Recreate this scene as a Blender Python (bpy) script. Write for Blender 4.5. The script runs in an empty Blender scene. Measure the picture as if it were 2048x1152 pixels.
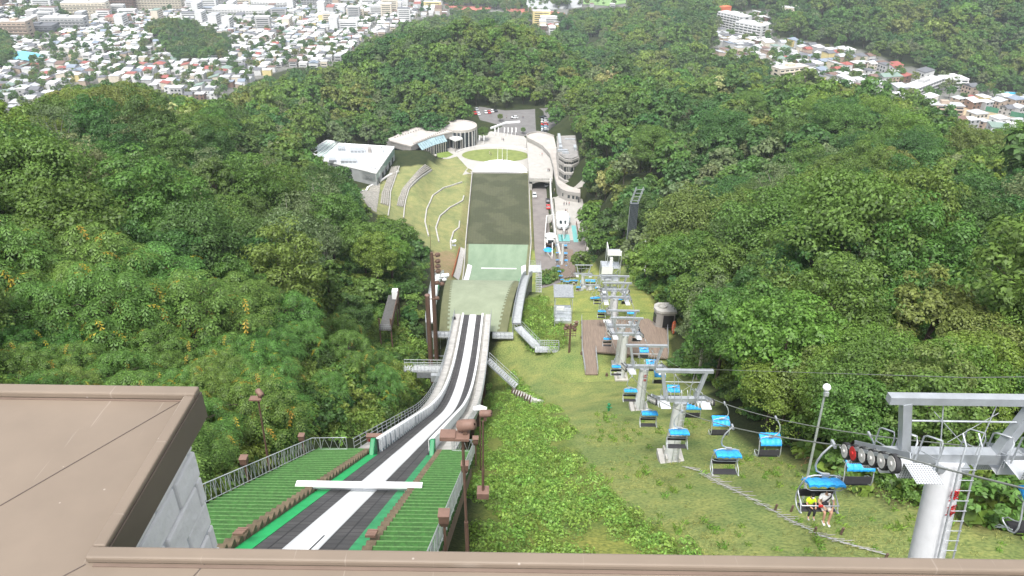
import bpy, bmesh, math, random
import numpy as np
from mathutils import Vector, Matrix
random.seed(7); RNG = np.random.RandomState(11)
PI = math.pi; rad = math.radians
SC = bpy.context.scene; COL = SC.collection
# ------------------------------------------------------------------ camera maths
F = 1500.0; PITCH = rad(30.3); ROLL = rad(0.8); CZ = 134.0
_s, _c = math.sin(PITCH), math.cos(PITCH)
FW = Vector((0, _c, -_s)); _U0 = Vector((0, _s, _c)); _R0 = Vector((1, 0, 0))
RT = _R0 * math.cos(ROLL) + _U0 * math.sin(ROLL); UP = _U0 * math.cos(ROLL) - _R0 * math.sin(ROLL)
CAM = Vector((0, 0, CZ))
def ray(x, y): return FW + RT * ((x - 1024) / F) - UP * ((y - 576) / F)
def atd(x, y, d): return CAM + ray(x, y) * d
def atz(x, y, z):
    r = ray(x, y); return CAM + r * ((z - CZ) / r.z)
def atx(x, y, X):
    r = ray(x, y); return CAM + r * (X / r.x)
def aty(x, y, Y):
    r = ray(x, y); return CAM + r * (Y / r.y)
def proj(p):
    q = Vector(p) - CAM; d = q.dot(FW)
    if d < .1: return (-9e4, -9e4, d)
    return (1024 + F * q.dot(RT) / d, 576 - F * q.dot(UP) / d, d)
def proj_np(P):
    Q = P - np.array(CAM); d = Q @ np.array(FW); d = np.where(d < .1, .1, d)
    return 1024 + F * (Q @ np.array(RT)) / d, 576 - F * (Q @ np.array(UP)) / d, d
def inpoly(x, y, poly):
    x = np.asarray(x); y = np.asarray(y); r = np.zeros(x.shape, bool); n = len(poly)
    for i in range(n):
        x1, y1 = poly[i]; x2, y2 = poly[(i + 1) % n]
        if y1 == y2: continue
        r ^= ((y1 > y) != (y2 > y)) & (x < (x2 - x1) * (y - y1) / (y2 - y1) + x1)
    return r
def interp(v, tab): return float(np.interp(v, [a for a, b in tab], [b for a, b in tab]))
# ------------------------------------------------------------------ materials
MATS = {}
def mat(name, col, rough=.7, var=.12, scale=3., metal=0., bump=0., bscale=None, spec=.4, tint=None, coords='Object', stretch=None, detail=4):
    m = bpy.data.materials.new(name); m.use_nodes = True; MATS[name] = m
    nt = m.node_tree; N = nt.nodes; L = nt.links; b = N['Principled BSDF']
    b.inputs['Roughness'].default_value = rough; b.inputs['Metallic'].default_value = metal
    b.inputs['Specular IOR Level'].default_value = spec
    c = (*col, 1)
    tc = N.new('ShaderNodeTexCoord'); src = tc.outputs[coords]
    if stretch:
        mp = N.new('ShaderNodeMapping'); mp.inputs['Scale'].default_value = stretch; L.new(src, mp.inputs['Vector']); src = mp.outputs[0]
    if var > 0:
        n = N.new('ShaderNodeTexNoise'); n.inputs['Scale'].default_value = scale; n.inputs['Detail'].default_value = detail; n.inputs['Roughness'].default_value = .65
        L.new(src, n.inputs['Vector'])
        mr = N.new('ShaderNodeMapRange'); mr.inputs['From Min'].default_value = .3; mr.inputs['From Max'].default_value = .7
        L.new(n.outputs['Fac'], mr.inputs['Value'])
        mx = N.new('ShaderNodeMix'); mx.data_type = 'RGBA'
        t = tint or tuple(v * (1 - var * 1.6) for v in col); h = tuple(min(1, v * (1 + var)) for v in col)
        mx.inputs['A'].default_value = (*t, 1); mx.inputs['B'].default_value = (*h, 1)
        L.new(mr.outputs[0], mx.inputs['Factor']); L.new(mx.outputs['Result'], b.inputs['Base Color'])
    else: b.inputs['Base Color'].default_value = c
    if bump > 0:
        n2 = N.new('ShaderNodeTexNoise'); n2.inputs['Scale'].default_value = bscale or scale * 3; n2.inputs['Detail'].default_value = 5
        L.new(src, n2.inputs['Vector']); bp = N.new('ShaderNodeBump'); bp.inputs['Strength'].default_value = bump; bp.inputs['Distance'].default_value = .1
        L.new(n2.outputs['Fac'], bp.inputs['Height']); L.new(bp.outputs[0], b.inputs['Normal'])
    return m
def leafmat(name, a, b_, dark=.55, trans=.3, rnd=1.0):
    """leaf colour: a..b by the random of the tree, then lighter or darker leaf by leaf"""
    m = bpy.data.materials.new(name); m.use_nodes = True; MATS[name] = m
    nt = m.node_tree; N = nt.nodes; L = nt.links; N.remove(N['Principled BSDF']); out = N['Material Output']
    oi = N.new('ShaderNodeObjectInfo'); ge = N.new('ShaderNodeNewGeometry')
    mx = N.new('ShaderNodeMix'); mx.data_type = 'RGBA'; mx.inputs['A'].default_value = (*a, 1); mx.inputs['B'].default_value = (*b_, 1)
    L.new(oi.outputs['Random'], mx.inputs['Factor'])
    mr = N.new('ShaderNodeMapRange'); mr.inputs['To Min'].default_value = dark; mr.inputs['To Max'].default_value = 2 - dark
    L.new(ge.outputs['Random Per Island'], mr.inputs['Value'])
    hs = N.new('ShaderNodeHueSaturation'); L.new(mx.outputs['Result'], hs.inputs['Color']); L.new(mr.outputs[0], hs.inputs['Value'])
    ma = N.new('ShaderNodeMath'); ma.operation = 'MULTIPLY_ADD'; ma.inputs[1].default_value = .05 * rnd; ma.inputs[2].default_value = .5 - .025 * rnd
    m2 = N.new('ShaderNodeMath'); m2.operation = 'FRACT'; m3 = N.new('ShaderNodeMath'); m3.operation = 'MULTIPLY'; m3.inputs[1].default_value = 7.31
    L.new(oi.outputs['Random'], m3.inputs[0]); L.new(m3.outputs[0], m2.inputs[0]); L.new(m2.outputs[0], ma.inputs[0]); L.new(ma.outputs[0], hs.inputs['Hue'])
    d = N.new('ShaderNodeBsdfDiffuse'); t = N.new('ShaderNodeBsdfTranslucent'); g = N.new('ShaderNodeBsdfGlossy'); g.inputs['Roughness'].default_value = .55
    L.new(hs.outputs[0], d.inputs['Color']); L.new(hs.outputs[0], t.inputs['Color']); g.inputs['Color'].default_value = (.6, .65, .6, 1)
    s1 = N.new('ShaderNodeMixShader'); s1.inputs[0].default_value = trans; L.new(d.outputs[0], s1.inputs[1]); L.new(t.outputs[0], s1.inputs[2])
    s2 = N.new('ShaderNodeMixShader'); s2.inputs[0].default_value = .04; L.new(s1.outputs[0], s2.inputs[1]); L.new(g.outputs[0], s2.inputs[2])
    L.new(s2.outputs[0], out.inputs['Surface'])
    return m
# ------------------------------------------------------------------ mesh builder
class MB:
    def __init__(s): s.v = []; s.f = []; s.m = []; s.sm = []
    def add(s, vs, fs, mi=0, smooth=False):
        o = len(s.v); s.v += [tuple(v) for v in vs]; s.f += [tuple(i + o for i in f) for f in fs]
        s.m += [mi] * len(fs); s.sm += [smooth] * len(fs); return s
    def box(s, c, d, rz=0, mi=0, M=None):
        x, y, z = d[0] / 2, d[1] / 2, d[2] / 2
        vs = [Vector((a * x, b * y, e * z)) for a in (-1, 1) for b in (-1, 1) for e in (-1, 1)]
        R = M or Matrix.Rotation(rz, 3, 'Z')
        return s.add([R @ v + Vector(c) for v in vs], [(0, 1, 3, 2), (4, 6, 7, 5), (0, 4, 5, 1), (2, 3, 7, 6), (0, 2, 6, 4), (1, 5, 7, 3)], mi)
    def bb(s, lo, hi, mi=0):
        return s.box([(a + b) / 2 for a, b in zip(lo, hi)], [b - a for a, b in zip(lo, hi)], 0, mi)
    def beam(s, p, q, w, h, mi=0, up=(0, 0, 1)):
        p = Vector(p); q = Vector(q); d = (q - p)
        if d.length < 1e-6: return s
        d = d.normalized(); u = Vector(up)
        if abs(d.dot(u)) > .98: u = Vector((0, 1, 0))
        x = d.cross(u).normalized(); z = x.cross(d)
        vs = [e + x * (a * w / 2) + z * (b * h / 2) for e in (p, q) for a, b in ((-1, -1), (1, -1), (1, 1), (-1, 1))]
        return s.add(vs, [(0, 1, 2, 3), (7, 6, 5, 4), (0, 4, 5, 1), (1, 5, 6, 2), (2, 6, 7, 3), (3, 7, 4, 0)], mi)
    def tube(s, pts, r, n=6, mi=0, cap=True, smooth=True):
        pts = [Vector(p) for p in pts]; k = len(pts); rs = r if isinstance(r, (list, tuple)) else [r] * k
        vs = []; prev = None
        for i, p in enumerate(pts):
            d = (pts[min(i + 1, k - 1)] - pts[max(i - 1, 0)]).normalized()
            if prev is None:
                u = Vector((0, 0, 1)) if abs(d.z) < .9 else Vector((1, 0, 0)); x = d.cross(u).normalized()
            else: x = (prev - d * prev.dot(d)).normalized()
            prev = x; y = d.cross(x)
            vs += [p + (x * math.cos(2 * PI * j / n) + y * math.sin(2 * PI * j / n)) * rs[i] for j in range(n)]
        fs = [(i * n + j, i * n + (j + 1) % n, (i + 1) * n + (j + 1) % n, (i + 1) * n + j) for i in range(k - 1) for j in range(n)]
        s.add(vs, fs, mi, smooth)
        if cap: s.add(vs[:n], [tuple(range(n - 1, -1, -1))], mi); s.add(vs[-n:], [tuple(range(n))], mi)
        return s
    def prism(s, poly, z0, z1, mi=0, mt=None):
        n = len(poly); a = sum(poly[i][0] * poly[(i + 1) % n][1] - poly[(i + 1) % n][0] * poly[i][1] for i in range(n))
        if a < 0: poly = poly[::-1]
        g = lambda z, p: z(p) if callable(z) else z
        vs = [(p[0], p[1], g(z0, p)) for p in poly] + [(p[0], p[1], g(z1, p)) for p in poly]
        s.add(vs, [(i, (i + 1) % n, (i + 1) % n + n, i + n) for i in range(n)], mi)
        s.add(vs[n:], [tuple(range(n))], mi if mt is None else mt); s.add(vs[:n], [tuple(range(n - 1, -1, -1))], mi); return s
    def lathe(s, prof, c=(0, 0, 0), n=16, mi=0, smooth=True):
        vs = [(c[0] + r * math.cos(2 * PI * j / n), c[1] + r * math.sin(2 * PI * j / n), c[2] + z) for r, z in prof for j in range(n)]
        fs = [(i * n + j, i * n + (j + 1) % n, (i + 1) * n + (j + 1) % n, (i + 1) * n + j) for i in range(len(prof) - 1) for j in range(n)]
        return s.add(vs, fs, mi, smooth)
    def ball(s, c, r, n=10, mi=0, sx=1, sy=1, sz=1):
        k = n // 2 + 1; vs = []; fs = []
        for i in range(k + 1):
            t = PI * i / k
            for j in range(n): vs.append((c[0] + sx * r * math.sin(t) * math.cos(2 * PI * j / n), c[1] + sy * r * math.sin(t) * math.sin(2 * PI * j / n), c[2] + sz * r * math.cos(t)))
        fs = [(i * n + j, (i + 1) * n + j, (i + 1) * n + (j + 1) % n, i * n + (j + 1) % n) for i in range(k) for j in range(n)]
        return s.add(vs, fs, mi, True)
    def sheet(s, rows, mi=0, smooth=False):
        """rows: list of equally long point lists"""
        n = len(rows[0]); vs = [p for r in rows for p in r]
        return s.add(vs, [(i * n + j, i * n + j + 1, (i + 1) * n + j + 1, (i + 1) * n + j) for i in range(len(rows) - 1) for j in range(n - 1)], mi, smooth)
    def mesh(s, name, mats):
        me = bpy.data.meshes.new(name); me.from_pydata(s.v, [], s.f)
        for m in (mats if isinstance(mats, (list, tuple)) else [mats]): me.materials.append(m)
        me.polygons.foreach_set('material_index', s.m); me.polygons.foreach_set('use_smooth', s.sm); me.update(); return me
    def build(s, name, mats, parent=None, label=None, loc=None):
        o = bpy.data.objects.new(name, s.mesh(name, mats)); COL.objects.link(o)
        if parent: o.parent = parent
        if label: o['label'] = label
        if loc: o.location = loc
        return o
def tag(o, label=None, cat=None, group=None, kind=None):
    if label: o['label'] = label
    if cat: o['category'] = cat
    if group: o['group'] = group
    if kind: o['kind'] = kind
    return o
def thing(name, label, cat, loc=(0, 0, 0), rz=0, group=None):
    o = bpy.data.objects.new(name, None); COL.objects.link(o); o.location = loc; o.rotation_euler = (0, 0, rz); o.empty_display_size = .2
    return tag(o, label, cat, group)
def dup(root, loc, rz=0, label=None, group=None, scale=None):
    r = root.copy(); COL.objects.link(r); r.location = loc; r.rotation_euler = (0, 0, rz)
    if scale: r.scale = scale
    if label: r['label'] = label
    if group: r['group'] = group
    for ch in root.children:
        c = ch.copy(); COL.objects.link(c); c.parent = r
        for g in ch.children:
            e = g.copy(); COL.objects.link(e); e.parent = c
    return r
USED_LABELS = {}
def unique_label(base, px, py, marks):
    """add the nearest landmark, and an ordinal where that is still shared"""
    nm, mx, my = min(marks, key=lambda m: (m[1] - px) ** 2 + ((m[2] - py) * 1.3) ** 2); dx, dy = px - mx, py - my
    rel = ('above', 'below')[dy > 0] if abs(dy) > abs(dx) else ('left of', 'right of')[dx > 0]
    lab = '%s %s %s' % (base, rel, nm); k = USED_LABELS[lab] = USED_LABELS.get(lab, 0) + 1
    return lab if k == 1 else lab + ', %s such' % ORD[min(k - 1, len(ORD) - 1)]
ORD = ['first', 'second', 'third', 'fourth', 'fifth', 'sixth', 'seventh', 'eighth', 'ninth', 'tenth', 'eleventh', 'twelfth', 'thirteenth', 'fourteenth', 'fifteenth', 'sixteenth']
# ------------------------------------------------------------------ world, sun, camera
w = bpy.data.worlds.new('World'); SC.world = w; w.use_nodes = True
nt = w.node_tree; bg = nt.nodes['Background']; sky = nt.nodes.new('ShaderNodeTexSky'); sky.sky_type = 'NISHITA'; sky.sun_disc = False
SUN_EL, SUN_AZ = 62, 196            # degrees; azimuth clockwise from +Y: the sun stands behind the camera, a little to the left
sky.sun_elevation = rad(SUN_EL); sky.sun_rotation = rad(SUN_AZ); sky.air_density = 1.0; sky.dust_density = 3.0; sky.ozone_density = 1.0
hs = nt.nodes.new('ShaderNodeHueSaturation'); hs.inputs['Saturation'].default_value = .25
nt.links.new(sky.outputs[0], hs.inputs['Color']); nt.links.new(hs.outputs[0], bg.inputs['Color']); bg.inputs['Strength'].default_value = .125
sl = bpy.data.lights.new('sun', 'SUN'); sl.energy = 1.5; sl.angle = rad(13); sl.color = (1, .96, .9); so = bpy.data.objects.new('sun', sl); COL.objects.link(so)
sd = Vector((math.sin(rad(SUN_AZ)) * math.cos(rad(SUN_EL)), math.cos(rad(SUN_AZ)) * math.cos(rad(SUN_EL)), math.sin(rad(SUN_EL))))
so.rotation_euler = sd.to_track_quat('Z', 'Y').to_euler(); so.location = (0, -60, 260)
cd = bpy.data.cameras.new('camera'); cd.sensor_width = 36; cd.lens = F / 2048 * 36; cd.clip_start = .05; cd.clip_end = 9000
co = bpy.data.objects.new('camera', cd); COL.objects.link(co); SC.camera = co
co.matrix_world = Matrix(((RT.x, UP.x, -FW.x, CAM.x), (RT.y, UP.y, -FW.y, CAM.y), (RT.z, UP.z, -FW.z, CAM.z), (0, 0, 0, 1)))
SC.view_settings.view_transform = 'Standard'; SC.view_settings.look = 'None'; SC.view_settings.exposure = 1.42; SC.view_settings.gamma = 1
SC.cycles.max_bounces = 8; SC.cycles.diffuse_bounces = 5; SC.cycles.transmission_bounces = 5; SC.cycles.transparent_max_bounces = 4
SC.cycles.use_denoising = True
# ------------------------------------------------------------------ jump profile and terrain
def inz(Y):      # surface of the in-run
    if Y <= 56: return 109.3 - .708 * (Y - 24.5)
    if Y <= 93: t = Y - 56; return 87.0 - .708 * t + (.708 - .19) / 74 * t * t
    return 70.39 - .19 * (Y - 93)
def kz(Y):       # knoll, landing slope, outrun
    if Y < 145: t = Y - 103; return 65.4 - .11 * t - (.57 - .11) / 84 * t * t
    if Y < 170: t = Y - 145; return 51.1 - .57 * t - .003 * t * t
    if Y < 264: return .00384 * (264 - Y) ** 2 + .03
    return 0.03
def axx(Y): return interp(Y, [(0, -6.3), (110, -6.3), (264, -5.6), (340, -6.3)])
def hwm(Y): return interp(Y, [(103, 4.1), (145, 7.0), (172, 8.2), (215, 9.6), (264, 12.0), (340, 12.8)])
def hwo(Y): return interp(Y, [(103, 5.6), (145, 8.3), (215, 10.7), (264, 12.8), (340, 13.5)])
GP = []
def g(x, y, z): GP.append((x, y, z))
def gp(px, py, d, th):
    p = atd(px, py, d); g(p.x, p.y, p.z - th)
for Y, z in ((-60, 128), (-25, 126), (0, 121), (12, 113.5), (24, 106.5), (35, 98), (50, 86.5), (70, 72), (85, 63), (100, 60.5)):
    g(-7, Y, z); g(-15, Y, z + .5)
for Y, z in ((-25, 124), (0, 115.5), (20, 106), (43.8, 93.1), (62.6, 82.6), (84.7, 70.2), (95, 67.5), (108, 65), (120, 62.5), (130, 57.5), (150, 45), (180, 27), (215, 10), (240, 3), (265, 1)):
    g(13, Y, z); g(3.5 if Y < 100 else 8, Y, z - (1.2 if Y < 100 else 1))
    if Y < 110: g(20, Y, z + (0 if 80 < Y < 110 else .6))
for Y in (103, 120, 145, 170, 190, 215, 240, 264, 290, 320, 340): g(axx(Y), Y, kz(Y) - .5)
for X, Y, z in ((-22, 250, 2.5), (-22, 290, .4), (-22, 330, .3), (-22, 215, 12.5), (-24, 170, 36), (-24, 145, 52), (-35, 262, 5.5), (-52, 290, 9), (-45, 240, 14), (-38, 300, 3.5), (-34, 320, 2), (-60, 320, 9), (-45, 345, 5),
                (-72, 300, 9), (-60, 255, 22), (-40, 200, 33), (-30, 360, .2), (-60, 370, 3), (-90, 340, 12), (0, 360, .2), (20, 300, .5), (20, 340, .5), (0, 400, 0), (25, 400, 0), (-25, 400, 0), (0, 450, 0), (35, 440, 0), (-30, 450, 1),
                (14, 280, .5), (24, 260, 3.5), (28, 300, 3), (34, 340, 4), (36, 240, 14)): g(X, Y, z)
for a in ((350, 650, 58, 7), (100, 650, 50, 8), (100, 450, 75, 10), (470, 480, 105, 11), (100, 290, 120, 11), (350, 280, 190, 10), (230, 168, 350, 9), (0, 238, 250, 9), (500, 280, 230, 10), (600, 330, 235, 10), (740, 480, 130, 10), (830, 480, 150, 10), (480, 690, 60, 6), (700, 640, 85, 8),
          (1133, 190, 400, 10), (1250, 215, 340, 10), (1400, 250, 330, 10), (1700, 195, 330, 9), (1950, 285, 235, 10), (2048, 292, 210, 10), (1800, 350, 170, 10), (1950, 420, 110, 10), (1250, 300, 260, 10), (1200, 250, 320, 10), (1450, 550, 110, 10), (1600, 620, 75, 9), (1900, 700, 48, 8), (2048, 900, 35, 6), (2048, 600, 60, 10), (1300, 480, 190, 9), (1230, 420, 240, 9),
          (942, 38, 530, 12), (1040, 46, 545, 13), (720, 103, 530, 10), (655, 160, 540, 9), (1096, 75, 560, 15), (1140, 100, 565, 15), (1181, 128, 570, 15), (900, 150, 480, 10), (1250, 165, 600, 10), (1400, 190, 480, 10), (1300, 85, 800, 10), (1200, 70, 850, 10), (1450, 140, 640, 10), (600, 200, 480, 10), (560, 240, 400, 10), (450, 215, 480, 10)): gp(*a)
for X, Y, z in ((-185, 430, -8), (-110, 420, 0), (-300, 600, -58), (-260, 480, -35), (-90, 500, -5), (-400, 420, -20), (-350, 330, 10), (-320, 250, 30), (-400, 700, -66), (-200, 726, -68), (-300, 850, -75), (-700, 1000, -84), (-650, 700, -62), (-700, 500, -40), (0, 1000, -84), (0, 800, -68), (90, 690, -52), (40, 665, -44), (150, 770, -56), (-900, 1400, -102), (0, 1500, -105), (400, 1500, -100), (300, 950, -57), (200, 700, -42), (-150, 600, -45),
                (250, 800, -48), (270, 950, -47), (330, 1100, -50), (330, 700, -37), (250, 620, -28), (310, 560, -26), (330, 480, -24), (400, 520, -28), (460, 600, -28), (230, 480, -14), (470, 640, -25), (400, 760, -36), (330, 860, -42), (560, 760, 12), (650, 800, 35), (620, 960, 45), (480, 950, 5), (450, 1150, 20), (700, 1200, 60), (400, 1300, -10), (900, 1000, 70), (750, 640, 20), (700, 450, 0), (420, 400, -15), (300, 300, 5), (240, 220, 30),
                (-120, 40, 108), (-120, 110, 92), (-200, 180, 70), (-250, 80, 80), (120, 40, 105), (120, 120, 72), (200, 120, 60), (-90, -40, 124), (90, -40, 122), (300, 20, 70), (-400, 60, 60), (-900, 300, -30), (-1500, 1200, -95), (1500, 800, 60), (-1500, 2400, -120), (0, 2400, -118), (1500, 2400, 0), (-1500, -300, 60), (1500, -300, 60), (0, -300, 135)): g(X, Y, z)
GPa = np.array(GP, float)
def _dist(A, B): return np.sqrt(((A[:, None, :] - B[None, :, :]) ** 2).sum(2) + 9.0)
_n = len(GPa); _K = -_dist(GPa[:, :2], GPa[:, :2]) + np.eye(_n) * .6; _P = np.c_[np.ones(_n), GPa[:, :2]]
_sol = np.linalg.solve(np.block([[_K, _P], [_P.T, np.zeros((3, 3))]]), np.r_[GPa[:, 2], 0, 0, 0])
def hgt(X, Y):
    X = np.atleast_1d(np.asarray(X, float)); Y = np.atleast_1d(np.asarray(Y, float)); out = np.empty(len(X))
    for i in range(0, len(X), 20000):
        q = np.c_[X[i:i + 20000], Y[i:i + 20000]]
        out[i:i + 20000] = -_dist(q, GPa[:, :2]) @ _sol[:_n] + np.c_[np.ones(len(q)), q] @ _sol[_n:]
    x, y = X, Y
    out += 16 * np.exp(-(((x + 430) / 45) ** 2 + ((y - 985) / 90) ** 2))                # wooded hillock in the town
    jz = np.array([kz(v) if v > 103 else inz(v) - 2.6 for v in np.clip(y, 10, 345)]); ax = np.interp(y, [0, 110, 264, 340], [-6.3, -6.3, -5.6, -6.3])
    hw = np.interp(y, [0, 103, 145, 215, 264, 340], [5.5, 7, 10.0, 11.7, 13.8, 14.5]); a = np.abs(x - ax)
    cl = (y > 8) & (y < 343) & (a < hw + 4); lim = jz - .35 + np.maximum(0, a - hw) * .9
    out = np.where(cl, np.minimum(out, lim), out)
    # level terraces: plaza, road beside the outrun, car park
    for (x0, x1, y0, y1, z, f) in ((6, 15.6, 255, 385, .0, 1.6), (17.4, 31, 243, 304, 2.8, 1.5), (-31, 13, 345, 480, .0, 7), (-78, -40, 352, 400, 1.0, 7), (-84, -44, 296, 345, 8.4, 8), (8.5, 24.5, 86, 106, 67.6, 3)):
        k = np.clip(np.minimum(np.minimum(x - x0, x1 - x), np.minimum(y - y0, y1 - y)) / f + 1, 0, 1); k = k * k * (3 - 2 * k); out = out * (1 - k) + z * k
    return out
def h1(x, y): return float(hgt([x], [y])[0])
def on_ground(px, py):
    """first point of the sight line that meets the ground"""
    r = ray(px, py); d = np.concatenate([np.arange(8, 120, .5), np.arange(120, 600, 1.5), np.arange(600, 2600, 6)])
    P = np.array(CAM)[None] + np.array(r)[None] * d[:, None]
    below = P[:, 2] < hgt(P[:, 0], P[:, 1]); i = int(np.argmax(below)) if below.any() else len(d) - 1
    return Vector((P[i, 0], P[i, 1], h1(P[i, 0], P[i, 1])))
# ------------------------------------------------------------------ materials used all over
M = MATS
mat('brown_metal', (.198, .158, .122), .5, .07, 1.6, bump=.02, bscale=6, spec=.35)
mat('brown_lip', (.17, .125, .10), .45, .1, 4); mat('brown_fascia', (.13, .105, .085), .5, .06, 2); mat('seam_dark', (.1, .08, .07), .7, 0)
mat('block_paint', (.75, .74, .73), .75, .05, 2.5, bump=.25, bscale=10); mat('mortar', (.55, .56, .58), .9, .1, 5)
mat('green_carpet', (.036, .115, .025), .95, .3, 6, bump=.3, bscale=40, tint=(.030, .075, .022)); mat('green_nose', (.085, .19, .06), .9, .2, 9)
mat('green_strip', (.01, .36, .10), .6, .12, 2); mat('green_strip_dull', (.03, .27, .10), .65, .2, 2); mat('wedge_wood', (.12, .092, .058), .85, .25, 3, bump=.2, bscale=20)
mat('rail_grey', (.5, .53, .54), .4, .1, 5, metal=.35); mat('galv', (.50, .53, .56), .38, .14, 2.5, metal=.45); mat('galv_dark', (.27, .29, .31), .5, .15, 3, metal=.3)
mat('white_paint', (.8, .81, .82), .5, .05, 2); mat('white_panel', (.78, .8, .8), .55, .07, 1.5); mat('rust_brown', (.125, .075, .055), .6, .15, 4); mat('rust_light', (.19, .115, .088), .6, .12, 3)
mat('black', (.02, .02, .022), .6, .1, 5); mat('dark_glass', (.03, .04, .045), .15, .2, .6, spec=.6); mat('blue_glass', (.30, .42, .46), .18, .2, .8, spec=.6)
mat('led_red', (.22, .012, .015), .4, .1, 4); mat('walk_grate', (.40, .42, .43), .6, .15, 2, bump=.2, bscale=8); mat('walk_concrete', (.45, .44, .42), .85, .15, 1.2)
mat('concrete', (.42, .41, .385), .9, .16, .8, bump=.15, bscale=4); mat('concrete_light', (.66, .65, .63), .85, .1, .5, bump=.1, bscale=3); mat('dark_wood', (.13, .085, .065), .85, .2, 2)
mat('green_fin', (.015, .19, .075), .5, .1, 3); mat('orange_net', (.62, .16, .07), .8, .15, 3); mat('red_paint', (.5, .03, .03), .5, .1, 3)
def brickmat(name, c1, c2, mortar, w, h, rough=.8, off=.5, msize=.02, var=.5, nscale=.4, nvar=.25):
    m = bpy.data.materials.new(name); m.use_nodes = True; MATS[name] = m; nt = m.node_tree; N = nt.nodes; L = nt.links; b = N['Principled BSDF']; b.inputs['Roughness'].default_value = rough
    uv = N.new('ShaderNodeUVMap'); br = N.new('ShaderNodeTexBrick'); br.inputs['Scale'].default_value = 1; br.inputs['Brick Width'].default_value = w; br.inputs['Row Height'].default_value = h
    br.inputs['Mortar Size'].default_value = msize; br.offset = off; br.inputs['Color1'].default_value = (*c1, 1); br.inputs['Color2'].default_value = (*c2, 1); br.inputs['Mortar'].default_value = (*mortar, 1)
    L.new(uv.outputs[0], br.inputs['Vector']); n = N.new('ShaderNodeTexNoise'); n.inputs['Scale'].default_value = nscale; n.inputs['Detail'].default_value = 6; n.inputs['Roughness'].default_value = .6; L.new(uv.outputs[0], n.inputs['Vector'])
    mr = N.new('ShaderNodeMapRange'); mr.inputs['From Min'].default_value = .3; mr.inputs['From Max'].default_value = .7; mr.inputs['To Min'].default_value = 1 - nvar; mr.inputs['To Max'].default_value = 1 + nvar; L.new(n.outputs['Fac'], mr.inputs['Value'])
    h = N.new('ShaderNodeHueSaturation'); L.new(br.outputs['Color'], h.inputs['Color']); L.new(mr.outputs[0], h.inputs['Value']); L.new(h.outputs[0], b.inputs['Base Color'])
    bp = N.new('ShaderNodeBump'); bp.inputs['Strength'].default_value = .4; bp.inputs['Distance'].default_value = .03; bp.invert = True; L.new(br.outputs['Fac'], bp.inputs['Height']); L.new(bp.outputs[0], b.inputs['Normal'])
    return m
def uvmap(o, fn):
    me = o.data; uv = me.uv_layers.new(name='UVMap')
    for l in me.loops:
        uv.data[l.index].uv = fn(me.vertices[l.vertex_index].co)
brickmat('mat_tiles', (.052, .050, .052), (.070, .066, .066), (.018, .018, .02), .5, .5, .75, 0, .03, nscale=.9, nvar=.3)
def trackmat():
    m = bpy.data.materials.new('ice_track'); m.use_nodes = True; MATS['ice_track'] = m; nt = m.node_tree; N = nt.nodes; L = nt.links; b = N['Principled BSDF']; b.inputs['Roughness'].default_value = .45
    uv = N.new('ShaderNodeUVMap'); mp = N.new('ShaderNodeMapping'); mp.inputs['Scale'].default_value = (9, .12, 1); L.new(uv.outputs[0], mp.inputs['Vector'])
    n = N.new('ShaderNodeTexNoise'); n.inputs['Scale'].default_value = 1; n.inputs['Detail'].default_value = 4; L.new(mp.outputs[0], n.inputs['Vector'])
    cr = N.new('ShaderNodeValToRGB'); e = cr.color_ramp.elements; e[0].position = .28; e[0].color = (.5, .51, .51, 1); e[1].position = .40; e[1].color = (.83, .84, .85, 1); L.new(n.outputs['Fac'], cr.inputs[0]); sp = N.new('ShaderNodeSeparateXYZ'); L.new(uv.outputs[0], sp.inputs[0]); ab = N.new('ShaderNodeMath'); ab.operation = 'ABSOLUTE'; L.new(sp.outputs[0], ab.inputs[0])
    mr = N.new('ShaderNodeMapRange'); mr.inputs['From Min'].default_value = .34; mr.inputs['From Max'].default_value = .58; mr.inputs['To Max'].default_value = 1.1; L.new(ab.outputs[0], mr.inputs['Value'])
    n2 = N.new('ShaderNodeTexNoise'); n2.inputs['Scale'].default_value = 2.2; n2.inputs['Detail'].default_value = 5; L.new(mp.outputs[0], n2.inputs['Vector']); mu = N.new('ShaderNodeMath'); mu.operation = 'MULTIPLY'; L.new(mr.outputs[0], mu.inputs[0]); L.new(n2.outputs['Fac'], mu.inputs[1])
    mx = N.new('ShaderNodeMix'); mx.data_type = 'RGBA'; mx.inputs['B'].default_value = (.22, .225, .23, 1); L.new(mu.outputs[0], mx.inputs['Factor']); L.new(cr.outputs[0], mx.inputs['A']); L.new(mx.outputs['Result'], b.inputs['Base Color'])
trackmat()
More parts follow.
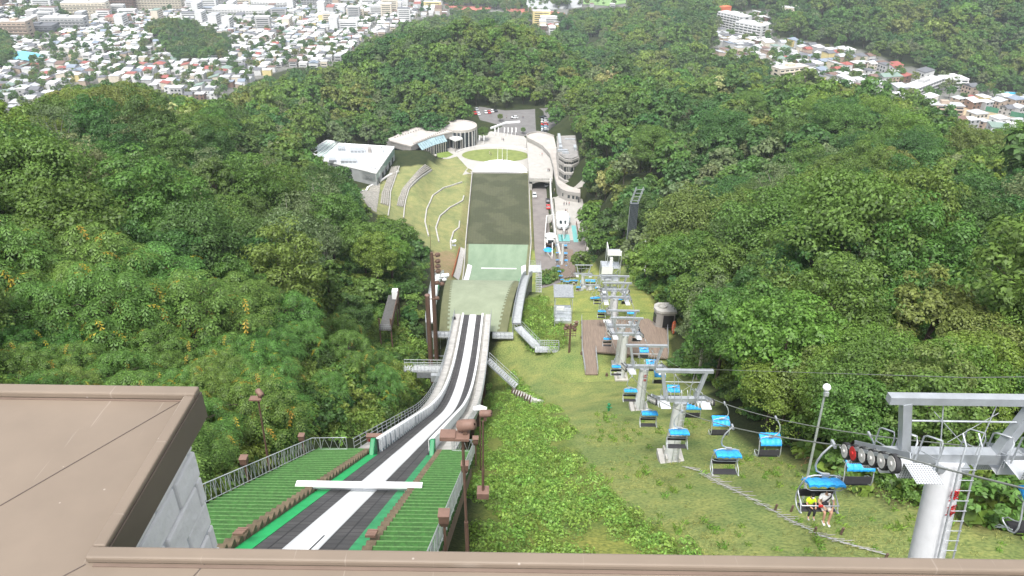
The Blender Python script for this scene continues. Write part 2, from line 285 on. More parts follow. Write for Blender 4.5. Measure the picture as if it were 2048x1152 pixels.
def scuffs(m):
    """pale scratches, dried drips and specks on the sheet metal"""
    nt = m.node_tree; N = nt.nodes; L = nt.links; b = N['Principled BSDF']; src = b.inputs['Base Color'].links[0].from_socket; tc = N.new('ShaderNodeTexCoord'); cur = src
    for kind, sc, rot, lo, hi, amt in (('s', (60, 2.2, 1), .5, .70, .74, .22), ('s', (2.0, 55, 1), -.25, .715, .75, .18), ('d', (9, 9, 9), 0, .05, .035, .6), ('n', (1.4, 1.4, 1), 0, .5, .75, -.22)):
        mp = N.new('ShaderNodeMapping'); mp.inputs['Scale'].default_value = sc; mp.inputs['Rotation'].default_value = (0, 0, rot); L.new(tc.outputs['Object'], mp.inputs['Vector'])
        if kind == 'd': t = N.new('ShaderNodeTexVoronoi'); t.inputs['Scale'].default_value = 1; o = t.outputs['Distance']
        else: t = N.new('ShaderNodeTexNoise'); t.inputs['Scale'].default_value = 1; t.inputs['Detail'].default_value = 2 if kind == 's' else 5; o = t.outputs['Fac']
        L.new(mp.outputs[0], t.inputs['Vector']); r = N.new('ShaderNodeMapRange'); r.inputs['From Min'].default_value = lo; r.inputs['From Max'].default_value = hi; r.inputs['To Max'].default_value = abs(amt); L.new(o, r.inputs['Value'])
        x = N.new('ShaderNodeMix'); x.data_type = 'RGBA'; x.inputs['B'].default_value = (.42, .38, .34, 1) if amt > 0 else (.12, .095, .075, 1); L.new(r.outputs[0], x.inputs['Factor']); L.new(cur, x.inputs['A']); cur = x.outputs['Result']
    L.new(cur, b.inputs['Base Color'])
scuffs(MATS['brown_metal'])
# ------------------------------------------------------------------ the lookout under the camera: brown sheet-metal coping on a painted block wall
ZL = 131.75; XE = -1.5
t = thing('lookout_parapet', 'brown sheet metal coping on top of the white painted block wall', 'parapet')
yf = atz(1100, 1124, ZL).y; yb = atz(200, 786, ZL).y; XE = atz(300, 940, ZL).x
m = MB(); m.bb((-7, yf - .9, ZL - .05), (XE, yb, ZL)); m.bb((XE, yf - .9, ZL - .05), (9, yf, ZL)); m.build('coping_sheet', M['brown_metal'], t)
for lab, a, b in (('', (-7, yb - .045, ZL), (XE + .02, yb + .02, ZL + .035)), ('', (XE - .03, yf + .02, ZL), (XE + .02, yb - .045, ZL + .03)), ('', (XE - .03, yf - .035, ZL), (9, yf + .02, ZL + .03))):
    m = MB(); m.bb(a, b)
    o = m.build('coping_lip', M['brown_metal'], t); bv = o.modifiers.new('b', 'BEVEL'); bv.width = .008; bv.segments = 2
m = MB(); m.bb((-7, yb - .058, ZL - .0), (XE - .04, yb - .047, ZL + .004)); m.bb((XE - .043, yf, ZL), (XE - .032, yb - .05, ZL + .004)); m.bb((XE + .0, yf - .05, ZL), (9, yf - .037, ZL + .004)); m.build('lip_groove', M['brown_lip'], t)
def seam(p, q): m = MB(); m.beam(Vector(p) + Vector((0, 0, .001)), Vector(q) + Vector((0, 0, .001)), .0035, .003); m.build('seam', M['seam_dark'], t)
seam((XE - .05, yb - .06, ZL), atz(0, 1012, ZL)); seam((XE - .03, yf - .04, ZL), (XE - .5, yf - .5, ZL)); p = atz(412, 1126, ZL); seam(p, p + Vector((-.12, -.3, 0)))
m = MB(); m.bb((XE + .003, yf + .021, ZL - .15), (XE + .024, yb + .021, ZL - .001)); m.bb((-7, yb + .003, ZL - .15), (XE + .002, yb + .022, ZL - .001)); m.bb((XE + .026, yf + .003, ZL - .15), (9, yf + .022, ZL - .001)); m.build('fascia', M['brown_fascia'], t)
bw = MB()
xw = XE - .05; yw = yb - .05; ch = .17; cl = .36
for k in range(14):                                                    # split-face blocks, course by course
    z1 = ZL - .14 - k * ch; z0 = z1 - ch + .014
    y = yf - .6 + (cl / 2 if k % 2 else 0)
    while y < yw - .02:
        y1 = min(y + cl - .014, yw); j = RNG.uniform(-.006, .006)
        bw.bb((xw - .2, y, z0), (xw + j, y1, z1)); y += cl
o = bw.build('block_course', M['block_paint'], t); bv = o.modifiers.new('b', 'BEVEL'); bv.width = .01; bv.segments = 2
m = MB(); m.bb((xw - .3, yf - .5, ZL - 14), (xw - .012, yw - .012, ZL - .05)); m.bb((-7, yw - .3, ZL - 14), (xw - .3, yw - .014, ZL - .05)); m.bb((xw - .012, yf - .4, ZL - 14), (9, yf - .1, ZL - .05)); m.build('wall_core', M['mortar'], t)
# ------------------------------------------------------------------ start: carpeted steps, strips, track, side walls
AX = -6.3
ramp = thing('ski_jump_inrun', 'long ski jump in-run with a white track between black mats', 'ski jump', (AX, 24.5, 109.3))
OR = Vector((AX, 24.5, 109.3))
YS = [9 + .8 * i for i in range(int((103.4 - 9) / .8) + 1)]; YS[-1] = 103.4
def run(a0, a1, dz0, dz1, ys, thick=.0):
    """a ribbon along the in-run between the offsets a0 and a1"""
    f = lambda v, y: v(y) if callable(v) else v
    return [[Vector((f(a0, y), y, inz(y) + f(dz0, y))) - Vector((0, 24.5, 109.3)), Vector((f(a1, y), y, inz(y) + f(dz1, y))) - Vector((0, 24.5, 109.3))] for y in ys]
arc = lambda co: (co.x, (co.y) * 1.2)
m = MB(); m.sheet(run(-.55, .55, .02, .02, YS), smooth=True); o = m.build('track', M['ice_track'], ramp); uvmap(o, arc)
for sgn in (-1, 1):
    m = MB(); a, b = sorted((.552 * sgn, 1.45 * sgn)); m.sheet(run(a, b, .0, .0, YS), smooth=True); o = m.build('plastic_mat', M['mat_tiles'], ramp); uvmap(o, arc)
    m = MB(); a, b = sorted((.30 * sgn - .03, .30 * sgn + .03)); m.sheet(run(a, b, .024, .024, [y for y in YS if y < 17.2 - (0 if sgn > 0 else 1.0)])); m.build('track_groove', M['black'], ramp)
yS = [y for y in YS if y <= 33.2]
for sgn, mm in ((-1, 'green_strip'), (1, 'green_strip_dull')):
    m = MB(); a, b = sorted((1.455 * sgn, 2.0 * sgn)); m.sheet(run(a, b, .015, .015, yS)); m.build('carpet_strip', M[mm], ramp)
# sawtooth boards and steps
ST, RS = .52, .52 * .708
for sgn, wid, side in ((-1, 5.05, 'left'), (1, 4.15, 'right')):
    st = thing('start_stairs', 'green carpeted steps on the %s of the white track' % ('camera-left flank' if sgn < 0 else 'chairlift side'), 'stairs', (AX, 24.5, 109.3))
    st['label'] = 'wide green carpeted start steps with a bright green strip beside them' if sgn < 0 else 'narrower green carpeted start steps below the brown spotlights'
    tr = MB(); ns = MB(); wd = MB(); y = 9.0
    while y < 33.1:
        z = inz(y + ST) + .34 - RS * .0; a0, a1 = 2.30 * sgn, wid * sgn; lo, hi = min(a0, a1), max(a0, a1)
        tr.bb((lo, y - 24.5, z - .5 - 109.3), (hi, y + ST - 24.5, z - 109.3)); ns.bb((lo, y + ST - .035 - 24.5, z - 109.3 + .001), (hi, y + ST + .012 - 24.5, z + .016 - 109.3))
        # wedge of timber with its tip up the slope
        w0, w1 = sorted((2.0 * sgn, 2.296 * sgn)); p = [(y, inz(y) + .0), (y + ST, inz(y + ST) - .02), (y + ST, z + .03), (y + ST - .1, z + .05)]
        vs = [(w0, a - 24.5, b - 109.3) for a, b in p] + [(w1, a - 24.5, b - 109.3) for a, b in p]
        wd.add(vs, [(0, 1, 2, 3), (7, 6, 5, 4), (0, 4, 5, 1), (1, 5, 6, 2), (2, 6, 7, 3), (3, 7, 4, 0)]); y += ST
    tr.build('tread', M['green_carpet'], st); ns.build('nosing', M['green_nose'], st); wd.build('timber_edge', M['wedge_wood'], st)
    bx = MB(); lo, hi = sorted((2.1 * sgn, (wid - .1) * sgn)); bx.add([(x, yy - 24.5, inz(yy) - dz - 109.3) for yy in (9, 33) for x, dz in ((lo, .35), (hi, .35), (hi, 1.6), (lo, 1.6))], [(0, 1, 2, 3), (7, 6, 5, 4), (0, 4, 5, 1), (1, 5, 6, 2), (2, 6, 7, 3), (3, 7, 4, 0)]); bx.build('substructure', M['dark_wood'], st)
    # little ladder block on the timber edge
    k = MB(); yy = 15.9
    for i in range(4): k.bb((2.02 * sgn - .1, yy - 24.5 + i * .13, inz(yy) + .42 - i * .07 - 109.3), (2.02 * sgn + .22, yy - 24.45 + i * .13, inz(yy) + .52 - i * .07 - 109.3))
    k.build('gate_block', M['rust_light'], st)
def railing(name, label, pts, h=1.05, post=1.6, mid=True, mats='rail_grey', r=.024, balusters=True, cat='railing', grp=None, panel=None, zig=False):
    t = thing(name, label, cat, pts[0], 0, grp); o0 = Vector(pts[0]); P = [Vector(p) - o0 for p in pts]; H = Vector((0, 0, h))
    m = MB(); m.tube([p + H for p in P], r, 6); m.build('handrail', M[mats], t)
    m = MB(); m.tube([p + Vector((0, 0, .12)) for p in P], r * .8, 5); m.build('bottom_rail', M[mats], t)
    bal = MB(); tot = sum((P[i + 1] - P[i]).length for i in range(len(P) - 1)); n = max(1, round(tot / post)); d = 0; seg = 0
    def at(s):
        for i in range(len(P) - 1):
            l = (P[i + 1] - P[i]).length
            if s <= l or i == len(P) - 2: return P[i] + (P[i + 1] - P[i]) * min(1, s / max(l, 1e-6))
            s -= l
    for i in range(n + 1): q = at(tot * i / n); posts = MB(); posts.tube([q, q + H], r * 1.05, 5); posts.build('post', M[mats], t)
    if balusters:
        nb = n * (3 if zig else 4)
        for i in range(nb):
            q = at(tot * i / nb); e = at(min(tot, tot * (i + (.5 if zig else 0)) / nb)); bal.tube([q + Vector((0, 0, .12)), e + H], r * .55, 4)
            if zig: bal.tube([at(tot * (i + 1) / nb) + Vector((0, 0, .12)), e + H], r * .55, 4)
        bal.build('baluster', M[mats], t)
    return t
def rl(a, y, dz=0): return Vector((AX + a, y, inz(y) + dz))
railing('stair_railing', 'grey baluster railing along the outer edge of the wide green steps', [rl(-5.15, 9, .2), rl(-5.15, 33, .2), rl(-3.3, 33.4, .2)], 1.0, 1.5, zig=True)
railing('stair_railing', 'grey zigzag baluster railing behind the brown lamp posts', [rl(4.25, 9, .2), rl(4.25, 33, .2), rl(2.9, 33.4, .2)], 1.0, 1.5, zig=True)
# white start beam with its two feet
g0 = thing('start_gate', 'white beam lying across the black and white in-run track', 'start gate', (AX, 23.4, inz(23.4) - .08))
l = atd(597, 974, 33.0); r_ = atd(844, 981, 33.0)
m = MB(); m.bb((-2.82, -.17, .44), (2.58, .17, .52)); o = m.build('beam', M['white_paint'], g0); bv = o.modifiers.new('b', 'BEVEL'); bv.width = .01
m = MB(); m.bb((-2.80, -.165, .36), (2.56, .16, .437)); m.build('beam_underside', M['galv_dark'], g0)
for x in (-2.35, 1.95): m = MB(); m.bb((x - .13, -.12, .22), (x + .13, .2, .36)); m.build('foot', M['galv'], g0)
# green bumpers where the walls begin
for sgn in (-1, 1):
    p = rl(1.75 * sgn, 33.3, 0); m = MB(); m.prism([(0, 0), (.12, .05), (.12, 1.0), (-.02, 1.1)], 0, 1)
    m = MB(); pr = [(-1.2, .0), (.5, -.35), (.55, .75), (.2, 1.0), (-.25, .72)]
    vs = [(x, a, b) for x in (-.14, .14) for a, b in pr]; n = len(pr)
    m.add(vs, [tuple(range(n))[::-1], tuple(range(n, 2 * n))] + [(i, (i + 1) % n, (i + 1) % n + n, i + n) for i in range(n)])
    o = m.build('guard_bumper', M['green_fin'], None, loc=p); bv = o.modifiers.new('b', 'BEVEL'); bv.width = .05; bv.segments = 2
    tag(o, 'dark green padded bumper heading the guard wall %s the track' % ('left of' if sgn < 0 else 'right of'), 'bumper')
# guard walls, walkways, railings of the ramp
yG = [y for y in YS if y >= 33.4]
gh = lambda y: interp(y, [(33, 1.0), (62, .95), (74, .55), (84, .32), (103, .3)])
D0 = Vector((0, 24.5, 109.3))
for sgn in (-1, 1):
    w = MB()
    rows = [[Vector((sgn * a, y, inz(y) + z)) - D0 for a, z in ((1.49 + e, -.05), (1.50 + e, gh(y)), (1.66, gh(y) + .02), (1.66, -.05))] for y, e in [(y + d, e) for y in yG[:-1] for d, e in ((0, .0), (.34, 0), (.36, -.09), (.46, -.09), (.48, 0))]]
    w.sheet(rows); gw = w.build('guard_wall', M['white_panel'], ramp)
    c = MB(); c.sheet([[Vector((sgn * a, y, inz(y) + gh(y) + z)) - D0 for a, z in ((1.46, -.02), (1.46, .06), (1.74, .06), (1.74, -.02))] for y in yG]); c.build('cap_rail', M['white_paint'], gw)
    s_ = MB(); s_.sheet([[Vector((sgn * 1.462, y, inz(y) + z)) - D0 for z in (.0, .16)] for y in yG]); s_.build('kick_strip', M['green_fin'] if 0 else M['blue_glass'], gw)
    for y in np.arange(34.2, 70, 1.5): p = MB(); p.beam(Vector((sgn * 1.455, y, inz(y) - .02)) - D0, Vector((sgn * 1.455, y, inz(y) + gh(y) - .03)) - D0, .09, .07); p.build('wall_post', M['galv'], gw)
    m = MB(); a, b = sorted((2.1 * sgn, 2.95 * sgn)); yw = [(y + d, e) for y in yG[:-1] for d, e in ((0, .12), (.33, .12), (.335, .15), (.4, .15), (.405, .12), (.73, .12), (.735, .15), (.79, .15))]; rows = [[Vector((x, y, inz(y) + e)) - D0 for x in (a, b)] for y, e in yw]; m.sheet(rows); m.build('walkway', M['walk_concrete'], ramp)
    m = MB(); a, b = sorted((1.67 * sgn, 2.1 * sgn)); yw = [(y + d, e) for y in np.arange(33.4, 102.8, .55) for d, e in ((0, -.12), (.3, -.12), (.31, .08), (.42, .08), (.43, -.12))]
    m.sheet([[Vector((x, y, inz(y) + e)) - D0 for x in (a, b)] for y, e in yw]); m.build('tie_gutter', M['concrete'], ramp)
    for a in (2.95, ):
        H = MB(); 
        for hh in (.12, .45, .75, 1.05): H.tube([Vector((sgn * (a + .03), y, inz(y) + hh)) - D0 for y in yG[::3] + [yG[-1]]], .022 if hh < 1 else .03, 5)
        for y in yG[::2]: H.tube([Vector((sgn * (a + .03), y, inz(y) - .1)) - D0, Vector((sgn * (a + .03), y, inz(y) + 1.05)) - D0], .024, 4)
        H.build('outer_railing', M['galv'], ramp)
    gd = MB(); gd.sheet([[Vector((sgn * a, y, inz(y) + z)) - D0 for a, z in ((1.4, -.15), (2.9, -.15), (2.9, -.75), (1.4, -.75))] for y in yG]); gd.build('side_girder', M['galv_dark'], ramp)
m = MB(); m.sheet([[Vector((a, y, inz(y) + z)) - D0 for a, z in ((-1.5, -.1), (-1.4, -.7), (1.4, -.7), (1.5, -.1))] for y in YS]); m.bb((-2.9, 78.4, -42.2), (2.9, 78.85, -41.05)); m.build('deck_underside', M['galv_dark'], ramp)
for y in (40, 50, 60, 70, 80, 88, 96, 102):
    for x in (-2.4, 2.4):
        z0 = h1(AX + x, y) - .4; m = MB(); m.beam(Vector((x, y, z0)) - D0, Vector((x, y, inz(y) - .6)) - D0, .35, .35); m.build('column', M['rust_brown'], ramp)
# ------------------------------------------------------------------ landing hill
def noise_mat(name, c1, c2, scale, stretch, rough=.8, lines=None):
    return mat(name, c2, rough, .1, scale, tint=c1, coords='Object', stretch=stretch, bump=.15, bscale=scale * 4)
noise_mat('summer_mat', (.225, .262, .175), (.27, .305, .21), .35, (1, .35, 1)); noise_mat('summer_mat_far', (.17, .245, .16), (.215, .285, .195), .3, (1, .3, 1)); noise_mat('mat_border', (.115, .125, .06), (.16, .165, .085), .5, (1, .4, 1))
def outmat():
    m = bpy.data.materials.new('outrun_mat'); m.use_nodes = True; MATS['outrun_mat'] = m; nt = m.node_tree; N = nt.nodes; L = nt.links; b = N['Principled BSDF']; b.inputs['Roughness'].default_value = .85
    tc = N.new('ShaderNodeTexCoord'); n = N.new('ShaderNodeTexNoise'); n.inputs['Scale'].default_value = .07; n.inputs['Detail'].default_value = 3; L.new(tc.outputs['Object'], n.inputs['Vector'])
    cr = N.new('ShaderNodeValToRGB'); e = cr.color_ramp.elements; e[0].position = .47; e[0].color = (.056, .064, .030, 1); e[1].position = .53; e[1].color = (.080, .086, .044, 1); L.new(n.outputs['Fac'], cr.inputs[0])
    br = N.new('ShaderNodeTexBrick'); br.inputs['Scale'].default_value = 1; br.inputs['Brick Width'].default_value = 1.1; br.inputs['Row Height'].default_value = 2.2; br.inputs['Mortar Size'].default_value = .05; br.offset = 0
    br.inputs['Color1'].default_value = (1, 1, 1, 1); br.inputs['Color2'].default_value = (.9, .9, .9, 1); br.inputs['Mortar'].default_value = (.72, .72, .72, 1); L.new(tc.outputs['Object'], br.inputs['Vector'])
    n3 = N.new('ShaderNodeTexNoise'); n3.inputs['Scale'].default_value = 1.2; n3.inputs['Detail'].default_value = 6; L.new(tc.outputs['Object'], n3.inputs['Vector'])
    mx = N.new('ShaderNodeMix'); mx.data_type = 'RGBA'; mx.blend_type = 'MULTIPLY'; mx.inputs['Factor'].default_value = 1; L.new(cr.outputs[0], mx.inputs['A']); L.new(br.outputs['Color'], mx.inputs['B'])
    hs = N.new('ShaderNodeHueSaturation'); mr = N.new('ShaderNodeMapRange'); mr.inputs['To Min'].default_value = .72; mr.inputs['To Max'].default_value = 1.28; L.new(n3.outputs['Fac'], mr.inputs['Value']); L.new(mr.outputs[0], hs.inputs['Value']); L.new(mx.outputs['Result'], hs.inputs['Color']); L.new(hs.outputs[0], b.inputs['Base Color'])
outmat()
land = thing('landing_hill', 'ski jump landing slope of green matting ending in a dark outrun', 'landing slope', (-6, 264, 0))
LO = Vector((-6, 264, 0)); yk = list(np.arange(103, 146, 1.0)); ym = list(np.arange(145, 264.5, 2.0)); yo = list(np.arange(263, 341, 3.0))
yk2 = [y + e for y in np.arange(103, 145.6, .9) for e in (0, .88)]
def jag(y): return hwm(y) + .17 * (1 if int((y - 103 + .01) / .9) % 2 else -1)
m = MB(); m.sheet([[Vector((axx(y) + a * jag(y), y, kz(y) + .06)) - LO for a in (-1, -.5, 0, .5, 1)] for y in yk2], smooth=False); m.build('knoll_mat', M['summer_mat'], land)
m = MB(); m.sheet([[Vector((axx(y) + a * hwo(y), y, kz(y))) - LO for a in (-1, -.5, 0, .5, 1)] for y in yk + ym[1:]], smooth=True); m.build('mat_border', M['mat_border'], land)
m = MB(); m.sheet([[Vector((axx(y) + a * (hwm(y) - (.0 if y < 200 else .3)), y, kz(y) + .06)) - LO for a in (-1, -.5, 0, .5, 1)] for y in ym], smooth=True); m.build('slope_mat', M['summer_mat_far'], land)
m = MB(); m.sheet([[Vector((axx(y) + a * (hwo(y) - .5), y, .035)) - LO for a in (-1, 0, 1)] for y in yo]); m.build('outrun_surface', M['outrun_mat'], land)
p1 = on_ground(957, 530); y0 = 238.5
m = MB()
for x0 in np.arange(-11.3, .9, .61): m.add([Vector((x, y, kz(y) + .085)) - LO for x, y in ((x0, y0), (x0 + .605, y0), (x0 + .605, y0 + 1.1), (x0, y0 + 1.1))], [(0, 1, 2, 3)])
m.build('distance_line', M['white_paint'], land)
for sgn in (-1, 1):
    ys = list(np.arange(206, 341, 3.0))
    m = MB(); m.sheet([[Vector((axx(y) + sgn * (hwo(y) + a), y, kz(y) + z)) - LO for a, z in ((-.1, -.3), (-.1, .9), (.25, .9), (.25, -1.2))] for y in ys]); m.build('side_wall', M['concrete'], land)
    m = MB(); m.sheet([[Vector((axx(y) + sgn * (hwo(y) + a), y, kz(y) + z)) - LO for a, z in ((-.35, .12), (-.2, 1.15))] for y in ys if y > 262]); m.build('wall_padding', M['galv_dark'] if sgn < 0 else M['concrete'], land)
    ys = list(np.arange(214, 242, 1.5)); a0 = hwo(222) - 1.9
    m = MB(); m.sheet([[Vector((axx(y) + sgn * (a0 + a), y, kz(y) + .12 + z)) - LO for a, z in ((-.1, 0), (0, .25), (1.5, .95), (1.55, 0))] for y in ys]); m.build('white_bank', M['white_paint'], land)
m = MB(); m.bb((axx(340) - 13.4 + 6, 340.1 - 264, -.2), (axx(340) + 13.4 + 6, 340.5 - 264, .5)); m.build('end_kerb', M['concrete'], land)
# understructure of the knoll beside the take-off
for sgn in (-1, 1):
    m = MB(); x0, x1 = sorted((AX + sgn * 3.2, AX + sgn * 6.6)); m.bb((x0, 101.4, 65.1), (x1, 102.9, 65.35)); o = m.build('cross_gangway', M['walk_grate'], None); m = MB(); m.bb((x0, 101.4, 61.2), (x1, 102.9, 61.5)); m.build('lower_beam', M['galv_dark'], o)
    for x in np.linspace(x0, x1, 4):
        c = MB(); c.beam((x, 102.8, 61), (x, 102.8, 65.1), .14, .14); c.build('gangway_post', M['galv'], o)
    c = MB()
    for zz in (65.75, 66.1, 66.4): c.beam((x0, 101.45, zz), (x1, 101.45, zz), .05, .05)
    for x in np.linspace(x0, x1, 6): c.beam((x, 101.45, 65.3), (x, 101.45, 66.4), .05, .05)
    c.build('gangway_railing', M['galv'], o)
    tag(o, 'short grey gangway under the take-off, on the %s' % ('side of the floodlight masts' if sgn < 0 else 'side of the curved walkway'), 'gangway')
# knoll-side walkways
def knoll_walk(sgn, y0, y1, label, w=1.45):
    ys = list(np.arange(y0, y1, 1.5)); t = thing('side_walkway', label, 'walkway', (AX + sgn * 6, y0, kz(y0))); O = Vector((AX + sgn * 6, y0, kz(y0)))
    off = lambda y: hwo(y) + .75
    z = lambda y: kz(y) + 1.5 + (0 if y < 130 else .0)
    m = MB(); m.sheet([[Vector((axx(y) + sgn * (off(y) + a), y, z(y) + b)) - O for a, b in ((0, -.25), (0, 0), (w, 0), (w, -.25), (0, -.25))] for y in ys]); m.build('deck', M['walk_grate'] if sgn > 0 else M['white_panel'], t)
    for a in (0, w):
        h = MB()
        for hh in (.35, .7, 1.05): h.tube([Vector((axx(y) + sgn * (off(y) + a), y, z(y) + hh)) - O for y in ys], .035, 5)
        for y in ys: h.tube([Vector((axx(y) + sgn * (off(y) + a), y, z(y) - .1)) - O, Vector((axx(y) + sgn * (off(y) + a), y, z(y) + 1.05)) - O], .03, 4)
        h.build('railing', M['galv'], t)
    m = MB(); m.sheet([[Vector((axx(y) + sgn * (off(y) - .06), y, z(y) + b)) - O for b in (0, .75)] for y in ys]); m.build('white_board', M['white_panel'], t)
    for y in ys[::3]:
        for a in (.15, w - .1):
            x = axx(y) + sgn * (off(y) + a); c = MB(); c.beam(Vector((x, y, h1(x, y) - .5)) - O, Vector((x, y, z(y) - .2)) - O, .16, .16); c.build('stilt', M['galv_dark'], t)
    m = MB(); y = y0 + (y1 - y0) * .38; x = axx(y) + sgn * (off(y) - .15); m.beam(Vector((x, y, z(y) + .1)) - O, Vector((x, y, z(y) + 1.0)) - O, .08, 1.3); m.build('green_banner', M['green_strip_dull'], t)
    return t
knoll_walk(-1, 103.5, 146, 'white sided walkway along the knoll behind the two brown floodlight masts')
knoll_walk(1, 103.5, 158, 'long curved grey walkway with railings on the chairlift side of the knoll')
# ------------------------------------------------------------------ people
mat('skin', (.46, .27, .18), .6, .06, 8); mat('hair_black', (.012, .011, .01), .6, .1, 20); mat('cloth_white', (.78, .78, .77), .9, .05, 6, bump=.1); mat('cloth_black', (.022, .022, .026), .9, .1, 6); mat('cloth_lime', (.60, .85, .02), .8, .06, 6)
mat('cloth_sand', (.62, .58, .52), .9, .06, 6); mat('cloth_red', (.45, .05, .06), .9, .1, 6); mat('cloth_navy', (.03, .045, .12), .9, .1, 6); mat('cloth_grey', (.28, .29, .31), .9, .1, 6); mat('shoe_grey', (.35, .35, .36), .8, .1, 9)
def skin_mesh(name, chains, m, sub=1):
    """chains: list of [(point, radius), ...]; equal points are welded; the first point is the root"""
    vs = []; rs = []; es = []; idx = {}
    for ch in chains:
        prev = None
        for p, r in ch:
            k = tuple(round(c, 4) for c in p)
            if k not in idx: idx[k] = len(vs); vs.append(p); rs.append(r)
            i = idx[k]
            if prev is not None and prev != i: es.append((prev, i))
            prev = i
    me = bpy.data.meshes.new(name); me.from_pydata(vs, es, []); o = bpy.data.objects.new(name, me); COL.objects.link(o)
    sk = o.modifiers.new('s', 'SKIN'); sk.use_smooth_shade = True
    for i, d in enumerate(me.skin_vertices[0].data):
        r = rs[i]; d.radius = r if isinstance(r, tuple) else (r, r); d.use_root = (i == 0)
    if sub: ss = o.modifiers.new('u', 'SUBSURF'); ss.levels = sub; ss.render_levels = sub
    bpy.context.view_layer.update(); dg = bpy.context.evaluated_depsgraph_get()
    nm = bpy.data.meshes.new_from_object(o.evaluated_get(dg)); bpy.data.objects.remove(o); nm.materials.clear(); nm.materials.append(m)
    nm.polygons.foreach_set('use_smooth', [True] * len(nm.polygons)); return nm
V = Vector
def person(label, pose, s=1.0, shirt='cloth_white', legs='cloth_sand', shorts=False, shoes='cloth_white', mask=False, bag=False, fingers=False, group=None, rnd=0):
    t = thing('person', label, 'person', group=group)
    if pose == 'stand':
        J = dict(pel=V((0, 0, .93)), wst=V((0, .01, 1.1)), chs=V((0, 0, 1.3)), nk=V((0, .01, 1.47)), hd0=V((0, -.01, 1.53)), hd=V((0, -.02, 1.64)),
                 sh=.17, kn=[V((-.1, -.03, .5)), V((.1, .05, .5))], an=[V((-.11, -.06, .09)), V((.11, .16, .1))], el=[V((-.25, .03, 1.13)), V((.25, -.02, 1.13))], ha=[V((-.26, -.1, .9)), V((.27, -.08, .88))], hip=.09)
    else:
        J = dict(pel=V((0, 0, .13)), wst=V((0, .02, .3)), chs=V((0, 0, .5)), nk=V((0, -.02, .67)), hd0=V((0, -.05, .73)), hd=V((0, -.09, .83)),
                 sh=.18, kn=[V((-.12, -.44, .10)), V((.12, -.44, .10))], an=[V((-.1, -.44, -.3)), V((.07, -.5, -.3))], el=[V((-.3, -.1, .33)), V((.27, -.16, .33))], ha=[V((-.17, -.33, .30)), V((.13, -.42, .19))], hip=.1)
        if pose == 'sit2': J.update(el=[V((-.24, -.14, .33)), V((.24, -.14, .33))], ha=[V((-.12, -.36, .36)), V((.14, -.36, .36))], an=[V((-.14, -.42, -.28)), V((.14, -.42, -.28))])
    if rnd: 
        for k in ('kn', 'an', 'ha'): J[k] = [p + V((random.uniform(-.04, .04), random.uniform(-.05, .05), 0)) for p in J[k]]
    S = lambda p: tuple(p * s)
    body = [[(S(J['pel']), .13 * s), (S(J['wst']), (.125 * s, .10 * s)), (S(J['chs']), (.15 * s, .11 * s)), (S(J['nk']), .058 * s), (S(J['hd0']), .075 * s), (S(J['hd']), (.082 * s, .098 * s)), (S(J['hd'] + V((0, .01, .08))), .065 * s)]]
    for i in (0, 1):
        x = -1 if i == 0 else 1; sh = J['chs'] + V((x * J['sh'], .01, .06))
        hp = J['pel'] + V((x * J['hip'], 0 if pose == 'stand' else -.04, -.04))
        body.append([(S(J['pel']), .13 * s), (S(hp), .088 * s), (S((hp + J['kn'][i]) / 2), .078 * s), (S(J['kn'][i]), .055 * s), (S(J['kn'][i] * .55 + J['an'][i] * .45), .055 * s), (S(J['an'][i]), .036 * s), (S(J['an'][i] + V((0, -.13, -.05))), .034 * s)])
        d = (J['ha'][i] - J['el'][i]).normalized(); pm = J['ha'][i] + d * .07
        body.append([(S(J['chs']), (.15 * s, .11 * s)), (S(sh), .056 * s), (S((sh + J['el'][i]) / 2), .047 * s), (S(J['el'][i]), .038 * s), (S(J['ha'][i]), .026 * s), (S(pm), (.036 * s, .018 * s))])
        if fingers:
            u = d.cross(V((0, 0, 1))).normalized(); dn = u.cross(d)
            for k, (o_, l) in enumerate(((-.03, .07), (-.01, .08), (.01, .075), (.03, .06))): q = pm + u * o_ + d * .015; body.append([(S(pm), (.036 * s, .018 * s)), (S(q), .0095 * s), (S(q + d * l * .5 - dn * .012), .0085 * s), (S(q + d * l * .8 - dn * .04), .007 * s)])
            q = J['ha'][i] + d * .03 - u * x * .035; body.append([(S(J['ha'][i]), .026 * s), (S(q), .012 * s), (S(q + d * .035 - u * x * .012), .010 * s), (S(q + d * .06 - dn * .02), .008 * s)])
    me = skin_mesh('body', body, M['skin'], 1); o = bpy.data.objects.new('body', me); COL.objects.link(o); o.parent = t
    sh = [[(S(J['pel'] + V((0, 0, .06))), .145 * s), (S(J['wst']), (.15 * s, .125 * s)), (S(J['chs']), (.172 * s, .13 * s)), (S(J['nk'] - V((0, 0, .05))), .075 * s)]]
    for i in (0, 1):
        x = -1 if i == 0 else 1; q = J['chs'] + V((x * J['sh'], .01, .06)); sh.append([(S(J['chs']), (.172 * s, .13 * s)), (S(q), .072 * s), (S(q * .35 + J['el'][i] * .65), .066 * s)])
    o = bpy.data.objects.new('shirt', skin_mesh('shirt', sh, M[shirt])); COL.objects.link(o); o.parent = t
    tr = []
    for i in (0, 1):
        x = -1 if i == 0 else 1; hp = J['pel'] + V((x * J['hip'], 0 if pose == 'stand' else -.04, -.04)); c = [(S(J['pel'] + V((0, 0, .02))), .148 * s), (S(hp), .105 * s), (S((hp + J['kn'][i]) / 2), .094 * s), (S(hp * .1 + J['kn'][i] * .9), .082 * s)]
        if not shorts: c += [(S(J['kn'][i] + V((0, 0, -.03))), .07 * s), (S(J['kn'][i] * .5 + J['an'][i] * .5), .068 * s), (S(J['an'][i] + V((0, 0, .05))), .055 * s)]
        tr.append(c)
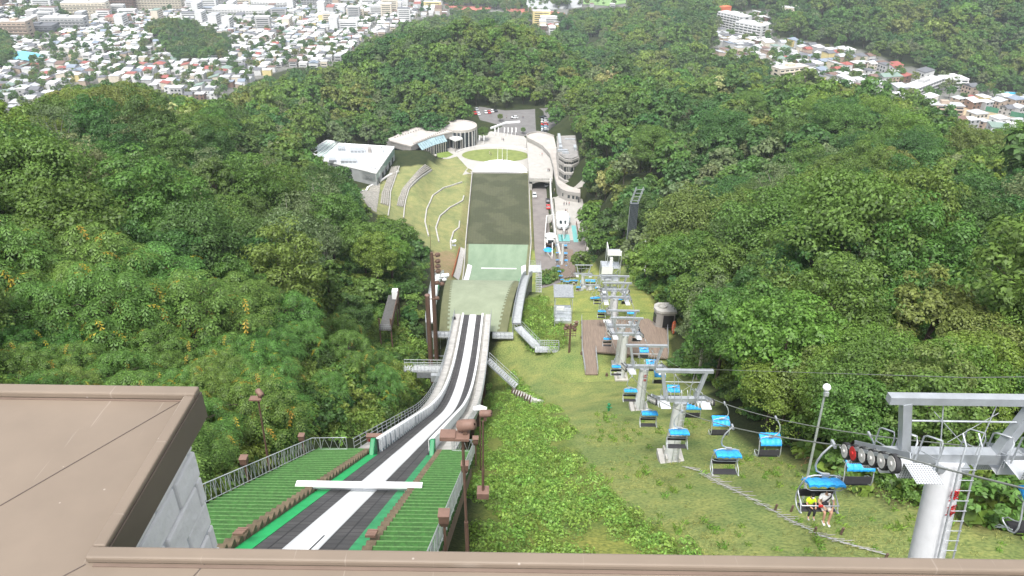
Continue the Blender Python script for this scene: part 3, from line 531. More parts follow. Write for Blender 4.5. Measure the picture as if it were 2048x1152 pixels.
    o = bpy.data.objects.new('shorts' if shorts else 'trousers', skin_mesh('t', tr, M[legs])); COL.objects.link(o); o.parent = t
    for i in (0, 1):
        a = J['an'][i]; sm = skin_mesh('shoe', [[(S(a + V((0, .03, -.01))), .052 * s), (S(a + V((0, .01, -.055))), .05 * s), (S(a + V((0, -.1, -.06))), (.05 * s, .04 * s)), (S(a + V((0, -.19, -.065))), .038 * s)]], M[shoes]); o = bpy.data.objects.new('shoe', sm); COL.objects.link(o); o.parent = t
    hm = MB(); h = J['hd'] * s; hm.ball(h + V((0, .02 * s, .05 * s)), .098 * s, 10, sy=1.08, sz=1.0); hm.build('hair', M['hair_black'], t)
    fc = MB(); fy = h.y - .095 * s
    for x in (-.033, .033): fc.ball((x * s, fy + .012 * s, h.z + .005 * s), .010 * s, 6)
    fc.build('eyes', M['black'], t)
    ft = MB(); ft.ball((0, fy - .004 * s, h.z - .025 * s), .016 * s, 6, sz=1.4)
    for x in (-.088, .088): ft.ball((x * s, h.y + .005, h.z - .01 * s), .025 * s, 6, sx=.5, sz=1.2)
    ft.build('nose_and_ears', M['skin'], t)
    if mask: k = MB(); k.ball((0, fy + .03 * s, h.z - .05 * s), .062 * s, 10, sy=.72, sz=.85); k.build('face_mask', M['cloth_white'], t)
    if bag:
        k = MB(); k.ball((-.06 * s, -.16 * s, .27 * s), .15 * s, 10, sy=.45, sz=.75); k.tube([S(V((-.16, -.12, .25))), S(V((-.02, -.14, .42))), S(V((.14, -.09, .58))), S(V((.17, .05, .62)))], .028 * s, 6); k.build('shoulder_bag', M['cloth_black'], t)
    return t
def place(t, loc, rz=0): t.location = loc; t.rotation_euler = (0, 0, rz); return t
# ------------------------------------------------------------------ chairlift
mat('post_white', (.58, .59, .61), .42, .05, 2.5, bump=.05, bscale=30); mat('lift_steel', (.36, .385, .41), .4, .1, 2, metal=.3); mat('lift_blue', (.03, .34, .76), .45, .12, 3, bump=.25, bscale=5); mat('rope_steel', (.30, .31, .29), .5, .1, 6, metal=.4); mat('rubber', (.03, .03, .032), .7, .1, 5); mat('sheave_grey', (.55, .54, .52), .5, .1, 5, metal=.2)
mat('seat_dark', (.035, .034, .038), .75, .1, 5)
def gratemat():
    m = bpy.data.materials.new('grating'); m.use_nodes = True; MATS['grating'] = m; nt = m.node_tree; N = nt.nodes; L = nt.links; b = N['Principled BSDF']; b.inputs['Roughness'].default_value = .5; b.inputs['Metallic'].default_value = .3
    tc = N.new('ShaderNodeTexCoord'); v = N.new('ShaderNodeTexVoronoi'); v.inputs['Scale'].default_value = 14; v.inputs['Randomness'].default_value = 0; L.new(tc.outputs['Object'], v.inputs['Vector'])
    cr = N.new('ShaderNodeValToRGB'); e = cr.color_ramp.elements; e[0].position = .28; e[0].color = (.12, .13, .14, 1); e[1].position = .36; e[1].color = (.58, .6, .62, 1); L.new(v.outputs['Distance'], cr.inputs[0]); L.new(cr.outputs[0], b.inputs['Base Color'])
gratemat()
BH = []; TW = []   # towers: position of the crossarm
specs = [(1777, 797, 16.4, 4.6), (1312, 741, 43.9, 4.15), (1252, 691, 62.7, 4.2), (1222, 636, 88.0, 4.5), (1216, 621, 91.0, 4.5), (1205, 566, 102.5, 4.6), (1202, 552, 106, 4.6), (1163, 551, 156, 4.6), (1150, 530, 171, 4.6)]
tl = ['the nearest white lift pylon with a ladder and red lettering', 'white lift pylon standing on the open grass above the deck', 'white lift pylon with red lettering just above the brown deck', 'lift pylon rising through the brown deck, upper one of its pair', 'lift pylon rising through the brown deck, lower one of its pair',
      'lift pylon behind the brown deck, upper one of its pair', 'lift pylon behind the brown deck, lower one of its pair', 'far lift pylon among the crowded blue chairs', 'farthest lift pylon with a V frame, beside the grey scaffold tower']
def rope_dir(i):
    a = TW[max(0, i - 1)]; b = TW[min(len(TW) - 1, i + 1)]; return (b - a).normalized()
for px, py, Y, W in specs:
    e = aty(px, py, Y); TW.append(Vector((e.x + W / 2, Y, e.z - (1.85 if Y < 20 else 2.4)))); BH.append(1.85 if Y < 20 else 2.4)
R1 = TW[0] + (TW[0] - TW[1]).normalized() * 14
def wheel(c, r=.27, red=False):
    m = MB(); c = Vector(c); n = 14
    for k, (r0, r1, x0, mi) in enumerate(((r, r, .07, 0), (r * .78, r * .78, .085, 1))):
        vs = [c + Vector((s * x0, math.cos(2 * PI * j / n) * r0, math.sin(2 * PI * j / n) * r0)) for s in (-1, 1) for j in range(n)]
        m.add(vs, [(j, (j + 1) % n, n + (j + 1) % n, n + j) for j in range(n)], mi, True); m.add(vs, [tuple(range(n))[::-1], tuple(range(n, 2 * n))], mi)
    m.tube([c + Vector((-.12, 0, 0)), c + Vector((.12, 0, 0))], .06, 8, 1); return m
for i, P in enumerate(TW):
    W = specs[i][3]; B = BH[i]; gz = h1(P.x, P.y); near = i < 3
    t = thing('lift_tower', tl[i], 'lift pylon', (P.x, P.y, gz), 0, 'pylons of the chairlift'); Z = P.z - gz; d = rope_dir(i)
    lean = -2.3 if i == 0 else 0; gl = h1(P.x, P.y + lean) - gz; m = MB(); m.tube([(0, lean, gl - .3), (0, 0, Z - .35)], [.56, .44], 20); m.build('post', M['post_white'], t)
    m = MB(); m.box((0, lean, gl + .1), (1.9, 1.9, .5)); [m.box((x, y + lean, gl + .45), (.12, .5, .8)) for x in (-.5, .5) for y in (-.5, .5)]; m.build('post_base', M['concrete'], t)
    m = MB(); m.box((0, 0, Z - .2), (W - .5, .34, .36)); m.box((0, 0, Z - .42), (.9, .8, .22)); m.build('crossarm', M['lift_steel'], t)
    m = MB(); m.box((0, 0, Z + B), (W, .26, .24)); m.build('lifting_beam', M['lift_steel'], t)
    for s in (-1, 1): m = MB(); m.beam((s * (W / 2 - .95), 0, Z - .05), (s * (W / 2 - .5), 0, Z + B - .1), .24, .3, up=(0, 1, 0)); m.build('strut', M['lift_steel'], t)
    m = MB(); m.tube([(-(W / 2 - .8), 0, Z + B * .58), (W / 2 - .8, 0, Z + B * .58)], .03, 5)
    for s in (-1, 1): m.tube([(s * .75, 0, Z + B - .1), (s * .5, -.3, Z + .1)], .02, 4); m.tube([(s * .9, 0, Z + 1.4), (-s * .2, 0, Z + .3)], .012, 4)
    m.build('stay_rods', M['galv'], t)
    for s in (-1, 1):
        x = s * W / 2; tr = MB(); L0 = 1.62
        rt = Vector((0, d.y, d.z)).normalized()
        A = Vector((x, 0, Z)); tr.beam(A - rt * L0 - Vector((0, 0, .3)), A + rt * L0 - Vector((0, 0, .3)), .09, .2); tr.beam(A - rt * 1.3 - Vector((0, 0, .12)), A + rt * 1.3 - Vector((0, 0, .12)), .16, .1); tr.beam((s * (W / 2 - .5), 0, Z - .25), (x, 0, Z - .28), .3, .3)
        tr.beam(A - rt * L0 + Vector((-s * .26, 0, .02)), A + rt * L0 + Vector((-s * .26, 0, .02)), .03, .16)
        ab = tr.build('sheave_bracket', M['lift_steel'], t)
        for k in range(6):
            c = A + rt * (-1.45 + .58 * k) - Vector((0, 0, .30)); m = wheel(c); m.build('sheave', [M['rubber'], M['red_paint'] if (i == 0 and k == 4 and s < 0) else M['sheave_grey']], ab)
        m = MB(); cx = s * (W / 2 - .62)
        st_ = []
        for k in range(5): q0 = rt * (-2.4 + k); st_ += [(q0.y, Z - .55 + (rt * (-1.9 + k)).z), (q0.y + rt.y * .97, Z - .55 + (rt * (-1.9 + k)).z)]
        m.sheet([[V((cx - .36, y, z)), V((cx + .36, y, z))] for y, z in st_])
        m.build('catwalk', M['grating'], t)
        m = MB(); cx2 = s * (W / 2 - .95)
        for k in (-1, 0, 1):
            q = rt * (k * 1.25); b0 = V((cx2, q.y - .42, Z - .5 + q.z + .25)); b1 = V((cx2, q.y + .42, Z - .5 + q.z - .15)); m.tube([b0, b0 + V((0, 0, .9)), b0 + V((0, .12, 1.02)), b1 + V((0, -.12, 1.06)), b1 + V((0, 0, .94)), b1], .026, 5); m.tube([b0 + V((0, 0, .45)), b1 + V((0, 0, .45))], .02, 4)
        m.build('catwalk_rail', M['galv'], t)
    if near:
        m = MB(); 
        for s in (-.22, .22): m.tube([(s + .12, -.78 + lean, 0), (s + .12, -.68, Z - .1), (s + .12, -.60, Z + .7), (s + .12, -.3, Z + .9)], .028, 5)
        for k in range(int(Z / .33)): m.tube([(-.1, -.775 + (.1 - lean) * k * .33 / Z + lean, .3 + k * .33), (.34, -.775 + (.1 - lean) * k * .33 / Z + lean, .3 + k * .33)], .016, 4)
        m.build('ladder', M['galv'], t)
    if i in (0, 2):    # red lettering down the post
        for k, ch in enumerate('乗車'):
            cu = bpy.data.curves.new('lettering', 'FONT'); cu.body = ch; cu.size = .40; cu.extrude = .004; cu.align_x = 'CENTER'; cu.align_y = 'CENTER'
            o = bpy.data.objects.new('lettering', cu); COL.objects.link(o); dg = bpy.context.evaluated_depsgraph_get(); me = bpy.data.meshes.new_from_object(o.evaluated_get(dg)); bpy.data.objects.remove(o)
            R_ = .44 + .12 * (1 - (Z - 1.1 - .5 * k) / Z) + .012
            for v in me.vertices:        # wrapped round the post, facing the slope above
                a = v.co.x / R_ + .30; zz = v.co.y + Z - 1.15 - .52 * k; rr = R_ + v.co.z; v.co = (rr * math.sin(a), -rr * math.cos(a) + lean * (1 - zz / Z), zz)
            me.materials.clear(); me.materials.append(M['red_paint']); o = bpy.data.objects.new('lettering', me); COL.objects.link(o); o.parent = t
# ropes
ST0 = Vector((TW[-1].x + 1.2, 262, 5.2))
def rope_pts(s):
    pts = [R1 + Vector((s * 2.08, 0, 0))] + [P + Vector((s * specs[i][3] / 2, 0, .0)) for i, P in enumerate(TW)] + [Vector((17.3 + s * 1.7, 203, 20.3)), Vector((17.6 + s * 1.55, 235, 9.3)), Vector((19.2 + s * 1.6, 268, 4.8))]
    out = []
    for a, b in zip(pts[:-1], pts[1:]):
        n = max(2, int((b - a).length / 3)); sag = min(.9, (b - a).length ** 2 * .0006)
        for k in range(n): f = k / n; out.append(a + (b - a) * f - Vector((0, 0, sag * 4 * f * (1 - f))))
    return out + [pts[-1]]
ROPE = {s: rope_pts(s) for s in (-1, 1)}
for s in (-1, 1):
    m = MB(); m.tube(ROPE[s], .026, 5); o = m.build('haul_rope', M['rope_steel']); tag(o, 'steel haul rope carrying the empty chairs nearest the forest' if s > 0 else 'steel haul rope carrying the uphill chairs over the open grass', 'cable')
pts = [R1 + Vector((-.3, 0, 3.1))] + [P + Vector((-.3, 0, 2.6)) for P in TW[:3]]
m = MB(); m.tube(pts, .012, 4); o = m.build('signal_cable', M['rope_steel']); tag(o, 'thin cable strung along the tops of the lift pylons', 'cable')
def along(s, y):
    R = ROPE[s]
    for a, b in zip(R[:-1], R[1:]):
        if a.y <= y <= b.y: f = (y - a.y) / (b.y - a.y); return a + (b - a) * f
def at_px(s, x):
    ys = np.arange(12, 262, .1); best = min(ys, key=lambda y: abs(proj(along(s, y))[0] - x) if along(s, y) else 1e9); return along(s, best)
def make_chair(kind):
    t = thing('lift_chair', 'chair', 'lift chair'); T = lambda p, r=.028, n=6, mm='galv', name='', par=t: (lambda m: (m.tube(p, r, n), m.build(name, M[mm], par))[1])(MB())
    m = MB(); m.box((0, 0, .03), (.1, .42, .12)); m.build('grip', M['lift_steel'], t)
    T([(0, 0, 0), (-.1, 0, -.1), (-.34, 0, -.5), (-.46, 0, -.85), (-.48, 0, -1.15), (-.38, 0, -1.42), (-.15, 0, -1.56), (.2, 0, -1.6)], .042, 8, 'galv', 'hanger_arm')
    m = MB(); m.box((.04, 0, -1.66), (.3, .14, .12)); m.build('joint', M['galv_dark'], t)
    w = .78; fr = []
    for s in (-1, 1): fr.append([(.04, 0, -1.68), (s * .4, .0, -1.68), (s * .66, .0, -1.76), (s * w, .03, -2.05), (s * w, .22, -2.6), (s * w, .30, -3.0), (s * w, .25, -3.3), (s * w, .0, -3.47), (s * w, -.42, -3.42), (s * w, -.5, -3.32)])
    for p in fr: T(p, .032, 6, 'galv', 'side_frame')
    for s in (-1, 1): T([(s * w, .26, -2.75), (s * w, .0, -2.95), (s * w, -.3, -3.1), (s * w, -.45, -3.36)], .022, 5, 'galv', 'armrest')
    m = MB(); m.box((0, .26, -2.92), (1.44, .05, .44), M=Matrix.Rotation(rad(8), 3, 'X')); o = m.build('backrest', M['seat_dark'], t)
    m = MB(); m.box((0, -.12, -3.4), (1.44, .52, .07), M=Matrix.Rotation(rad(-4), 3, 'X')); o = m.build('seat', M['seat_dark'], t); bv = o.modifiers.new('b', 'BEVEL'); bv.width = .025
    # padded canopy of four quilted panels
    m = MB(); n = 17; k = 7; rows = []
    Rm = Matrix.Rotation(rad(-16 if kind == 'up' else -26), 3, 'X')
    for j in range(k + 1):
        r = []
        for q in range(n):
            x = -.74 + 1.48 * q / (n - 1); y = -.46 + .92 * j / k; z = .05 * abs(math.sin(PI * (q / (n - 1)) * 4)) ** .5 + .03 * abs(math.sin(PI * j / k * 2)) - .07 * (2 * j / k - 1) ** 2
            r.append(Rm @ Vector((x, y, z)) + Vector((0, -.08, -1.9)))
        rows.append(r)
    m.sheet(rows); lo = [[p - Vector((0, 0, .11)) for p in r] for r in rows]; m.sheet(lo)
    for e in (0, k): m.sheet([rows[e], lo[e]])
    for e in (0, n - 1): m.sheet([[r[e] for r in rows], [r[e] for r in lo]])
    m.build('canopy', M['lift_blue'], t)
    T([(-.74, .3, -2.02), (-.74, -.36, -2.1), (-.6, -.42, -2.12), (.6, -.42, -2.12), (.74, -.36, -2.1), (.74, .3, -2.02)], .02, 5, 'galv_dark', 'canopy_frame')
    if kind == 'up': T([(-w, .24, -2.7), (-w + .03, -.1, -2.52), (-w + .2, -.2, -2.48), (w - .2, -.2, -2.48), (w - .03, -.1, -2.52), (w, .24, -2.7)], .024, 6, 'galv', 'safety_bar')
    elif kind == 'closed':
        T([(-w, .24, -2.85), (-w, -.4, -3.02), (w, -.4, -3.02), (w, .24, -2.85)], .028, 6, 'galv', 'safety_bar'); m = MB(); m.box((.0, -.42, -3.01), (.18, .06, .09)); m.build('red_handle', M['red_paint'], t)
    else: T([(-w, .1, -3.3), (-w + .02, -.5, -3.7), (-w + .03, -.66, -4.0), (-w + .2, -.72, -4.08), (w - .2, -.72, -4.08), (w - .03, -.66, -4.0), (w - .02, -.5, -3.7), (w, .1, -3.3)], .024, 6, 'galv', 'foot_rest')
    t.scale = (.8, .8, .8); return t
CH = {k: make_chair(k) for k in ('up', 'down', 'closed')}; used = set()
nth = ['first', 'second', 'third', 'fourth', 'fifth', 'sixth', 'seventh', 'eighth', 'ninth', 'tenth', 'eleventh', 'twelfth', 'thirteenth', 'fourteenth', 'fifteenth', 'sixteenth', 'seventeenth', 'eighteenth', 'nineteenth', 'twentieth', 'twenty-first', 'twenty-second', 'twenty-third', 'twenty-fourth', 'twenty-fifth', 'twenty-sixth', 'twenty-seventh', 'twenty-eighth']
def chair(kind, P, s, label):
    rz = 0 if s < 0 else PI; g = 'blue hooded chairs on the lift'
    if kind not in used:
        used.add(kind); t = CH[kind]; t.location = P; t.rotation_euler = (0, 0, rz); tag(t, label, None, g)
    else: t = dup(CH[kind], P, rz, label, g)
    return t
up_px = [1667, 1465, 1364, 1303, 1264, 1236, 1217, 1205]
SEATS = []
ylast = 0
for i, x in enumerate(up_px):
    P = at_px(-1, x); SEATS.append(P); ylast = P.y
    chair('closed' if i == 0 else 'up', P, -1, 'blue hooded chair carrying a man and a child up the hill' if i == 0 else 'empty blue hooded chair over the grass, %s below the man and child' % nth[i - 1])
i = 0
YU = [P.y for P in SEATS]
for y in np.arange(ylast + 8.6, 256, 8.6):
    P = along(-1, y); SEATS.append(P); chair('up', P, -1, 'small far chair on the open-grass rope, %s after the deck' % nth[i]); i += 1
down_px = [1740, 1552, 1449, 1392]; DS = []
for i, x in enumerate(down_px):
    P = at_px(1, x); DS.append(P.y); chair('down', P, 1, 'blue hooded chair with lowered foot rest, %s down along the forest edge' % nth[i])
P = along(1, 15.2); chair('down', P, 1, 'blue hooded chair cut by the picture edge, right of the nearest pylon')
print('SEATY', [round(P.y,1) for P in SEATS], 'DS', [round(v,1) for v in DS], 'TW', [[round(c,1) for c in P] for P in TW])
for i, y in enumerate(np.arange(DS[-1] + 8.6, 256, 8.6)): chair('down', along(1, y), 1, 'small blue chair on the forest-edge rope, %s below the four big ones' % nth[i])
# riders
P0 = SEATS[0]
man = person('man in white T-shirt and pale shorts with a black bag riding the lift chair', 'sit', .90, 'cloth_white', 'cloth_sand', True, 'cloth_white', True, True, True)
place(man, P0 + Vector((.25, -.06, -2.69)), 0)
kid = person('child in lime T-shirt and black leggings beside the man on the chair', 'sit2', .66, 'cloth_lime', 'cloth_black', False, 'shoe_grey', True, False, True)
place(kid, P0 + Vector((-.25, -.1, -2.69)), 0)
PR = [person('rider', 'sit2', .88, a, b, False, 'cloth_white', group='riders on the far lift chairs') for a, b in (('cloth_white', 'cloth_black'), ('cloth_black', 'cloth_grey'), ('cloth_grey', 'cloth_navy'))]
far = [P for P in SEATS if 112 < P.y < 185][:7]; cols = ['white shirt and black trousers', 'black shirt and grey trousers', 'grey shirt and navy trousers']
k = 0; firstr = [True] * 3
for a, P in enumerate(far):
    for s in (-.27, .27):
        c = k % 3; lab = 'rider in %s, %s seat of the %s chair of riders' % (cols[c], 'left' if s < 0 else 'right', nth[a])
        if firstr[c]: firstr[c] = False; place(PR[c], P + Vector((s, -.06, -2.69))); PR[c]['label'] = lab
        else: dup(PR[c], P + Vector((s, -.06, -2.69)), 0, lab)
        k += 1
# bottom station pieces and the middle deck are further down
# ------------------------------------------------------------------ ground sheets, plaza, buildings
mat('asphalt', (.165, .16, .158), .9, .12, .25, bump=.1, bscale=5); mat('road_pink', (.205, .185, .175), .9, .12, .3, bump=.1, bscale=5); mat('paving_pale', (.40, .385, .36), .9, .08, .4, bump=.1, bscale=3); mat('paving_warm', (.47, .42, .375), .9, .1, .4)
mat('lawn_green', (.185, .215, .065), .95, .2, .35, tint=(.13, .17, .045)); mat('lawn_bright', (.17, .24, .05), .95, .2, .5); mat('stone', (.30, .285, .25), .9, .3, 1.2, bump=.5, bscale=2.5); mat('roof_white', (.80, .81, .82), .6, .05, .3); mat('roof_cream', (.44, .41, .38), .85, .1, .25)
mat('wall_grey', (.33, .345, .35), .7, .08, .4); mat('wall_taupe', (.30, .285, .27), .8, .1, .4); mat('wall_beige', (.35, .335, .315), .85, .1, .35, bump=.05); mat('roof_gravel', (.27, .26, .25), .95, .15, .3); mat('glass_green', (.25, .36, .34), .15, .15, .3, spec=.6); mat('glass_pale', (.5, .6, .58), .2, .12, .3, spec=.6); mat('planks', (.215, .165, .13), .8, .2, 1.5, stretch=(6, .4, 1), bump=.1, bscale=8); mat('turquoise', (.16, .42, .41), .5, .1, 2); mat('screen_dark', (.035, .045, .055), .4, .15, 1)
def PX(pts, z): return [tuple(atz(x, y, z))[:2] for x, y in pts]
def GX(pts): return [tuple(on_ground(x, y))[:2] for x, y in pts]
def drape(name, poly, dz, m, cell=3.0, flat=None, thick=0):
    bm = bmesh.new(); vs = [bm.verts.new((p[0], p[1], 0)) for p in poly]; bm.faces.new(vs)
    if flat is None:
        for ax in (0, 1):
            lo = min(p[ax] for p in poly); hi = max(p[ax] for p in poly); no = (1, 0, 0) if ax == 0 else (0, 1, 0)
            for c in np.arange(math.ceil(lo / cell) * cell, hi, cell):
                bmesh.ops.bisect_plane(bm, geom=bm.verts[:] + bm.edges[:] + bm.faces[:], plane_co=(c, 0, 0) if ax == 0 else (0, c, 0), plane_no=no)
    bmesh.ops.triangulate(bm, faces=bm.faces[:]); bm.normal_update()
    if bm.faces and sum(f.normal.z for f in bm.faces) < 0: bmesh.ops.reverse_faces(bm, faces=bm.faces[:])
    xs = [v.co.x for v in bm.verts]; ys = [v.co.y for v in bm.verts]; zs = hgt(xs, ys) if flat is None else [flat] * len(xs)
    for v, z in zip(bm.verts, zs): v.co.z = z + dz
    me = bpy.data.meshes.new(name); bm.to_mesh(me); bm.free(); me.materials.append(M[m]); o = bpy.data.objects.new(name, me); COL.objects.link(o); return o
def ell(cx, cy, rx, ry, n=32, a0=0, a1=2 * PI): return [(cx + rx * math.cos(a0 + (a1 - a0) * i / n), cy + ry * math.sin(a0 + (a1 - a0) * i / n)) for i in range(n)]
st = lambda o: tag(o, kind='structure')
st(drape('plaza', PX([(800, 322), (862, 292), (905, 276), (950, 288), (960, 270), (982, 262), (1048, 272), (1066, 290), (1078, 310), (1066, 345), (944, 346), (925, 352), (935, 335), (914, 312), (858, 330), (820, 333)], .2), .05, 'paving_pale', 4))
st(drape('car_park', PX([(985, 290 - 26), (1006, 252), (960, 240), (952, 222), (958, 213), (1010, 221), (1060, 219), (1130, 210), (1130, 240), (1105, 262), (1085, 275), (1046, 272)], 0), .03, 'asphalt', 6))
st(drape('road', [(8.2, 342), (15.6, 342), (15.8, 318), (15.8, 255), (17, 225), (15.5, 205), (9.5, 205), (8.6, 255), (8.4, 318)], .05, 'road_pink', 2.5))
st(drape('promenade', [(17.6, 243), (31, 243), (31, 306), (17, 306)], .04, 'paving_pale', 3)); st(drape('lift_apron', [(17.8, 233), (28, 233), (28, 262), (17.8, 262)], .06, 'road_pink', 3))
m0 = proj((0, 360, 0)); c = atz(991, 311, 0)
EC = (c.x, c.y); RX = 66 * c.y * 1.05 / 1500 * 1.02; ry = abs(atz(991, 298, 0).y - atz(991, 325, 0).y) / 2
st(drape('oval_lawn', ell(EC[0], EC[1], RX, ry * .98, 40), .09, 'lawn_green', flat=0.02)); st(drape('lawn', PX([(873, 306), (882, 299), (890, 300), (907, 308), (893, 316), (876, 321)], .3), .1, 'lawn_bright', 4)); st(drape('lawn', PX([(846, 322), (868, 311), (870, 318), (862, 328)], .6), .1, 'lawn_green', 4))
c2 = atz(1000, 345, 0); t = st(drape('paved_court', ell(c2.x, c2.y, 13.2, 17, 24, 0, PI) + [(c2.x - 13.2, c2.y)], .13, 'roof_white', flat=.03))
def wallrun(name, label, pts, h, w, m, cat='wall', grp=None, base=.4, zs=None, parent=None):
    """a low wall that follows the ground along the given XY points"""
    P = []
    for a, b in zip(pts[:-1], pts[1:]):
        n = max(1, int(math.dist(a, b) / 2.5)); P += [(a[0] + (b[0] - a[0]) * i / n, a[1] + (b[1] - a[1]) * i / n) for i in range(n)]
    P.append(pts[-1]); z = hgt([p[0] for p in P], [p[1] for p in P]); L = []; R = []
    for i, p in enumerate(P):
        d = Vector(P[min(i + 1, len(P) - 1)]) - Vector(P[max(i - 1, 0)]); n = Vector((-d.y, d.x)).normalized() * (w / 2); L.append((p[0] + n.x, p[1] + n.y, z[i])); R.append((p[0] - n.x, p[1] - n.y, z[i]))
    mb = MB(); rows = [[(l[0], l[1], l[2] - base), (l[0], l[1], l[2] + h), (r[0], r[1], r[2] + h), (r[0], r[1], r[2] - base)] for l, r in zip(L, R)]; mb.sheet(rows)
    for r in (rows[0], rows[-1]): mb.add(r, [(0, 1, 2, 3)])
    o = mb.build(name, M[m], parent)
    return tag(o, label, cat, grp) if label else o
g6 = lambda L: [(x / 4.096 + 680, y / 4.096 + 330) for x, y in L]
arcs = [([(1000, 150), (850, 200), (760, 265), (710, 380), (697, 480), (725, 590)], 'longest curved low wall across the middle of the sloping lawn'), ([(1015, 260), (1005, 305), (900, 355), (820, 430), (785, 520), (810, 640)], 'curved low wall with a bent upper end on the sloping lawn'), ([(980, 470), (975, 520), (930, 560), (905, 640), (910, 700)], 'shortest curved low wall at the foot of the lawn by the outrun')]
for L, lab in arcs: wallrun('terrace_wall', lab, GX(g6(L)), .55, .5, 'concrete', 'low wall', 'curved walls on the lawn')
for L, lab, w in (([(450, 20), (415, 120), (375, 230), (365, 330)], 'strip of grey stone steps curving down nearest the white building', 3.2), ([(720, 20), (605, 115), (540, 200), (505, 280), (492, 345)], 'long strip of grey stone steps curving through the lawn', 2.7)):
    P = GX(g6(L)); t = thing('stone_steps', lab, 'stone steps', (P[0][0], P[0][1], h1(*P[0])), 0, 'stone step strips'); o0 = Vector(t.location)
    for k in range(4):
        f = (k - 1.5) * w / 4; Q = [(p[0] + f, p[1] + f * .15) for p in P]; o = wallrun('step_row', None, Q, .3 + .12 * k, w / 4 - .12, 'stone'); o.parent = t; o.data.transform(Matrix.Translation(-o0))
    o = wallrun('edge_wall', None, [(p[0] + w / 2 + .4, p[1] + .2) for p in P] + [tuple(on_ground(*g6([(L[-1][0] + 30, L[-1][1] + 100)])[0]))[:2]], .6, .4, 'concrete'); o.parent = t; o.data.transform(Matrix.Translation(-o0))
P = GX(g6([(150, 240), (250, 190), (330, 150), (300, 400), (240, 370)])); st(drape('stony_bank', P, .25, 'stone', 2))
wallrun('path_edge_wall', 'pale kerb wall sweeping below the white building', GX(g6([(145, 240), (230, 195), (330, 140), (400, 95), (480, 60)])), .5, .9, 'concrete_light')
wallrun('ring_wall', 'low pale wall with openings ringing the oval lawn', ell(EC[0], EC[1] - 1, RX + 3.5, ry + 5, 24, rad(10), rad(172)), .8, .4, 'concrete_light')
wallrun('plaza_kerb', 'white diagonal kerb wall along the edge of the car park', PX([(982, 258), (1012, 247), (1040, 245)], 0), .9, 1.0, 'roof_white', base=.2)
wallrun('retaining_wall', 'pale wall between the sunken road and the promenade', [(16.6, 317), (16.4, 300), (16.6, 262), (17.6, 240)], 3.6, .5, 'concrete_light')
# --- underpass with the deck above it
t = thing('underpass', 'dark underpass below the paved deck at the end of the road', 'underpass', (12, 318, 0)); O = Vector((12, 318, 0))
m = MB(); m.prism([(x - 12, y - 318) for x, y in [(7.2, 318), (17.6, 317), (18.6, 335), (16.6, 360), (12, 374), (6.5, 374), (6.8, 345)]], 4.3, 5.0); m.build('deck', M['paving_pale'], t)
m = MB(); pts = [(-4.8, 4.3), (-4.8, 3.2)] + [(-3.4 + 7.9 * i / 8, 3.1 + .9 * math.sin(PI * i / 8)) for i in range(9)] + [(5.2, 3.1), (5.2, 4.3)]; m.add([(x, 0, z) for x, z in pts], [tuple(range(len(pts)))]); m.bb((-4.9, -.25, 4.25), (5.5, .3, 5.9)); m.build('portal_lintel', M['concrete'], t)
for x in (-4.8, 4.7): m = MB(); m.bb((x, 0, -.2), (x + 1.3, 20, 4.28)); m.build('pier', M['concrete'], t)
m = MB(); m.bb((-4, 20, 0), (5, 20.3, 4.28)); m.build('back_wall', M['screen_dark'], t)  # added end wall, coloured black to paint the shade inside the passage
# --- generic facade helpers
def edgebox(p, q, z0, z1, th=.08, off=.0):
    """thin box on the wall p-q, standing out of it by th to the right of its direction"""
    p = Vector((p[0], p[1], 0)); q = Vector((q[0], q[1], 0)); d = (q - p).normalized(); n = Vector((d.y, -d.x, 0)); a = p + n * off; b = q + n * off; c = b + n * th; e = a + n * th
    m = MB(); m.prism([tuple(v)[:2] for v in (a, b, c, e)], z0, z1); return m
def lerp(p, q, f): return (p[0] + (q[0] - p[0]) * f, p[1] + (q[1] - p[1]) * f)
def windows(t, p, q, z0, z1, n, gap=.2, m='dark_glass', name='window', f0=.04, f1=.96, frame=None):
    for i in range(n):
        a = f0 + (f1 - f0) * (i + gap / 2) / n; b = f0 + (f1 - f0) * (i + 1 - gap / 2) / n; o = edgebox(lerp(p, q, a), lerp(p, q, b), z0, z1, .06).build(name, M[m], t)
# --- white-roofed building on the left
zr = 14.6; A, B, C, D = PX([(678, 287), (788, 294), (752, 345.5), (645, 320)], zr); zb = 8.2
t = thing('visitor_building', 'modern building with a big flat white roof and a glass corner', 'building')
m = MB(); m.prism([A, B, C, D], zb - 2, zr - .35); m.build('wall', M['wall_grey'], t)
m = MB(); m.prism([A, B, C, D], zr - .348, zr); rf = m.build('roof', M['roof_white'], t)
for p, q in ((A, B), (B, C), (C, D), (D, A)): edgebox(p, q, zr - .4, zr + .25, -.3, .05).build('parapet', M['roof_white'], t)
edgebox(C, B, zr - 3.3, zr - .5, .12).build('glass_wall', M['glass_green'], t); windows(t, C, B, zb - .5, zr - 3.6, 5, .6)
for a, b in ((.02, .26),): edgebox(lerp(C, D, a), lerp(C, D, b), zr - 4.6, zr - .9, .12).build('corner_glazing', M['glass_green'], t)
edgebox(lerp(C, D, .08), lerp(C, D, .2), zr - 4.2, zr - 2.2, .18).build('window', M['dark_glass'], t)
for i in range(4): edgebox(lerp(C, D, .45 + .09 * i), lerp(C, D, .52 + .09 * i), zr - 3.4, zr - 1.2, .08).build('window', M['dark_glass'], t)
edgebox(lerp(C, D, .45), lerp(C, D, .82), zr - 5.2, zr - 3.6, .1).build('white_band', M['roof_white'], t)
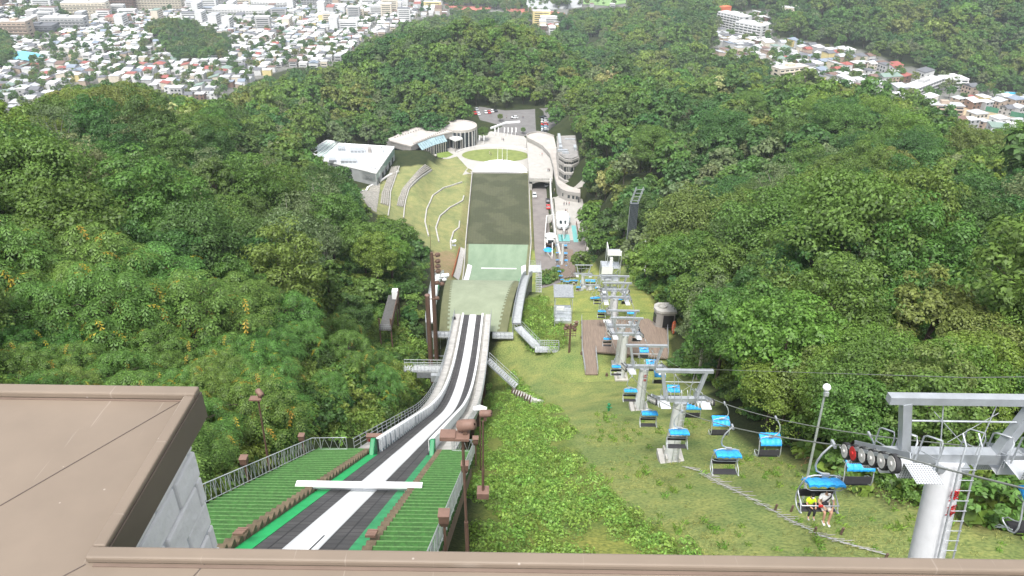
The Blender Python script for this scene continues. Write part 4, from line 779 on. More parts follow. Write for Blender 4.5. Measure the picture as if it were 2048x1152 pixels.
for x0, y0, x1, y1, h in ((676, 298, 691, 303, 1.6), (700, 300, 731, 307, 1.5), (658, 320, 673, 326, 1.4), (681, 322, 715, 328, 1.5)):
    q = PX([(x0, y0), (x1, y0), (x1, y1), (x0, y1)], zr); m = MB(); m.prism(q, zr, zr + h); o = m.build('roof_unit', M['galv'], t); windows(o, q[3], q[2], zr + .4, zr + h - .2, 4, .2, 'galv_dark', 'louvre')
q = PX([(736, 300), (743, 300), (743, 306), (736, 306)], zr); m = MB(); m.prism(q, zr, zr + 1.9); m.build('chimney', M['wall_taupe'], t)
m = MB(); m.tube([atz(x, y, zr + .12) for x, y in ((743, 305), (755, 307), (766, 304), (768, 297), (762, 294))] + [atz(x, y, zr + .12) for x, y in ((768, 304), (764, 312), (766, 318), (752, 323), (745, 330), (752, 337), (742, 336), (746, 331))], .16, 5); m.build('roof_cable', M['galv_dark'], t)
zw = 13.2; q = PX([(654, 280), (690, 285), (650, 321), (618, 301)], zw); m = MB(); m.prism(q, zb - 3, zw - .8); wg = m.build('glass_wing', M['glass_pale'], t)
for i in range(4): edgebox(q[i], q[(i + 1) % 4], zw - .9, zw, .6, -.3).build('wing_parapet', M['roof_white'], t)
for i in range(4):
    f = .2 + .2 * i; m = MB(); m.beam(Vector((*lerp(q[0], q[1], f), zw - .5)), Vector((*lerp(q[3], q[2], f), zw - .5)), .3, .3); m.build('wing_beam', M['roof_white'], wg)
# --- museum with the drum
zr = 9.0; t = thing('museum', 'curved cream museum with a round drum and slanted skylights', 'building')
front = PX([(771, 280), (822, 293.5), (834, 286), (860, 275.5), (887, 268), (905, 264)], zr); back = PX([(905, 243.5), (881, 245), (857, 250), (830, 257), (795, 270)], zr); cc = atz(920, 253, zr); rd = 34 * (proj(cc)[2]) / 1500
m = MB(); m.prism(front + back, 6.1, zr); m.build('upper_storey', M['wall_taupe'], t); m = MB(); m.prism(front + back, zr + .004, zr + .12); rf = m.build('roof', M['roof_cream'], t)
cen = Vector((sum(p[0] for p in front + back) / 11, sum(p[1] for p in front + back) / 11, 0)); ins = [tuple((Vector((p[0], p[1], 0)) - cen) * .86 + cen)[:2] for p in front + back]; m = MB(); m.prism(ins, -.5, 6.1); m.build('lower_storey', M['screen_dark'], t)
for i in range(10): P_ = front + back; edgebox(P_[i], P_[i + 1], zr - .2, zr + .4, .25, -.05).build('parapet', M['roof_cream'], t)
for k in range(34):
    f = (k % 17) / 16; q = lerp(atz(790, 276, zr)[:2], atz(872, 250, zr)[:2], f) if k < 17 else lerp(atz(828, 288, zr)[:2], atz(890, 262, zr)[:2], f); m = MB(); m.box((q[0], q[1], zr + .4), (.5, .5, .55)); m.build('roof_block', M['wall_taupe'], rf)
for a, b in ((2, 3), (3, 4)):
    for k in range(6):
        p, q = lerp(front[a], front[b], k / 6 + .01), lerp(front[a], front[b], (k + 1) / 6 - .01); d = Vector((q[0] - p[0], q[1] - p[1], 0)).normalized(); n = Vector((d.y, -d.x, 0)); p = Vector((*p, 0)); q = Vector((*q, 0))
        m = MB(); Zv = Vector((0, 0, 1)); v = [p + Zv * (zr - .3) + n * .1, q + Zv * (zr - .3) + n * .1, q + Zv * 6.0 + n * 3, p + Zv * 6.0 + n * 3]; m.add(v + [x - Zv * .12 for x in v], [(0, 1, 2, 3), (7, 6, 5, 4), (0, 3, 7, 4), (1, 5, 6, 2), (3, 2, 6, 7)]); m.build('skylight', M['blue_glass'], t)
        m = MB(); v = [p + n * 2.9, q + n * 2.9]; m.prism([tuple(v[0])[:2], tuple(v[1])[:2], tuple(v[1] - n * .2)[:2], tuple(v[0] - n * .2)[:2]], .4, 5.85); m.build('window', M['dark_glass'], t); m = MB(); m.beam(p + n * 3.0 + Zv * .2, p + n * 3.0 + Zv * 5.9, .3, .3); m.build('mullion', M['wall_beige'], t)
m = MB(); m.lathe([(0, zr + .3), (rd - .6, zr + .3), (rd - .6, zr + .75), (rd, zr + .75), (rd, zr - .6), (rd - .5, zr - .6)], (cc.x, cc.y, 0), 40, 0, False); m.build('drum_roof', M['roof_cream'], t); m = MB(); m.lathe([(rd - .45, -.5), (rd - .45, zr + .2)], (cc.x, cc.y, 0), 40); m.build('drum_wall', M['screen_dark'], t)
for k in range(26):
    a = 2 * PI * k / 26; m = MB(); m.beam((cc.x + (rd - .15) * math.cos(a), cc.y + (rd - .15) * math.sin(a), -.3), (cc.x + (rd - .15) * math.cos(a), cc.y + (rd - .15) * math.sin(a), zr - .5), .45, .7); m.build('drum_fin', M['wall_beige'] if k % 3 else M['galv'], t)
q = PX([(884, 269), (900, 266.5), (925, 276), (910, 280)], 6.4); m = MB(); m.prism(q, 5.6, 6.5); m.build('entrance_canopy', M['roof_white'], t)
for p in (q[2], q[3]): m = MB(); m.tube([(p[0], p[1], -.2), (p[0], p[1], 5.6)], .25, 8); m.build('canopy_column', M['wall_taupe'], t)
# --- terraced building on the right, with the winding roof terrace
t = thing('terrace_building', 'beige building with stacked curved terraces and a winding roof walk', 'building')
q = PX([(1113.4, 273), (1150.5, 271.5), (1158, 315), (1144, 320), (1130, 319), (1117.5, 311)], 16.0)
x1 = q[2][0]; y1 = q[2][1]
def outline(grow, fwd=0):
    c_ = Vector((sum(p[0] for p in q) / 6, sum(p[1] for p in q) / 6)); L = []
    for p in q: v = Vector(p) - c_; L.append(tuple(c_ + v * (1 + grow / v.length)))
    L = [(x, y - (fwd if i in (2, 3, 4, 5) else 0) * (1 if i != 2 else .35)) for i, (x, y) in enumerate(L)]
    return L
for k, z in enumerate((6.9, 10.0, 13.1)):
    f = 4.5 - 1.6 * k; m = MB(); m.prism(outline(-.7, f - .8), z, z + 3.1); gl = m.build('window_band', M['dark_glass'], t)
    o_ = outline(.0, f); m = MB(); m.prism(o_, z - .3, z + .85); m.build('terrace_parapet', M['wall_beige'], t)
    w_ = outline(-.68, f - .8)
    for a, b, n in ((2, 3, 3), (3, 4, 4), (4, 5, 4)):
        for i in range(n + 1): p = lerp(w_[a], w_[b], i / n); mm = MB(); mm.beam((p[0], p[1], z + .8), (p[0], p[1], z + 3.0), .3, .3); mm.build('mullion', M['wall_beige'], gl)
    m = MB(); e0, e1 = outline(.02, f)[1], outline(.02, f)[2]; edgebox(e1, e0, z, z + 3.1, .3, -.2).build('side_wall', M['wall_beige'], t)
m = MB(); m.prism(outline(.1, .6), 15.2, 16.2); m.build('roof_edge', M['wall_beige'], t); m = MB(); m.prism(outline(-.9, 0), 16.21, 16.3); rf = m.build('roof', M['roof_gravel'], t)
for px, py, sx, sy, h in ((1119, 280, 1.2, 14, .9), (1125, 303, 4.5, 1.2, 1.0), (1121, 298, 1.5, 3, 1.5), (1150, 298, 1.2, 4, 1.4), (1131, 307, 3, 1.0, .8), (1140, 279, 5, .6, .5)): p = atz(px, py, 16.3); m = MB(); m.box((p.x, p.y, 16.3 + h / 2), (sx, sy, h)); m.build('roof_plant', M['galv'], rf)
Lf = PX([(1053, 270), (1055, 277), (1067, 282), (1085, 292), (1100, 309), (1107, 333), (1110.5, 356), (1114, 370), (1122, 379), (1133, 384), (1161, 388)], 6.9); Rt = PX([(1160.5, 372), (1157, 340), (1118, 330), (1115, 305), (1111, 285), (1108, 272), (1092, 266.5), (1075, 263.5), (1060, 266)], 6.9)
m = MB(); m.prism(Lf + Rt, -.5, 6.4); lo = m.build('winding_wall', M['wall_beige'], t); m = MB(); m.prism(Lf + Rt, 6.41, 6.5); m.build('roof_walk', M['roof_cream'], t)
for L in (Lf, Rt[5:] + [Lf[0]]):
    for i in range(len(L) - 1): edgebox(L[i], L[i + 1], 5.9, 7.3, .3, -.15).build('walk_parapet', M['wall_beige'], t)
for i, f in ((9, .1), (9, .42), (9, .68), (8, .3)): edgebox(lerp(Lf[i], Lf[i + 1], f), lerp(Lf[i], Lf[i + 1], f + .16), 4.2, 5.6, .08).build('window', M['dark_glass'], t)
edgebox(lerp(Lf[9], Lf[10], .86), lerp(Lf[9], Lf[10], .95), 2.8, 5.4, .08).build('door', M['black'], t)
for i in (1, 2, 3): windows(t, Lf[i], Lf[i + 1], 1.0, 4.5, 3, .25, 'screen_dark')
# --- flag poles
k = 0
for i, px in enumerate((921, 930, 938, 946, 958, 967, 989, 996, 1008, 1015.5, 1023, 1031)):
    b = PX([(px, 298 if px < 950 else (288 if px < 980 else 272))], 0)[0]; t = thing('flagpole', 'white flagpole number %s' % nth[i], 'flagpole', (b[0], b[1], h1(*b)), 0, 'white flagpoles around the plaza'); H = 9 if px < 950 else 5
    t['label'] = '%s white flagpole from the drum, standing in the row by the pale plaza' % nth[i]
    m = MB(); m.tube([(0, 0, -.2), (0, 0, H)], [.12, .09], 6); m.build('pole', M['white_paint'], t)
    if px > 950: m = MB(); m.box((.3, 0, H - 1.6), (.5, .03, 2.6)); m.build('pennant', M['white_paint'], t)
for i, px in enumerate((995.5, 1004.5, 1014)): b = atz(px, 322, 0); t = tag((lambda m: (m.tube([(0, 0, 0), (0, 0, 6.5)], [.1, .07], 6), m.build('flagpole', M['white_paint'], None, None, b))[1])(MB()), 'bare thin pole at the front of the oval lawn, %s of three' % ('left' if i == 0 else 'middle' if i == 1 else 'right'), 'flagpole', 'bare poles on the oval lawn')
# --- parked cars
for nm, c in (('car_white', (.75, .76, .77)), ('car_black', (.02, .02, .024)), ('car_red', (.55, .03, .03)), ('car_silver', (.42, .44, .46)), ('car_blue', (.22, .38, .52))): mat(nm, c, .25, .03, 2, spec=.6)
def make_car(col):
    t = thing('parked_car', 'car', 'car'); m = MB(); pr = [(-2.1, .35), (-2.15, .8), (-1.9, 1.0), (-1.2, 1.05), (1.15, .98), (1.95, .86), (2.1, .6), (2.05, .35)]; n = len(pr)
    m.add([(x, y, z) for x in (-.85, .85) for y, z in pr], [tuple(range(n))[::-1], tuple(range(n, 2 * n))] + [(i, (i + 1) % n, (i + 1) % n + n, i + n) for i in range(n)]); m.prism([(-.62, -1.35), (.62, -1.35), (.62, .2), (.62, .25), (-.62, .25)], 1.45, 1.52); b = m.build('body', M[col], t)
    m = MB(); lo = [(-.82, -1.9), (.82, -1.9), (.82, 1.1), (-.82, 1.1)]; hi = [(-.62, -1.4), (.62, -1.4), (.62, .3), (-.62, .3)]; m.add([(*p, .95) for p in lo] + [(*p, 1.46) for p in hi], [(0, 1, 5, 4), (1, 2, 6, 5), (2, 3, 7, 6), (3, 0, 4, 7)]); m.build('windows', M['dark_glass'], t)
    for x in (-.78, .78):
        for y in (-1.3, 1.3): m = MB(); m.tube([(x - .1, y, .32), (x + .1, y, .32)], .32, 10); m.build('wheel', M['rubber'], t)
    return t
CARS = {}
def car(col, x, y, rz, label, z=None):
    z = h1(x, y) + .06 if z is None else z
    if col not in CARS: CARS[col] = make_car(col); t = place(CARS[col], (x, y, z), rz); tag(t, label, None, 'cars parked around the plaza')
    else: t = dup(CARS[col], (x, y, z), rz, label, 'cars parked around the plaza')
for i, (py, col, lab) in enumerate(((233, 'car_black', 'black van-sized car at the far end of the row by the forest'), (237, 'car_silver', 'silver car second from the far end of the row by the forest'), (241, 'car_white', 'white car third from the far end of the row by the forest'), (245.5, 'car_red', 'dark red car in the middle of the row by the forest'), (250, 'car_blue', 'pale blue car in the row by the forest'), (254, 'car_white', 'white car just nearer than the pale blue one by the forest'), (258, 'car_silver', 'silver car near the close end of the row by the forest'), (262, 'car_black', 'black car at the close end of the row by the forest'))):
    p = atz(1088 + (1 if i else -2), py + 1, 0); car(col, p.x, p.y, PI / 2 + .05, lab)
for px, py, col, lab in ((950, 228, 'car_red', 'red car partly behind the leaves left of the car park'), (957, 229, 'car_white', 'white car beside the red one left of the car park'), (971, 226, 'car_white', 'white car between the trees and the bright red car'), (978, 226, 'car_red', 'bright red car parked in front of the wooded hill'), (984, 224, 'car_white', 'white car right of the bright red car'), (991, 223, 'car_black', 'dark car at the right end of the row under the hill'), (953, 220, 'car_silver', 'silver car farthest back under the wooded hill')): p = atz(px, py, 0); car(col, p.x, p.y, .25, lab)
p = atz(1069, 393, .05); car('car_white', p.x, p.y, PI, 'white car driving along the road beside the outrun', .12)
p = atz(1029, 237, 0); car('car_white', p.x, p.y, PI / 2, 'white car crossing the open middle of the car park')
for i, (px, py, c, lab) in enumerate(((1099, 372, 'car_white', 'white car under the promenade wall, farthest'), (1099, 404, 'car_black', 'black car parked close under the promenade wall'), (1100, 416, 'car_red', 'small red car parked under the promenade wall'))): p = atz(px, py, 0); car(c, 15.2, p.y, 0, lab)
# --- people on foot
WK = {}
sp = [(982, 311, 1), (979, 308, 0), (1004, 280, 2), (1007, 282, 1), (1055, 313, 1), (1080, 312, 0), (1084, 312, 3), (1060, 316, 2), (1007, 323, 1), (1008, 335, 3), (1011, 335, 0), (1128, 411, 1), (1133, 410, 2), (1138, 411, 3), (1131, 425, 1), (1134, 425, 0), (1160, 428, 2), (1096, 343, 1), (1099, 343, 2), (1109, 383, 0), (1108, 388, 1), (1127, 467, 1), (1131, 468, 3), (1134, 467, 2), (1103, 448, 1), (1102, 458, 0), (858, 300, 3), (1046, 237, 1), (1022, 238, 1), (1013, 237, 2)]
wl = ['in white top and sand trousers', 'in black top and navy trousers', 'in grey top and black trousers', 'in red top and grey trousers']; wc = [('cloth_white', 'cloth_sand'), ('cloth_black', 'cloth_navy'), ('cloth_grey', 'cloth_black'), ('cloth_red', 'cloth_grey')]
def area(px, py): return 'on the oval lawn' if 298 < py < 322 and px < 1050 else 'on the pale plaza' if py < 300 and px < 1050 and py > 262 else 'on the paved court below the lawn' if px < 1050 and py > 320 else 'in the car park' if py < 262 else 'on the deck above the underpass' if py < 345 else 'by the lift station' if py > 440 else 'on the promenade'
cnt = {}
for i, (px, py, c) in enumerate(sp):
    z = 5.0 if (1072 < px < 1100 and 300 < py < 350) else (2.85 if py > 375 else None); p = atz(px, py, z if z is not None else .1); z = z if z is not None else h1(p.x, p.y) + .1
    cnt[(c, area(px, py))] = k = cnt.get((c, area(px, py)), 0) + 1; lab = 'walker %s %s' % (wl[c], area(px, py)) + ('' if k == 1 else ', %s such' % nth[k - 1])
    if c not in WK: WK[c] = person(lab, 'stand', 1.0, *wc[c], shoes='cloth_black', group='people on foot'); place(WK[c], (p.x, p.y, z), RNG.uniform(0, 6))
    else: dup(WK[c], (p.x, p.y, z), RNG.uniform(0, 6), lab, 'people on foot')
mat('grey_boards', (.10, .10, .098), .9, .25, 2, stretch=(1, 5, 1))
# ------------------------------------------------------------------ brown deck below the pylons
def bx(lo, hi, m, name, par, mi=0): k = MB(); k.bb(lo, hi); return k.build(name, M[m], par)
ZD = 68.25; q = PX([(1163, 640), (1296, 637), (1334, 660), (1336, 716), (1255, 708), (1192, 703), (1163, 702)], ZD)
t = thing('lift_deck', 'wide brown plank deck under the lift pylons with a long ramp', 'deck'); m = MB(); m.prism(q, ZD - .25, ZD); m.build('platform', M['planks'], t)
r0 = PX([(1164, 702), (1191, 703)], ZD); e0, e1 = on_ground(1170, 752), on_ground(1189, 752)
m = MB(); a, b = V((*r0[0], ZD)), V((*r0[1], ZD)); c_, d_ = V((r0[0][0] + .1, e0.y, h1(e0.x, e0.y) + .25)), V((r0[1][0] - .1, e0.y, h1(e0.x, e0.y) + .25)); dn = V((0, 0, .2))
m.add([a, b, d_, c_, a - dn, b - dn, d_ - dn, c_ - dn], [(3, 2, 1, 0), (4, 5, 6, 7), (0, 1, 5, 4), (1, 2, 6, 5), (2, 3, 7, 6), (3, 0, 4, 7)]); m.build('ramp', M['planks'], t)
def bars(pts, name, par, hs=(.35, .7, 1.05), m='galv', step=1.2, r=.03):
    k = MB(); pts = [V(p) for p in pts]
    for h in hs: k.tube([p + V((0, 0, h)) for p in pts], r, 5)
    for p0, p1 in zip(pts[:-1], pts[1:]):
        n = max(1, int((p1 - p0).length / step))
        for i in range(n + 1): s = p0 + (p1 - p0) * (i / n); k.tube([s, s + V((0, 0, hs[-1]))], r * .9, 4)
    return k.build(name, M[m], par)
bars([V((*q[0], ZD)), a, c_], 'railing', t); bars([b, d_], 'railing', t); bars([V((*q[3], ZD)), V((*q[2], ZD))], 'railing', t)
for p in (q[0], q[6], q[5], q[4], q[3], lerp(q[0], q[6], .5)): m = MB(); m.beam((p[0], p[1], h1(*p) - .5), (p[0], p[1], ZD - .2), .25, .25); m.build('deck_post', M['dark_wood'], t)
p = atz(1213, 643, ZD); bx((p.x - .5, p.y - .4, ZD), (p.x + .5, p.y + .4, ZD + .12), 'roof_white', 'floor_hatch', t)
g1 = atz(1210, 622, ZD - .3); k = MB(); 
for i in range(7): k.tube([(g1.x - 1 + i * .3, g1.y, ZD - .8), (g1.x - 1 + i * .3, g1.y + .8, ZD + 1.2)], .03, 4)
k.tube([(g1.x - 1, g1.y + .8, ZD + 1.2), (g1.x + .8, g1.y + .8, ZD + 1.2)], .03, 4); k.tube([(g1.x - 1, g1.y, ZD - .8), (g1.x + .8, g1.y, ZD - .8)], .03, 4); tag(k.build('step_gate', M['galv']), 'grey slanted step gate at the far left corner of the deck', 'gate')
# lift control booth, half hidden by the tree
p = atz(1322, 655, ZD); t = thing('control_booth', 'rounded grey concrete booth with a dark doorway under the tree', 'booth', (p.x + .3, p.y + 1.2, ZD - .0)); pr = [(1.7, -1.3), (1.7, 1.3), (-.6, 1.3), (-1.2, .9), (-1.45, 0), (-1.2, -.9), (-.5, -1.3)]
m = MB(); m.prism(pr, 0, 2.7); m.build('wall', M['wall_taupe'], t); m = MB(); m.prism([(x * 1.1, y * 1.1) for x, y in pr], 2.7, 3.1); rf = m.build('roof', M['concrete'], t); m = MB(); m.lathe([(.7, 3.4), (.62, 3.4), (.62, 3.05)], (-.2, .1, 0), 16); m.lathe([(.7, 3.1), (.7, 3.4)], (-.2, .1, 0), 16); m.build('roof_ring', M['concrete'], rf)
bx((-.15, -1.36, .1), (1.5, -1.29, 2.3), 'black', 'doorway', t); edgebox(pr[4], pr[5], .6, 2.2, .06).build('window', M['dark_glass'], t)
p = atz(1334, 668, ZD); t = thing('rescue_sled', 'orange rescue sled stood on end beside the deck railing', 'sled', (p.x + 1.0, p.y + .2, ZD + .2)); m = MB(); m.tube([(0, 0, -.2), (0, .03, .4), (0, .05, 1.3), (0, .02, 1.9), (0, -.05, 2.15)], [.16, .3, .34, .26, .08], 10); m.build('hull', M['orange_net'], t); m = MB(); m.tube([(-.2, -.3, 0), (-.22, -.34, 1.0), (-.16, -.3, 1.8)], .03, 4); m.tube([(.2, -.3, 0), (.22, -.34, 1.0), (.16, -.3, 1.8)], .03, 4); m.build('runner', M['galv'], t)
p = on_ground(1217, 822); t = thing('snow_gun_hydrant', 'small dark green hydrant standing on the open grass', 'hydrant', p); m = MB(); m.tube([(0, 0, -.2), (0, 0, .8)], .12, 8); m.ball((0, 0, .85), .2, 8); m.build('riser', M['green_fin'], t); m = MB(); m.tube([(-.25, 0, .5), (.3, -.1, .55)], .09, 6); m.build('valve', M['green_fin'], t)
p = on_ground(1213, 754); t = thing('tree_stump', 'small brown stump in the grass just off the foot of the ramp', 'stump', p); m = MB(); m.tube([(0, 0, -.2), (0, 0, .5)], [.22, .17], 8); m.build('stem', M['dark_wood'], t); m = MB(); m.lathe([(0, .5), (.17, .505)], n=8); m.build('cut_top', M['wedge_wood'], t)
# coaches' stand: grey stepped platform with a roof
p = on_ground(1125, 640); t = thing('coach_stand', 'tall grey metal coaching stand with a roof and stepped platforms', 'stand', (p.x, p.y, p.z)); W2 = 1.35
for i in range(5): bx((-W2, -1.2 + i * .55, .0), (W2, -.66 + i * .55, .5 + .34 * i), 'galv', 'platform_step', t)
for x in (-W2, W2):
    for y in (-1.2, 1.5): k = MB(); k.beam((x, y, -.5), (x, y, 4.6 + (.5 if y > 0 else 0)), .1, .1); k.build('frame_post', M['galv'], t)
m = MB(); m.add([(-1.6, -.2, 4.3), (1.6, -.2, 4.3), (1.6, 2.4, 5.2), (-1.6, 2.4, 5.2), (-1.6, -.2, 4.4), (1.6, -.2, 4.4), (1.6, 2.4, 5.3), (-1.6, 2.4, 5.3)], [(3, 2, 1, 0), (4, 5, 6, 7), (0, 1, 5, 4), (1, 2, 6, 5), (2, 3, 7, 6), (3, 0, 4, 7)]); m.build('roof', M['galv_dark'], t); bx((-1.1, -.72, 2.3), (.1, -.66, 3.0), 'white_paint', 'white_board', t); bars([(-W2, -1.2, 2.2), (W2, -1.2, 2.2)], 'railing', t, (.3, .7)); bars([(W2 + .2, -1.6, -.2), (W2 + 1.2, -1.6, -.2)], 'step_rail', t, (.5, 1))
# brown cluster of floodlights on a single post
p = on_ground(1138, 706); t = thing('floodlight_cluster', 'rusty brown post crowded with floodlights, near the deck', 'floodlight', p); Hh = 5.2; k = MB(); k.tube([(0, 0, -.4), (0, 0, Hh)], .16, 8); k.build('post', M['rust_brown'], t)
for z in (3.1, 3.5, 3.9, 4.9): k = MB(); k.tube([(-.9, 0, z), (.9, 0, z)], .05, 5); [k.tube([(x, 0, z - .3), (x, 0, z + .15)], .03, 4) for x in (-.85, -.4, .4, .85)]; k.build('cage_bar', M['rust_brown'], t)
def lamp(par, c, d, r=.3, l=.55, m='rust_brown'):
    c = V(c); d = V(d).normalized(); k = MB(); k.tube([c - d * l * .5, c - d * l * .2, c + d * l * .5], [r * .55, r, r], 12, 0, False); k.tube([c - d * l * .5, c - d * l * .49], [r * .55, .01], 12, 0, False); o = k.build('lamp', M[m], par); k = MB(); k.tube([c + d * l * .36, c + d * l * .37], [r * .94, .01], 12, 0, False); k.build('lens', M['dark_glass'], o); return o
for x, z, d in ((-.7, 4.3, (-1, .4, -.2)), (-.2, 4.4, (-.5, 1, -.3)), (.35, 4.5, (.3, 1, -.3)), (.75, 4.9, (.6, 1, -.2)), (-.5, 4.8, (-.8, .8, -.2)), (.6, 4.2, (1, .6, -.3)), (.8, 5.4, (1, .2, -.1))): lamp(t, (x, .1, z), d, .26, .5)
# two tall brown masts left of the knoll
pa = on_ground(861, 722); ya = 96.0; a = aty(861, 712, ya)
t = thing('floodlight_mast', 'shorter capped brown floodlight mast left of the take-off', 'floodlight mast', (a.x, a.y, h1(a.x, a.y))); top = aty(858.5, 590, ya).z - t.location.z; k = MB(); k.tube([(0, 0, -.5), (0, 0, top)], .36, 14); k.build('mast', M['rust_brown'], t); k = MB(); k.lathe([(0, top + .06), (.4, top + .04), (.4, top - .08)], n=14); k.build('cap', M['rust_light'], t); k = MB(); k.tube([(.3, 0, top - .7), (1.2, 0, top - .65)], .08, 6); k.build('bracket', M['rust_brown'], t); lamp(t, (1.35, .1, top - .6), (1, 1, -.4), .3, .6)
yb_ = 101.0; a = aty(871.5, 680, yb_); t = thing('floodlight_mast', 'tall brown floodlight mast with a column of lamps left of the knoll', 'floodlight mast', (a.x, a.y, h1(a.x, a.y))); z_ = lambda py: aty(867, py, yb_).z - t.location.z
k = MB(); k.tube([(0, 0, -.5), (0, 0, z_(540)), (0, 0, z_(505))], [.36, .32, .22], 14); k.build('mast', M['rust_brown'], t); k = MB(); k.tube([(-.1, 0, z_(507)), (-.1, 0, z_(450))], .03, 5); k.build('lightning_rod', M['rust_brown'], t)
for i, py in enumerate((511, 524, 534, 544, 567, 569)):
    x = .75 if i < 4 else (.5 if i == 4 else 1.3); k = MB(); k.tube([(0, 0, z_(py)), (x, 0, z_(py) + .05)], .07, 6); k.build('bracket', M['rust_brown'], t); lamp(t, (x + .05, .15, z_(py) + .05), (.7, 1, -.35), .34, .7, 'rust_brown')
for x, py in ((1.5, 553), (2.1, 552), (1.7, 560)): lamp(t, (x, .3, z_(py)), (.8, 1, -.3), .32, .6, 'white_paint'); 
k = MB(); k.tube([(.2, .1, z_(560)), (2.3, .3, z_(556))], .06, 5); k.build('lamp_arm', M['galv'], t)
p = aty(907, 612, 101); t = thing('signal_light', 'small brown traffic style signal on a stem left of the take-off', 'signal', (p.x, 101, 66)); k = MB(); k.tube([(0, 0, -1.0), (0, 0, 2.6)], .06, 6); k.build('stem', M['rust_brown'], t)
for x in (-.16, .16): bx((x - .13, -.1, 2.3), (x + .13, .1, 3.5), 'black', 'signal_head', t)
# judges' hut among the trees on the left
p = aty(778, 618, 104); t = thing('judges_platform', 'dark timber judges platform on rusty legs among the trees', 'platform', (p.x, p.y, p.z)); 
m = MB(); m.add([(-1.0, -4.6, -1.2), (1.0, -4.6, -1.2), (1.2, 3.6, .3), (-.6, 3.6, .3), (-1.0, -4.6, -1.0), (1.0, -4.6, -1.0), (1.2, 3.6, .5), (-.6, 3.6, .5)], [(3, 2, 1, 0), (4, 5, 6, 7), (0, 1, 5, 4), (1, 2, 6, 5), (2, 3, 7, 6), (3, 0, 4, 7)]); m.build('deck', M['grey_boards'], t)
m = MB(); m.add([(.95, -4.6, -1.0), (1.15, 3.6, .5), (1.15, 3.6, 1.7), (.95, -4.6, .2), (1.05, -4.6, -1.0), (1.25, 3.6, .5), (1.25, 3.6, 1.7), (1.05, -4.6, .2)], [(0, 1, 2, 3), (7, 6, 5, 4), (3, 2, 6, 7), (0, 3, 7, 4), (1, 5, 6, 2)]); m.build('side_board', M['dark_wood'], t)
bars([(-.9, -4.6, -1.0), (.95, -4.6, -1.0)], 'front_railing', t, (.3, .6, .9), 'galv_dark', .3); bx((.2, 2.4, .4), (1.1, 3.5, 1.9), 'roof_white', 'white_cabinet', t)
for x, y in ((.9, -4.3), (1.1, 3.2), (-.9, -4.3), (1.2, .5)): gz = h1(p.x + x, p.y + y) - p.z; k = MB(); k.beam((x, y, gz - .5), (x, y, .9), .2, .2); k.build('leg', M['rust_brown'], t)
# walkway that crosses under the in-run from the left
zc = 66.6; p = aty(802, 693, 90); q2 = aty(900, 690, 92); t = thing('crossing_walkway', 'grey railed walkway crossing below the in-run from the left bank', 'walkway', (p.x, 91, zc)); w_ = q2.x - p.x
bx((0, -.7, -.2), (w_, .7, 0), 'walk_grate', 'deck', t); bars([(0, -.7, 0), (w_, -.7, 0)], 'railing', t, (.3, .6, 1.1), 'galv', .5); bars([(0, .7, 0), (w_, .7, 0)], 'railing', t, (.3, .6, 1.1), 'galv', .9)
bx((2.0, -.75, -1.2), (w_, -.6, -.25), 'galv_dark', 'girder', t); bx((w_ * .6, -1.5, -1.3), (w_ * .85, -.8, -.2), 'galv', 'step_box', t)
# stairs going down from the curved walkway and from the ramp, on the right
def stairs(label, p, q, w, rail=True, m='walk_grate', cat='stairs', name='stairs'):
    p, q = V(p), V(q); t = thing(name, label, cat, q); P = p - q; n = max(3, int(abs(P.z) / .2)); d = V((P.x, P.y, 0)).normalized(); s = V((-d.y, d.x, 0)); k = MB()
    for i in range(n): c = P * ((i + .5) / n); k.box(c, (P.xy.length / n * 1.05, w, .06), math.atan2(d.y, d.x))
    k.build('treads', M[m], t)
    for e in (-1, 1):
        k = MB(); k.beam(s * (e * w / 2), P + s * (e * w / 2), .08, .26); k.build('stringer', M['galv'], t)
        if rail: bars([s * (e * w / 2), P + s * (e * w / 2)], 'railing', t, (.5, 1.05))
    return t
x_ = AX + hwo(104) + 1.4
stairs('grey steel stair zigzagging down from the foot of the curved walkway', (x_ + .3, 102.6, kz(104) + 1.3), (x_ + 3.2, 96.5, h1(x_ + 3.2, 96.5) + 1.0), 1.3)
e = on_ground(1072, 727); t = thing('landing_platform', 'small grey railed landing at the foot of the zigzag stair', 'landing', (x_ + 4.4, 95.6, h1(x_ + 4, 95) + .8)); bx((-1.5, -.9, -.15), (2.2, .7, 0), 'walk_grate', 'deck', t); bars([(-1.5, -.9, 0), (2.2, -.9, 0), (2.2, .7, 0)], 'railing', t, (.35, .7, 1.05), 'galv', .35); bars([(-1.5, .7, 0), (2.2, .7, 0)], 'railing', t, (.35, .7, 1.05), 'galv', .35)
pts = [on_ground(1035, 742), on_ground(1046, 758), on_ground(1062, 778)]; y_ = 86.0
stairs('narrow footbridge stair stepping from the in-run walkway to the timber path', (AX + 3.0, 86.5, inz(86.5) - .4), (pts[0].x - .2, 84.5, h1(pts[0].x, 84.5) + .8), 1.0)
p0 = V((pts[0].x, 83.8, 0)); t = thing('timber_path', 'worn timber stepped path with a plank side in the grass', 'path steps', (p0.x, 83.8, h1(p0.x, 83.8)))
for i in range(9):
    x = i * .33; y = -i * .85; z = h1(p0.x + x, 83.8 + y) - t.location.z; k = MB(); k.box((x, y, z + .12), (1.3, .8, .3), -.2); k.build('step', M['walk_concrete'], t)
    if i < 8: k = MB(); k.box((x - .75, y, z + .3), (.1, .9, .7), -.25); k.build('side_plank', M['dark_wood'], t)
